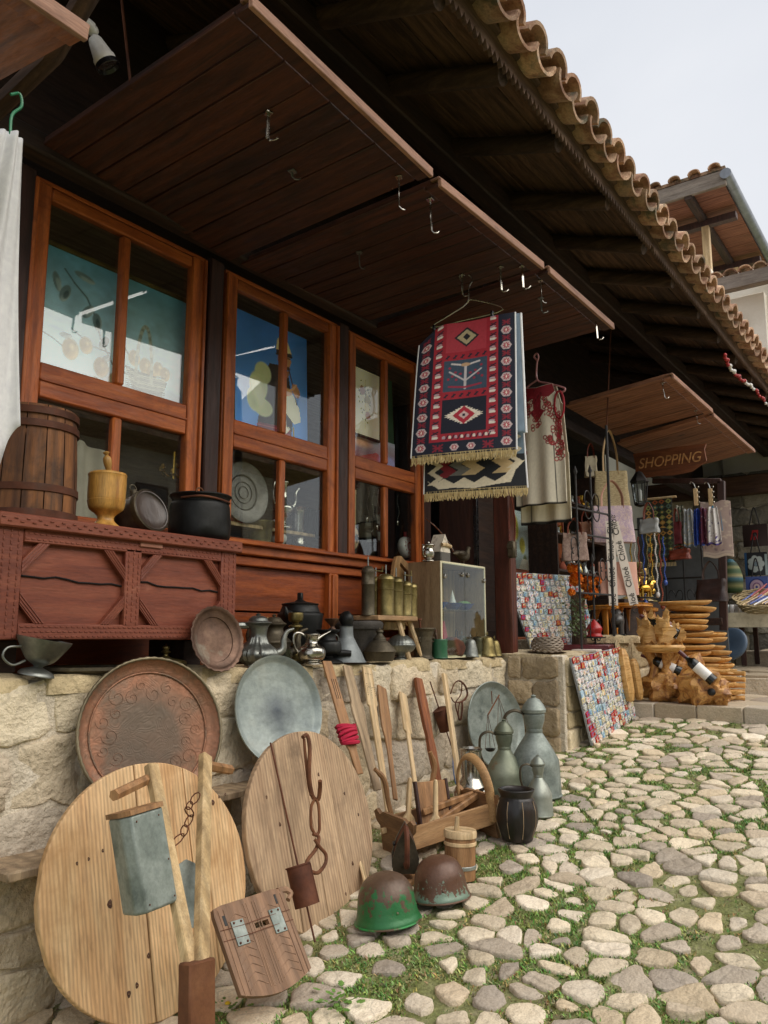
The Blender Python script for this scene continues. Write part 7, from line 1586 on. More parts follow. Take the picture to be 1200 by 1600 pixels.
mb.build('leaves', pm('dark_leaf', ['2f3f1c', '45552a', '5a6834'], rough=.6, bump=0), t, kind='stuff', ang=0)
# stump, wooden stools and figures on the ledge
def stool(label, px, pyb, pyt, wpx, Y, lean=0, nleg=3):
    p = P(px, pyb, Y=Y); k = 1 / K(p); h = (pyb - pyt) * k; w_ = wpx * k; t = thing('wooden_stool', label, 'stool', (p.x, Y, ZT + .002), group='orange carved wooden stools on the terrace')
    mb = MB(); mb.lathe(sp([(.001, h - .035), (w_ * .45, h - .035), (w_ * .5, h - .015), (w_ * .47, h), (.001, h)], 2), 24, mod=lambda a, z: 1 + .08 * math.sin(2 * a + 1) + .04 * math.sin(5 * a)); mb.build('seat', STOOLW, t)
    for i in range(nleg):
        a = 2 * PI * i / nleg + .5 + lean; mb = MB(); mb.tube(sm([(w_ * .22 * math.cos(a), w_ * .22 * math.sin(a), h - .03), (w_ * .34 * math.cos(a), w_ * .34 * math.sin(a), h * .5), (w_ * .42 * math.cos(a), w_ * .42 * math.sin(a), 0)], 3), [.045, .042, .04, .038, .036, .034, .03], 10, flat=.6); mb.build('leg', STOOLW, t)
stool('tallest orange-brown carved stool, under the pink ribbon bag', 985, 985, 932, 75, -.25); stool('second carved stool, left of the tallest and behind the elephant', 945, 988, 938, 50, -.12, 1); stool('small carved stool with a round seat right of the tallest', 1010, 984, 938, 40, -.20, 2)
mb = MB(); p = P(908, 1000, Y=-.2); mb.tube(sm([(0, 0, 0), (.01, 0, .15), (-.01, 0, .3), (0, 0, .42)], 4), [.07, .065, .062, .06, .058, .056, .055, .055, .056, .058, .06, .065, .07], 12); o = mb.build('tree_stump', pm('bark', ['33231a', '54402f', '6b5545'], scale=18, st=(1, 1, .2), rough=.9, bump=1, bd=.02), None, loc=(p.x, -.18, 1.40)); tag(o, 'upright bark-covered log beside the upper magnet board', 'log')
def figurine(name, label, cat, px, pyb, Y, z, build, s_=1, rz=0): p = P(px, pyb, Y=Y); t = thing(name, label, cat, (p.x, Y, z), rz); build(t); return t
def quad(m, trunk=False, s=1):
    def f(t):
        mb = MB(); mb.ball((0, 0, .085 * s), (.075 * s, .042 * s, .045 * s), 16, 10); mb.ball((.075 * s, 0, .12 * s), (.035 * s, .03 * s, .035 * s), 12, 8)
        mb.tube(sm([(.1 * s, 0, .115 * s), (.13 * s, 0, .09 * s), (.14 * s, 0, .13 * s), (.13 * s, 0, .16 * s)] if trunk else [(.06 * s, 0, .1 * s), (.09 * s, 0, .15 * s), (.12 * s, 0, .15 * s)], 3), .012 * s if trunk else .02 * s, 8)
        for x in (-.045, .045):
            for y in (-.022, .022): mb.tube([(x * s, y * s, .08 * s), (x * s * 1.1, y * s, .04 * s), (x * s * 1.05, y * s, 0)], [.018 * s, .012 * s, .013 * s], 8)
        mb.build('body', m, t)
        for y in (-1, 1): e = MB(); e.ball((.06 * s, y * .033 * s, .12 * s), (.022 * s, .004 * s, .026 * s), 10, 6) if trunk else e.tube([(-.07 * s, 0, .1 * s), (-.1 * s, y * .004, .06 * s)], .006, 6); e.build('ear' if trunk else 'tail', m, t)
        b = MB(); b.box(0, 0, -.004, .2 * s, .09 * s, .012, .004); b.build('base', BLKIRON, t)
    return f
figurine('elephant_figurine', 'dark grey elephant figurine on the terrace ledge before the stools', 'figurine', 966, 990, -.36, ZT + .03, quad(pm('grey_resin', ['3a3836', '55524e'], rough=.4), True, 1.25), rz=.3)
figurine('brass_horse', 'small bright brass horse figurine on top of the right stools', 'figurine', 1008, 935, -.30, ZT + .36, quad(GOLD, False, .9), rz=-.6)
def rooster(t):
    mb = MB(); mb.ball((0, 0, .07), (.045, .028, .035), 14, 8); mb.tube(sm([(.02, 0, .08), (.045, 0, .13), (.05, 0, .16)], 3), [.022, .02, .018, .016, .015, .014, .014][:7], 8); mb.build('body', GOLD, t)
    b = MB(); b.prism([(.035, .17), (.04, .21), (.05, .19), (.055, .21), (.065, .185), (.07, .165)], -.004, .004, 'y'); b.ball((.065, 0, .15), (.008, .005, .015), 6, 5); b.build('comb', REDP, t)
    b = MB(); b.prism([(-.03, .08), (-.09, .16), (-.10, .11), (-.08, .06)], -.006, .006, 'y'); b.build('tail', REDP, t)
    for y in (-.012, .012): b = MB(); b.tube([(0, y, .04), (0, y, 0), (.02, y, 0)], .003, 5); b.build('foot', GOLD, t)
figurine('rooster_figurine', 'small brass rooster with red comb and tail among the terrace figurines', 'figurine', 1003, 980, -.36, ZT + .002, rooster)
def lantern_fig(t):
    b = MB(); b.lathe([(r * .12, z * .12) for r, z in sp([(.001, 0), (.5, 0), (.4, .2), (.5, .5), (.3, .8), (.001, 1.1)], 3)], 20); b.build('body', REDP, t); b = MB(); b.lathe([(.001, -.01), (.08, -.01), (.08, .0), (.001, .0)], 20); b.build('base', BLKIRON, t)
figurine('red_ornament', 'squat red glazed ornament left of the elephant', 'ornament', 929, 992, -.34, ZT + .01, lantern_fig)
def swan(t):
    b = MB(); b.ball((0, 0, .04), (.055, .03, .03), 12, 8); b.tube(sm([(.03, 0, .05), (.06, 0, .09), (.04, 0, .13), (.06, 0, .14)], 3), .009, 8); b.build('body', GOLD, t)
for i, px in enumerate((1018, 1030)): figurine('brass_swan', ['left', 'right'][i] + ' of two small brass birds at the end of the terrace ledge', 'figurine', px, 984, -.38, ZT + .002, swan, rz=i * .6)
def brown_bowl(t): b = MB(); b.lathe(sp([(.001, 0), (.07, 0), (.12, .07), (.11, .14), (.09, .145), (.08, .12), (.001, .05)], 3), 28); b.build('bowl', wood('red_brown_gloss', ['54210f', '7a3519', '9a4e28'], 'x', rough=.25), t)
figurine('glossy_brown_bowl', 'rounded glossy red-brown wooden bowl at the end of the ledge', 'bowl', 1040, 986, -.30, ZT + .002, brown_bowl)
for i in range(2): figurine('small_wooden_dish', ['lower', 'upper'][i] + ' of two small nested wooden dishes behind the glossy bowl', 'dish', 1034, 980, -.16, ZT + .20 + i * .03, lambda t: MB().lathe(sp([(.001, 0), (.05, 0), (.09, .025), (.085, .025), (.001, .008)], 2), 20).build('dish', BOWLW, t))
b = MB(); b.box(7.72, -.12, ZT + .098, .22, .26, .19, .01); o = b.build('display_box', DARKW); tag(o, 'dark wooden box under the two small nested dishes', 'box')
# candelabra cluster
p = P(1005, 900, Y=-.2)
for i, (px, py, hpx) in enumerate(((985, 925, 62), (1000, 925, 82), (1010, 925, 70), (1020, 925, 55))):
    p = P(px, py, Y=-.12); h = .72 * hpx / K(p); t = vessel('brass_candelabrum', ['shortest bright brass candlestick of the cluster under the white handbag', 'tallest candelabrum of the brass cluster', 'second tallest candelabrum of the brass cluster', 'rightmost candlestick of the brass cluster'][i], 'candelabrum', (p.x, -.1, 1.84), h, stick_prof(), BRASS if i % 2 else pm('white_gilt', ['cfc8b8', 'c9a85a', 'e3dccb'], rough=.3, metal=.4), n=20)
    if i in (1, 2):
        for s_ in (-1, 1): mb = MB(); mb.tube(sm([(0, 0, .55 * h), (s_ * .15 * h, 0, .5 * h), (s_ * .24 * h, 0, .68 * h)], 4), .007, 6); mb.lathe([(.001, .68 * h), (.02, .69 * h), (.018, .76 * h), (.001, .76 * h)], 10, M=Matrix.Translation((s_ * .24 * h, 0, 0))); mb.build('arm', GOLD, t)
b = MB(); b.box(7.6, -.08, 1.66, 1.3, .24, .34, .004); o = b.build('plinth', DARKW); tag(o, 'dark plinth under the brass candelabra', 'plinth')
# kilim
p00, p11 = P(1012, 880, X=7.9), P(1050, 778, X=7.9); w_, h_ = abs(p11.y - p00.y), p11.z - p00.z
c = Cv(70, 170, '2c2c22', 3.0); q = random.Random(8)
for j in range(12):
    for i in range(4):
        x, y = .12 + i * .25, .12 + j * .25; k = q.choice(['4a5c3a', 'a0552a', '8a8f50', '4f6a60', 'b58a48']); c.poly([(x - .12, y), (x, y + .125), (x + .12, y), (x, y - .125)], k); c.poly([(x - .05, y), (x, y + .05), (x + .05, y), (x, y - .05)], q.choice(['2c2c22', 'c9a860']))
t = thing('kilim', 'narrow green and orange diamond-patterned kilim hanging in the next shop', 'kilim', (7.9, p00.y, p00.z)); c.sheet(lambda u, v: (.01 * math.sin(u * 5), -u * w_, v * h_), 'cloth', VC, t, solid=.006)
b = MB()
for i in range(20): b.tube([(0, -w_ * i / 19, 0), (0, -w_ * i / 19, -.04)], .004, 4)
b.build('fringe', FRINGE, t, kind='stuff'); b = MB(); b.tube([(0, .04, h_ + .01), (0, -w_ - .04, h_ + .01)], .012, 6); b.build('rod', LIGHTW, t)
# SHOPPING sign
p0, p1 = P(992, 722, X=8.0), P(1104, 716, X=8.0); w_ = abs(p1.y - p0.y); hs = 40 / K(p0); t = thing('shopping_sign', 'wooden signboard with carved letters reading SHOPPING under the far shutter', 'sign', (8.0, p0.y, (p0.z + p1.z) / 2 - hs * .55), -PI / 2)
q = random.Random(3); out = [(0, .02), (w_ * .1, -.01), (w_ * .3, .0), (w_ * .55, -.012), (w_ * .8, .005), (w_ * .9, .05), (w_ * 1.0, .09), (w_ * .98, hs * .8), (w_ * 1.01, hs), (w_ * .6, hs * 1.02), (w_ * .3, hs), (-.01, hs * .97), (.01, hs * .5)]
b = MB(); b.prism(out, -.015, .015, 'y'); o = b.build('board', wood('sign_board', ['5a3018', '7d4624', '925a32'], 'x', rough=.6), t)
tx = textmesh('SHOPPING', hs * .62, .004, 'lettering', wood('pale_letters', ['b98350', 'd09b62', 'd8a86c'], 'x'), t, (w_ * .49, -.018, hs * .52), (PI / 2, 0, 0), shear=.25); sw_ = tx.dimensions.x; bpy.context.view_layer.update(); tx.scale = (w_ * .88 / max(.01, tx.dimensions.x),) * 1 + (w_ * .88 / max(.01, tx.dimensions.x) * 1.15, 1)
# street lantern
p = P(1000, 775, X=7.5); t = thing('shop_lantern', 'black iron lantern with clear panes beside the SHOPPING sign', 'lantern', p); k = 1 / K(p)
b = MB(); b.lathe([(.001, 40 * k), (5 * k, 38 * k), (14 * k, 24 * k), (15 * k, 22 * k), (.001, 22 * k)], 6); b.build('roof', IRON, t)
b = MB(); b.lathe([(12 * k, 22 * k), (8 * k, -14 * k)], 6); b.build('pane', GLASS3, t)
for i in range(6): a = i * PI / 3; b = MB(); b.tube([(12.5 * k * math.cos(a), 12.5 * k * math.sin(a), 22 * k), (8.5 * k * math.cos(a), 8.5 * k * math.sin(a), -14 * k)], .006, 5); b.build('rib', IRON, t)
b = MB(); b.lathe([(.001, -18 * k), (9 * k, -15 * k), (9 * k, -12 * k), (.001, -12 * k)], 6); b.build('foot', IRON, t); b = MB(); b.lathe([(.001, -10 * k), (3 * k, -8 * k), (3 * k, 8 * k), (.001, 12 * k)], 12); b.build('bulb', WHITEP, t)

# ------------------------------------------------------------------ scarves, gate and right-hand stall
XR = 8.25
def yz(px, py, X): p = P(px, py, X=X); return p
t = thing('scarf_rail', 'dark door frame and rail from which the scarves hang', 'rail', (XR, 0, 0))
for (a, b_), w_ in ((((1020, 752), (1127, 752)), .05), (((1127, 752), (1131, 985)), .07)):
    A, B = P(*a, X=XR), P(*b_, X=XR); M_ = frame(A - Vector((XR, 0, 0)), B - Vector((XR, 0, 0)), (1, 0, 0)); mb = MB(); L_ = (B - A).length; mb.box(0, 0, L_ / 2, w_, .06, L_, .005, M=M_); mb.build('bar', DARKZ, t)
def scarf(label, px0, px1, py0, py1, X, cols, sd, kind=0):
    A, B = P(px0, py1, X=X), P(px1, py0, X=X); w_, h_ = A.y - B.y, B.z - A.z; q = random.Random(sd)
    c = Cv(40, 90, cols[0], 2.2); c.mottle(.08, 10, sd)
    for i in range(90): c.ell(q.random(), q.random() * 2.2, q.uniform(.03, .1), q.uniform(.02, .07), q.choice(cols), rot=q.uniform(0, 3), soft=.3)
    c.rect(0, 0, 1, .12, cols[-1]); c.rect(0, .14, 1, .2, cols[1 % len(cols)])
    t = thing('patterned_scarf', label, 'scarf', (X, A.y, A.z), group='printed scarves hanging in the next shop')
    c.sheet(lambda u, v: (-.02 * math.sin(u * 14 + sd) * (1 - .3 * v) if kind == 0 else .004 * math.sin(u * 6), -w_ * (.5 + (u - .5) * (1 - (.35 * v * v if kind == 0 else 0))), h_ * v + .01 * math.sin(u * 9 + sd)), 'cloth', VC, t, solid=.004)
scarf('wide pale pink paisley shawl with cream hems, rightmost and lowest of the scarves', 1099, 1141, 782, 872, XR - .03, ['b5a098', 'c9b8aa', '8f7a80', 'd0c0ae'], 1, 1)
scarf('grey and yellow floral scarf, left of the blue ones', 1070, 1084, 795, 855, XR - .1, ['a9aeb2', 'c9b070', 'd6d8d8', '7c8894'], 2)
scarf('bright blue narrow scarf second from the left', 1085, 1097, 795, 852, XR - .12, ['24409a', '2f55b8', '1c2f70', '3a60c0'], 3)
scarf('plum red spotted scarf between the blue and the white', 1093, 1106, 793, 852, XR - .14, ['5a2438', '7a3a50', 'b59aa0', '3a2a60'], 4)
scarf('white scarf with plum and blue border, widest of the folded ones', 1104, 1124, 792, 852, XR - .16, ['dcdad8', 'c0b8b8', 'e4e2e0', '4a3a80'], 5)
scarf('short turquoise scarf hanging behind the white one', 1112, 1127, 790, 832, XR - .02, ['1f86b0', '2a98c4', '1f7aa0'], 6)
scarf('dark green and cream floral scarf at the far left of the rail', 1058, 1070, 790, 860, XR - .06, ['8d8f80', '2f5a3a', 'c9c4b0', '5a3a34'], 7)
for i, px in enumerate((1088, 1111)):
    A = P(px, 790, X=XR - .2); B = P(px, 763, X=XR - .2); t = thing('scarf_hanger', ['left', 'right'][i] + ' wooden multi-clip hanger holding scarves', 'hanger', A, group='clip hangers'); mb = MB(); mb.box(0, 0, (B.z - A.z) / 2, .02, .04, B.z - A.z, .003); mb.build('bar', LIGHTW, t)
    mb = MB(); h = B.z - A.z; mb.tube(sm([(0, 0, h), (0, .01, h + .04), (0, .035, h + .07), (0, .05, h + .05)], 4), .005, 6); mb.build('hook', SILV, t)
    for j in range(4): mb = MB(); mb.box(0, -.028, .03 + j * .05, .02, .016, .02, .003); mb.build('clip', SILV, t)
# light boards and the iron gate behind
A, B = P(1048, 965, X=8.6), P(1100, 862, X=8.6)
t = thing('iron_gate', 'low wrought-iron gate with scrolls in front of grey boards', 'gate', (8.5, A.y, A.z)); w_, h_ = A.y - B.y, B.z - A.z
for y in (0, -w_ * .5, -w_): mb = MB(); mb.tube([(0, y, 0), (0, y, h_)], .008, 6); mb.tube([(0, y, h_), (0, y, h_ + .05)], [.016, .001], 6); mb.build('bar', IRON, t)
for z in (.05, h_ * .6): mb = MB(); mb.tube([(0, .02, z), (0, -w_ - .02, z)], .009, 6); mb.build('rail', IRON, t)
for cy in (-w_ * .25, -w_ * .75):
    for s_ in (-1, 1): mb = MB(); mb.tube([(0, cy + s_ * (.05 - .05 * (1 - i / 24) * math.cos(i / 24 * 5)), h_ * .3 + .1 * (1 - i / 30) * math.sin(i / 24 * 5)) for i in range(25)], .005, 5); mb.build('scroll', IRON, t)
mb = MB(); mb.box(8.75, (A.y + B.y) / 2 + .1, 2.0, .03, w_ + .5, 1.6, .004); o = mb.build('grey_partition', pm('grey_metal_sheet', ['4a4d4e', '63676a'], rough=.5)); tag(o, 'grey sheet partition behind the low iron gate', 'partition')
mb = MB(); A = P(1048, 972, X=8.3); B = P(1132, 966, X=8.3); mb.box(8.3, (A.y + B.y) / 2, A.z, .2, abs(A.y - B.y), .07, .006); o = mb.build('wooden_threshold', DARKW); tag(o, 'dark wooden threshold beam under the iron gate', 'beam')
# rear stone wall, beam, roof line at far right
XB = 12.5
rw = thing('rear_stone_wall', 'dim grey stone wall at the back of the right-hand stall', 'wall', (XB, 0, 0)); mb = MB(); mb.box(.15, -1.5, 2.4, .28, 5, 3.0, .01); mb.build('mortar_core', MORTAR, rw)
wallstones(rw, -2.2, .6, 1.3, 3.9, lambda u, v, w: (-w, -u if False else u, v), ['8d8a80', '7d7a72', '9a968a'], 33, hr=(.2, .3), wr=(.35, .6))
A = P(1140, 760, X=XB - .2); mb = MB(); mb.box(XB - .15, -1.0, A.z, .16, 4.5, .28, .01); o = mb.build('long_beam', wood('rear_beam', ['35231a', '4f3628', '634836'], 'y', rough=.8)); tag(o, 'thick brown beam across the top of the rear stone wall', 'beam')
# stall table with baskets
XS = 9.6
A, B = P(1128, 958, X=XS), P(1215, 965, X=XS)
t = thing('stall_table', 'stall table covered with a white cloth, piled with baskets and brushes', 'table', (XS, A.y, A.z)); mb = MB(); mb.box(.35, -.6, -.02, .9, 1.2, .03, .004); mb.build('table_top', GREYW, t)
mb = MB(); mb.grid(lambda u, v: (-.11 - .01 * math.sin(u * 20), -.02 - 1.2 * u, .0 - .16 * v), 40, 6); mb.build('cloth_edge', FELT, t)
for x, y in ((0, -.2), (0, -1.1), (.7, -.2), (.7, -1.1)): mb = MB(); mb.box(x, y, -.4 + .1, .05, .05, .56, .004); mb.build('leg', DARKZ, t)
q = random.Random(2)
def sbasket(label, y, x, z, r_, fill, lean=.25):
    t = thing('stall_basket', label, 'basket', (XS + x, A.y + y, A.z + z), rot=(0, -lean, 0)); mb = MB()
    for j in range(5): mb.tube([((r_ + .012 * j) * math.cos(a) * .8, (r_ + .012 * j) * math.sin(a), .01 + j * .02 + .004 * math.sin(a * 10 + j * PI)) for a in [m_ * PI / 20 for m_ in range(40)]], .011, 5, closed=True)
    mb.build('weave', STRAW, t)
    for j in range(14):
        a = q.uniform(0, 6.28); x_, y_ = q.uniform(0, r_ * .6) * math.cos(a), q.uniform(0, r_ * .7) * math.sin(a); mb = MB(); mb.tube([(x_ - .1, y_ + .06, .07 + j * .003), (x_ + .12, y_ - .06, .10 + j * .004)], .009, 6); mb.build('pencil' if fill else 'brush', q.choice([REDP, LIGHTW, WHITEP, LIGHTW, BLUEE]), t)
sbasket('front straw basket full of painted pencils on the stall table', -.42, .02, .02, .2, 1); sbasket('rear wide basket of brushes on the stall table', -.3, .55, .12, .24, 0, .4)
for i in range(12):
    y, x = -.05 - .02 * i, .1 + (i % 4) * .12; mb = MB(); mb.lathe(sp([(.001, 0), (.03, 0), (.035, .05), (.03, .09), (.001, .09)], 2), 12); o = mb.build('painted_cup', q.choice([WHITEP, TIN, WHITEP]), None, loc=(XS + x, A.y - .04 - .05 * (i // 4), A.z + .003)); tag(o, f'{["nearest", "second", "third", "farthest"][i % 4]} pale cup in the {["left", "middle", "right"][i // 4]} row on the stall table', 'cup', 'pale cups on the stall table')
def tote(label, px0, py0, px1, py1, X, bgc, deco, sd):
    A, B = P(px0, py1, X=X), P(px1, py0, X=X); w_, h_ = A.y - B.y, B.z - A.z; c = Cv(60, 60, bgc, 1.0); deco(c); t = thing('tote_bag', label, 'bag', (X, A.y, A.z)); c.sheet(lambda u, v: (-.03 * math.sin(u * PI) * (1 - v), -w_ * u, h_ * v), 'front', VC, t)
    mb = MB(); mb.box(.02, -w_ / 2, h_ / 2, .03, w_ * .98, h_ * .98, .004); mb.build('body', pm('tote_' + bgc, [bgc, bgc], rough=.8), t)
    mb = MB(); mb.tube(sm([(0, -w_ * .3, h_), (.02, -w_ * .45, h_ * 1.7), (.02, -w_ * .55, h_ * 1.7), (0, -w_ * .7, h_)], 4), .008, 6); mb.build('strap', BLACKT, t)
def d1(c): c.poly([(.3, .3), (.4, .75), (.65, .75), (.6, .3)], '8f1414'); c.ell(.5, .55, .1, .1, '1a0c0c')
def d2(c):
    for i in range(7): a = i * 2 * PI / 7; c.ell(.5 + .24 * math.cos(a), .5 + .24 * math.sin(a), .15, .15, 'a9b2ae', soft=.2)
    c.ell(.5, .5, .1, .1, '6f7f88'); c.rect(0, 0, .1, 1, '24507a'); c.rect(.9, 0, 1, .9, '8fa0a0')
def d3(c):
    for r_, k in ((.38, '1c2f70'), (.32, 'b59ab0'), (.2, '7d5a80'), (.14, 'c9b0b0'), (.06, '2a3a80')): c.ell(.5, .55, r_, r_, k, soft=.05)
tote('dark brown tote bag with a red patch hanging on the rear wall', 1162, 818, 1198, 855, 12.0, '2a1712', d1, 1); tote('black and grey tote with a big pale flower', 1165, 862, 1198, 900, 11.0, '15171c', d2, 2); tote('blue tote with a round mandala standing on the stall', 1167, 900, 1199, 938, 10.6, '4a5c9a', d3, 3)
t = thing('green_hamper', 'green, yellow and blue banded woven hamper behind the stall table', 'hamper', P(1144, 925, X=10.2)); mb = MB(); k = 1 / K(t.location)
mb.lathe(sp([(.001, 0), (14 * k, 0), (17 * k, 20 * k), (13 * k, 38 * k), (5 * k, 50 * k), (.001, 52 * k)], 4), 28); o = mb
cols = [hx(['2f4a28', '77764a', '1f3822', '2a5a68', '8a8458'][int(v[2] / (52 * k) * 9) % 5])[:3] for v in o.v]; o.build('body', VC, t, col=np.array(cols))
b = MB(); p = P(1149, 1015, Z=1.33); p.x = 9.2; q0 = P(1145, 1030, X=9.0); b.lathe(sp([(.001, 0), (.13, .0), (.17, .02), (.17, .05), (.12, .06), (.001, .05)], 3), 24); o = b.build('blue_ribbed_fan', pm('slate_blue_plastic', ['3a4a5c', '4d6074'], rough=.5), None, loc=P(1145, 1008, X=8.9), rot=(0, -1.2, -.3)); tag(o, 'slate-blue rounded plastic object lying on the steps beside the bowls', 'dustpan')

# ------------------------------------------------------------------ wooden wares on the first step
ZS = 1.02
def bowlmesh(rx, ry, h, sd):
    q = random.Random(sd); mb = MB(); ph = q.uniform(0, 6)
    mb.lathe(sp([(.001, 0), (.7, 0), (.9, .3), (.99, .7), (1.0, 1.0), (.93, 1.0), (.85, .6), (.001, .35)], 2), 28, mod=lambda a, z: 1 + .05 * math.sin(2 * a + ph) + .03 * math.sin(5 * a + ph), M=Matrix.Diagonal((rx, ry, h, 1))); 
    return mb.mesh('wooden_bowl', BOWLW, 40)
BM = [bowlmesh(.18, .16, .038, i) for i in range(6)]
def bstack(px, pyb, n_, X, sc, names, dz=.052, zb=None):
    q = random.Random(px); base = P(px, pyb, X=X)
    for i in range(n_):
        o = bpy.data.objects.new('wooden_bowl', BM[q.randrange(6)]); COL.objects.link(o); s_ = sc * q.uniform(.85, 1.1)
        o.location = (X + q.uniform(-.03, .03), base.y + q.uniform(-.035, .035), (zb if zb else base.z) + i * dz); o.scale = (s_, s_, 1); o.rotation_euler = (q.uniform(-.07, .07), q.uniform(-.07, .07), q.uniform(0, 6))
        nn = ['lowest', 'second', 'third', 'fourth', 'fifth', 'sixth', 'seventh', 'eighth', 'ninth', 'tenth', 'eleventh', 'twelfth', 'thirteenth', 'fourteenth', 'fifteenth']
        w = 'topmost' if i == n_ - 1 else nn[i]; tag(o, f'{w} bowl{" from the ground" if 0 < i < n_ - 1 else ""} in the {names}', 'bowl', 'shallow olive-wood bowls stacked on the step')
bstack(1083, 1088, 15, 6.95, 1.12, 'tall left stack of wooden bowls', .052, 1.03); bstack(1112, 1070, 10, 7.25, 1.0, 'shorter right stack of wooden bowls', .052, 1.03)
bstack(1118, 1095, 5, 6.55, .9, 'low front pile of wooden bowls', .05, 1.02)
for i in range(5):
    t = thing('wooden_scoop', ['lowest', 'second', 'middle', 'fourth', 'topmost'][i] + ' long-handled wooden scoop poking right out of the low front pile', 'scoop', (6.62 + .02 * i, P(1140, 1080, X=6.6).y, 1.04 + i * .045), .3 - .1 * i, 'long-handled wooden scoops'); mb = MB(); mb.ball((0, .08, .0), (.05, .12, .02), 12, 6); mb.tube([(0, 0, 0), (0, -.07, .002), (0, -.10, 0)], [.02, .016, .02], 8); mb.build('body', BOWLW, t)
# burl wine racks with bottles
def burl(label, px, pyb, Xo, sc, sd):
    q = random.Random(sd); p = G(px, pyb); y = P(px, pyb, X=Xo).y; t = thing('burl_bottle_holder', label, 'bottle holder', (Xo, y, ZS)); return t, q
t, q = burl('tall burl-wood bottle holder carved from a root, with a dish-like middle', 1038, 1105, 6.28, 1, 1)
mb = MB(); mb.ball((0, 0, .10), (.13, .15, .11), 26, 18, nz=.5, ns=2.2); mb.build('root_base', BURL, t)
for a in (.3, 2.2, 3.9, 5.3): mb = MB(); mb.tube(sm([(.08 * math.cos(a), .09 * math.sin(a), .12), (.05 * math.cos(a), .06 * math.sin(a), .25), (.10 * math.cos(a), .11 * math.sin(a), .38)], 3), [.05, .045, .04, .035, .035, .04, .045], 10); mb.build('limb', BURL, t)
mb = MB(); mb.lathe(sp([(.001, .36), (.14, .36), (.18, .38), (.17, .42), (.001, .41)], 2), 28, mod=lambda a, z: 1 + .1 * math.sin(2 * a) + .05 * math.sin(5 * a)); mb.build('dish', BOWLW, t)
for a, h in ((.9, .2), (2.4, .22), (3.6, .2), (5.4, .14)):
    mb = MB(); cx_, cy_ = .1 * math.cos(a), .12 * math.sin(a); mb.ball((cx_, cy_, .41 + h / 2), (.03, .06, h * .6), 16, 12, nz=1.1, ns=2.6); mb.build('upright', BOWLW, t)
def bottle(label, a, b_):
    t = thing('wine_bottle', label, 'bottle', M=frame(a, b_), group='wine bottles in the burl holders'); mb = MB(); mb.lathe(sp([(.001, 0), (.036, 0), (.038, .01), (.038, .17), (.03, .2), (.014, .225), (.013, .29), (.015, .295), (.001, .3)], 2), 20); mb.build('body', pm('dark_bottle_glass', ['0b0d0b', '141a14'], rough=.08, bump=0), t)
    mb = MB(); mb.lathe([(.0386, .04), (.0388, .15)], 20); mb.build('label', WHITEP, t); mb = MB(); mb.lathe([(.0152, .24), (.0158, .3), (.001, .302)], 14); mb.build('foil', pm('dark_red_foil', ['3a0d10', '5a1518'], rough=.3), t)
o = t.location; bottle('wine bottle lying across the top of the tall burl holder, neck up left', o + Vector((-.05, -.14, .50)), o + Vector((-.08, .12, .64)))
bottle('wine bottle half hidden in the lower gap of the tall burl holder', o + Vector((.0, -.13, .22)), o + Vector((-.06, .1, .33)))
t, q = burl('low burl-wood bottle cradle lying at the edge of the step', 1105, 1108, 6.16, 1, 2)
mb = MB(); mb.ball((0, .02, .11), (.11, .17, .13), 26, 18, nz=.55, ns=2.0); mb.ball((0, -.10, .07), (.07, .07, .08), 18, 12, nz=.5, ns=3); mb.build('root_body', BURL, t)
mb = MB(); mb.ball((-.08, -.06, .09), (.03, .035, .03), 10, 8); mb.build('hollow', INK, t)
o = t.location; bottle('wine bottle tilted in the low burl cradle, neck up left', o + Vector((-.07, -.07, .17)), o + Vector((-.10, .13, .36)))
t, q = burl('dark twisted burl root between the tall holder and the low cradle', 1070, 1098, 6.5, 1, 3); mb = MB(); mb.ball((0, 0, .16), (.1, .14, .18), 24, 18, nz=.7, ns=2.5); mb.build('root_body', BURL, t)
# tall upright dough trough
for i, (px, pyb, pyt, w_, lb) in enumerate(((975, 1100, 1015, 24, 'tall upright wooden trough leaning on the terrace by the magnet board'), (990, 1098, 1032, 20, 'shorter wooden trough leaning just right of the tall one'))):
    p = P(px, pyb, Y=-.56); k = 1 / K(p); h = (pyb - pyt) * k; t = thing('wooden_trough', lb, 'trough', (p.x + .1, -.58, 1.03), rot=(-.12, 0, .2)); mb = MB(); mb.lathe([(w_ * k * .55 * s_, z * h) for s_, z in ((.001, 0), (.6, .03), (.95, .2), (1, .5), (.9, .85), (.5, .98), (.001, 1))], 24, mod=lambda a, z: .62 if 3.4 < a < 6.0 else 1); mb.build('body', BOWLW, t, ang=50)

# ------------------------------------------------------------------ garland at the eave
t = thing('bead_garland', 'red and white twisted garland swinging from the eave at the right', 'garland', P(1133, 558, Y=-1.15)); pts = [P(x, y, Y=-1.16) - t.location for x, y in ((1133, 556), (1142, 575), (1158, 592), (1178, 607), (1200, 632), (1225, 650))]; pp = sm(pts, 9)
for s_ in (0, 1):
    mb = MB()
    for i, p_ in enumerate(pp):
        if (i // 7) % 2 == s_: mb.ball(tuple(p_ + Vector((0, .008 * math.sin(i * 1.5), .008 * math.cos(i * 1.5)))), (.022, .016, .016), 8, 5)
    mb.build('red_beads' if s_ == 0 else 'white_beads', REDP if s_ == 0 else WHITEP, t, kind='stuff')
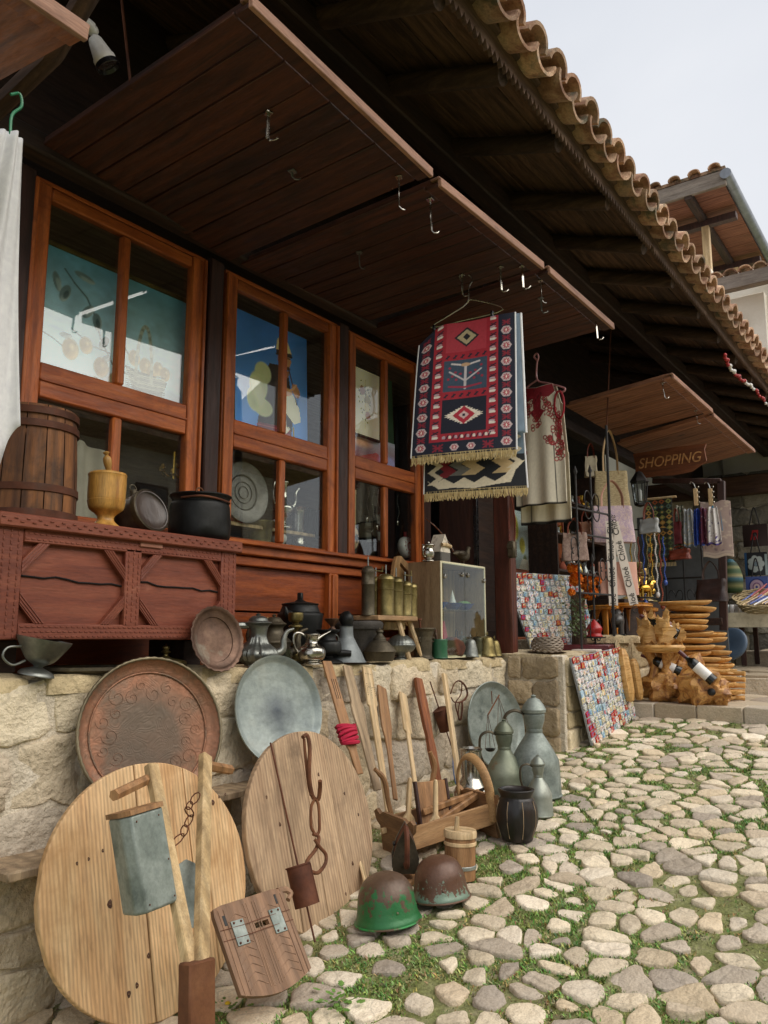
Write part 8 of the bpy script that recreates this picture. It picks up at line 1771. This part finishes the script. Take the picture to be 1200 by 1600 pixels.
# ------------------------------------------------------------------ house behind at upper right
X0 = 13.0; c0 = P(1130, 282, X=X0)
fh = thing('upper_house', 'white house with a broad timber roof terrace rising behind the tiled eave', 'building', (X0, 0, 0))
FW = wood('brown_ceiling_board', ['54301f', '7a4a34', '8d5b44'], 'y', rough=.7); FB = wood('grey_weathered_beam', ['5f554c', '857a70', '9c9288'], 'y', rough=.8)
Zc = c0.z; Yc = c0.y; SLf = .10
q = random.Random(1)
for i in range(14):
    mb = MB(); mb.box(0, 0, 0, .39, 6.0, .03, .003); mb.build('ceiling_board', FW, fh, loc=(.2 + i * .4, Yc + 3.0, Zc - .02 + SLf * 3.0 * 0 - .02 * i * 0), rot=(0, 0, 0))
mb = MB(); mb.box(-.03, Yc + 3.0, Zc + .02, .07, 6.1, .26, .006); mb.build('fascia_beam', FB, fh)
for i in range(5): mb = MB(); mb.box(2.7, Yc + .55 + i * 1.1, Zc - .11, 5.5, .12, .13, .006); mb.build('rafter', DARKW, fh)
mb = MB(); mb.box(.9, Yc + 3, Zc - .2, .14, 6, .12, .006); mb.build('cross_beam', DARKZ, fh); mb = MB(); mb.box(2.9, Yc + 3, Zc - .2, .14, 6, .12, .006); mb.build('cross_beam', DARKZ, fh)
mb = MB(); mb.tube([(-.1, Yc - .06, Zc + .06), (6, Yc - .06, Zc + .06)], .09, 10); mb.build('gutter', pm('grey_zinc_gutter', ['6a6e74', '8a8f96'], metal=.5, rough=.4), fh)
for k_ in range(18):
    o = bpy.data.objects.new('roof_tile', TM[1]); COL.objects.link(o); o.parent = fh; o.location = (-.14, Yc + .1 + k_ * .32, Zc + .2); o.rotation_euler = (-.05, 0, -PI / 2 - PI / 2 * 0)
mb = MB(); mb.box(2.9, Yc + 3, Zc + .2, 5.9, 6.1, .06, .004); mb.build('roof_slab', TILE, fh)
for px, pyt, pyb in ((1107, 345, 424), (1151, 400, 440)):
    A, B = P(px, pyb, X=X0 + (.9 if px < 1120 else 2.9)), P(px, pyt, X=X0 + (.9 if px < 1120 else 2.9)); mb = MB(); mb.box(A.x - X0, A.y, (A.z - .4 + Zc - .2) / 2, .12, .12, Zc - .2 - A.z + .4, .006); mb.build('post', LIGHTW, fh)
A, B = P(1080, 430, X=X0 - .2), P(1126, 420, X=X0 - .2)
mb = MB(); mb.box(1.6, A.y - .6 + 1.3, B.z - 3.5, 3, 4.4, 7, .01); mb.build('lower_wall', PLASTER, fh)
mb = MB(); mb.box(.06, A.y + .55 - .1, B.z + .03, .4, 1.5, .08, .01); mb.build('wall_cap', PLASTER, fh)
A, B = P(1116, 450, X=X0 - .5), P(1230, 455, X=X0 - .5); mb = MB(); mb.box(-.5, (A.y + B.y) / 2, A.z, .16, abs(A.y - B.y), .22, .006); mb.build('porch_beam', FB, fh)
for k_ in range(9): o = bpy.data.objects.new('roof_tile', TM[1]); COL.objects.link(o); o.parent = fh; o.location = (-.62, A.y - .05 - k_ * .21, A.z + .12); o.rotation_euler = (.12, 0, -PI / 2)
A, B = P(1120, 600, X=X0 - .1), P(1194, 455, X=X0 - .1); mb = MB(); mb.box(.9, (A.y + B.y) / 2, B.z - 3, 2, abs(A.y - B.y), 6, .01); mb.build('side_wall', PLASTER, fh)
mb = MB(); mb.box(.2, B.y - .1, B.z - 3, .16, .16, 6, .01); mb.build('dark_post', DARKZ, fh)

# ------------------------------------------------------------------ houses across the street (seen in the panes)
oh = thing('opposite_house', 'long stone house across the street, seen only mirrored in the window panes', 'building', (5, -13, 0))
mb = MB(); mb.box(0, -1, 3.2, 26, 2, 6.2, .02); mb.build('wall', pm('old_stone_render', ['b0a89a', 'c6beb0', 'd6cfc2'], scale=2, rough=.9, rvar=0), oh)
mb = MB(); mb.prism([(-.3, 6.2), (1.0, 6.35), (1.0, 6.5), (-3.5, 8.8), (-3.5, 6.2)], -13.4, 13.4, 'x'); mb.build('roof', TILE, oh)
for i in range(9):
    for z in (2.2, 4.7):
        mb = MB(); mb.box(-11 + i * 2.7, .02, z, 1.0, .08, 1.3, .01); w_ = mb.build('window', DARKZ, oh); mb = MB(); mb.box(-11 + i * 2.7, .07, z, .84, .02, 1.14, 0); mb.build('pane', pm('dim_glass', ['15191c', '22282c'], rough=.1, bump=0), w_)

# ------------------------------------------------------------------ more wares in the next shop
q = random.Random(77)
for i in range(9):
    px = 984 + i * 6.5; a = P(px, 832 + (i % 3) * 4, X=7.45); n_ = 26 + (i % 4) * 5; mb = MB(); col_ = [(GOLD, 'gilt'), (WHITEP, 'white'), (CLAY, 'terracotta'), (BLUEE, 'blue'), (BRASS, 'brass')][i % 5]
    for j in range(n_): mb.ball((0, .006 * math.sin(j * .7), -j * .016), .009, 6, 4)
    mb.ball((0, 0, -n_ * .016), (.02, .02, .028), 8, 6); o = mb.build('bead_strand', col_[0], None, loc=a); tag(o, f'{col_[1]} bead strand, {["first", "second", "third", "fourth", "fifth", "sixth", "seventh", "eighth", "ninth"][i]} from the left under the shop lantern', 'beads', 'bead strands hanging under the shop lantern')
mb = MB(); A, B = P(980, 828, X=7.46), P(1042, 826, X=7.46); mb.tube([A, B], .008, 6); o = mb.build('display_rod', IRON); tag(o, 'thin iron rod carrying the bead strands', 'rod')
bag('cream_tote', 'plain cream cloth bag hanging at the back left of the straw tote', 914, 712, 934, 745, -.05, FELT, LEATHR, dep=.06, hl=.6)
bag('brown_satchel', 'small tan satchel hanging behind the speckled handbag', 905, 815, 925, 842, -.08, pm('tan_leather', ['7a4a28', '96603a'], rough=.45), LEATHR, dep=.06, hl=.6)
bag('wine_red_bag', 'wine-red cloth bag hanging between the kilim and the scarves', 1052, 815, 1066, 850, -.4, pm('wine_cloth', ['5a1a20', '7a2a30'], rough=.8), LEATHR, dep=.05, hl=.6, X=8.15)
# a weed and a yellow dandelion at the foot of the goods, grit along the wall
LF = pm('broad_leaf', ['4c6e2c', '5f8538', '76994a'], scale=30, rough=.55, bump=.2)
for (px, py, n_, s_, lb) in ((525, 1572, 34, .026, 'leafy green weed growing between the cobbles in front of the carved panel'), (355, 1588, 22, .016, 'small weed with a yellow flower between the pale disc and the carved panel')):
    g_ = G(px, py); t = thing('weed', lb, 'weed', (g_.x, g_.y, gz(g_.x) + .004)); mb = MB()
    for i in range(n_):
        a = q.uniform(0, 6.28); r_ = q.uniform(.0, .075); c_ = Vector((r_ * math.cos(a), r_ * math.sin(a), q.uniform(.008, .03))); L_ = s_ * q.uniform(.7, 1.3); d = Vector((math.cos(a), math.sin(a), q.uniform(-.1, .4))).normalized(); e = Vector((-math.sin(a), math.cos(a), q.uniform(-.3, .3))).normalized()
        pts = [c_, c_ + d * L_ * .3 + e * L_ * .35, c_ + d * L_ * .45 + e * L_ * .25, c_ + d * L_ * .7 + e * L_ * .38, c_ + d * L_, c_ + d * L_ * .7 - e * L_ * .38, c_ + d * L_ * .45 - e * L_ * .25, c_ + d * L_ * .3 - e * L_ * .35]
        mb.add(pts, [(0, 1, 2, 7), (7, 2, 6), (2, 3, 4, 5, 6)] if False else [(0, 1, 2, 3, 4, 5, 6, 7)])
    mb.build('leaves', LF, t, kind='stuff', ang=0)
    if n_ == 22:
        mb = MB(); mb.ball((0, 0, .035), (.009, .009, .005), 8, 5); mb.build('yellow_flower', pm('yellow_petal', ['d9b41c', 'e8c832'], rough=.6), t)
mb = MB(); cols = []
for i in range(2600):
    x = q.uniform(1.5, 6.0); y = -abs(q.gauss(0, .35)) - .02
    if x > 5.0: y -= .44
    if y < -2.6: continue
    s_ = q.uniform(.002, .007); z = gz(x) + noise.noise(Vector((x * 3, y * 3, 0))) * .012; n0 = len(mb.v); mb.ball((x, y, z + s_ * .4), (s_, s_ * q.uniform(.6, 1), s_ * .6), 5, 3, nz=.3); cols += [pick(q, ['8a7d68', 'a89a82', '6b5d4a', '7a4f2e', 'b8ab94'], .2)] * (len(mb.v) - n0)
o = mb.build('gravel', COBB, kind='stuff', col=np.array(cols)); tag(o, 'loose grit and crumbs of stone along the foot of the walls', 'gravel')
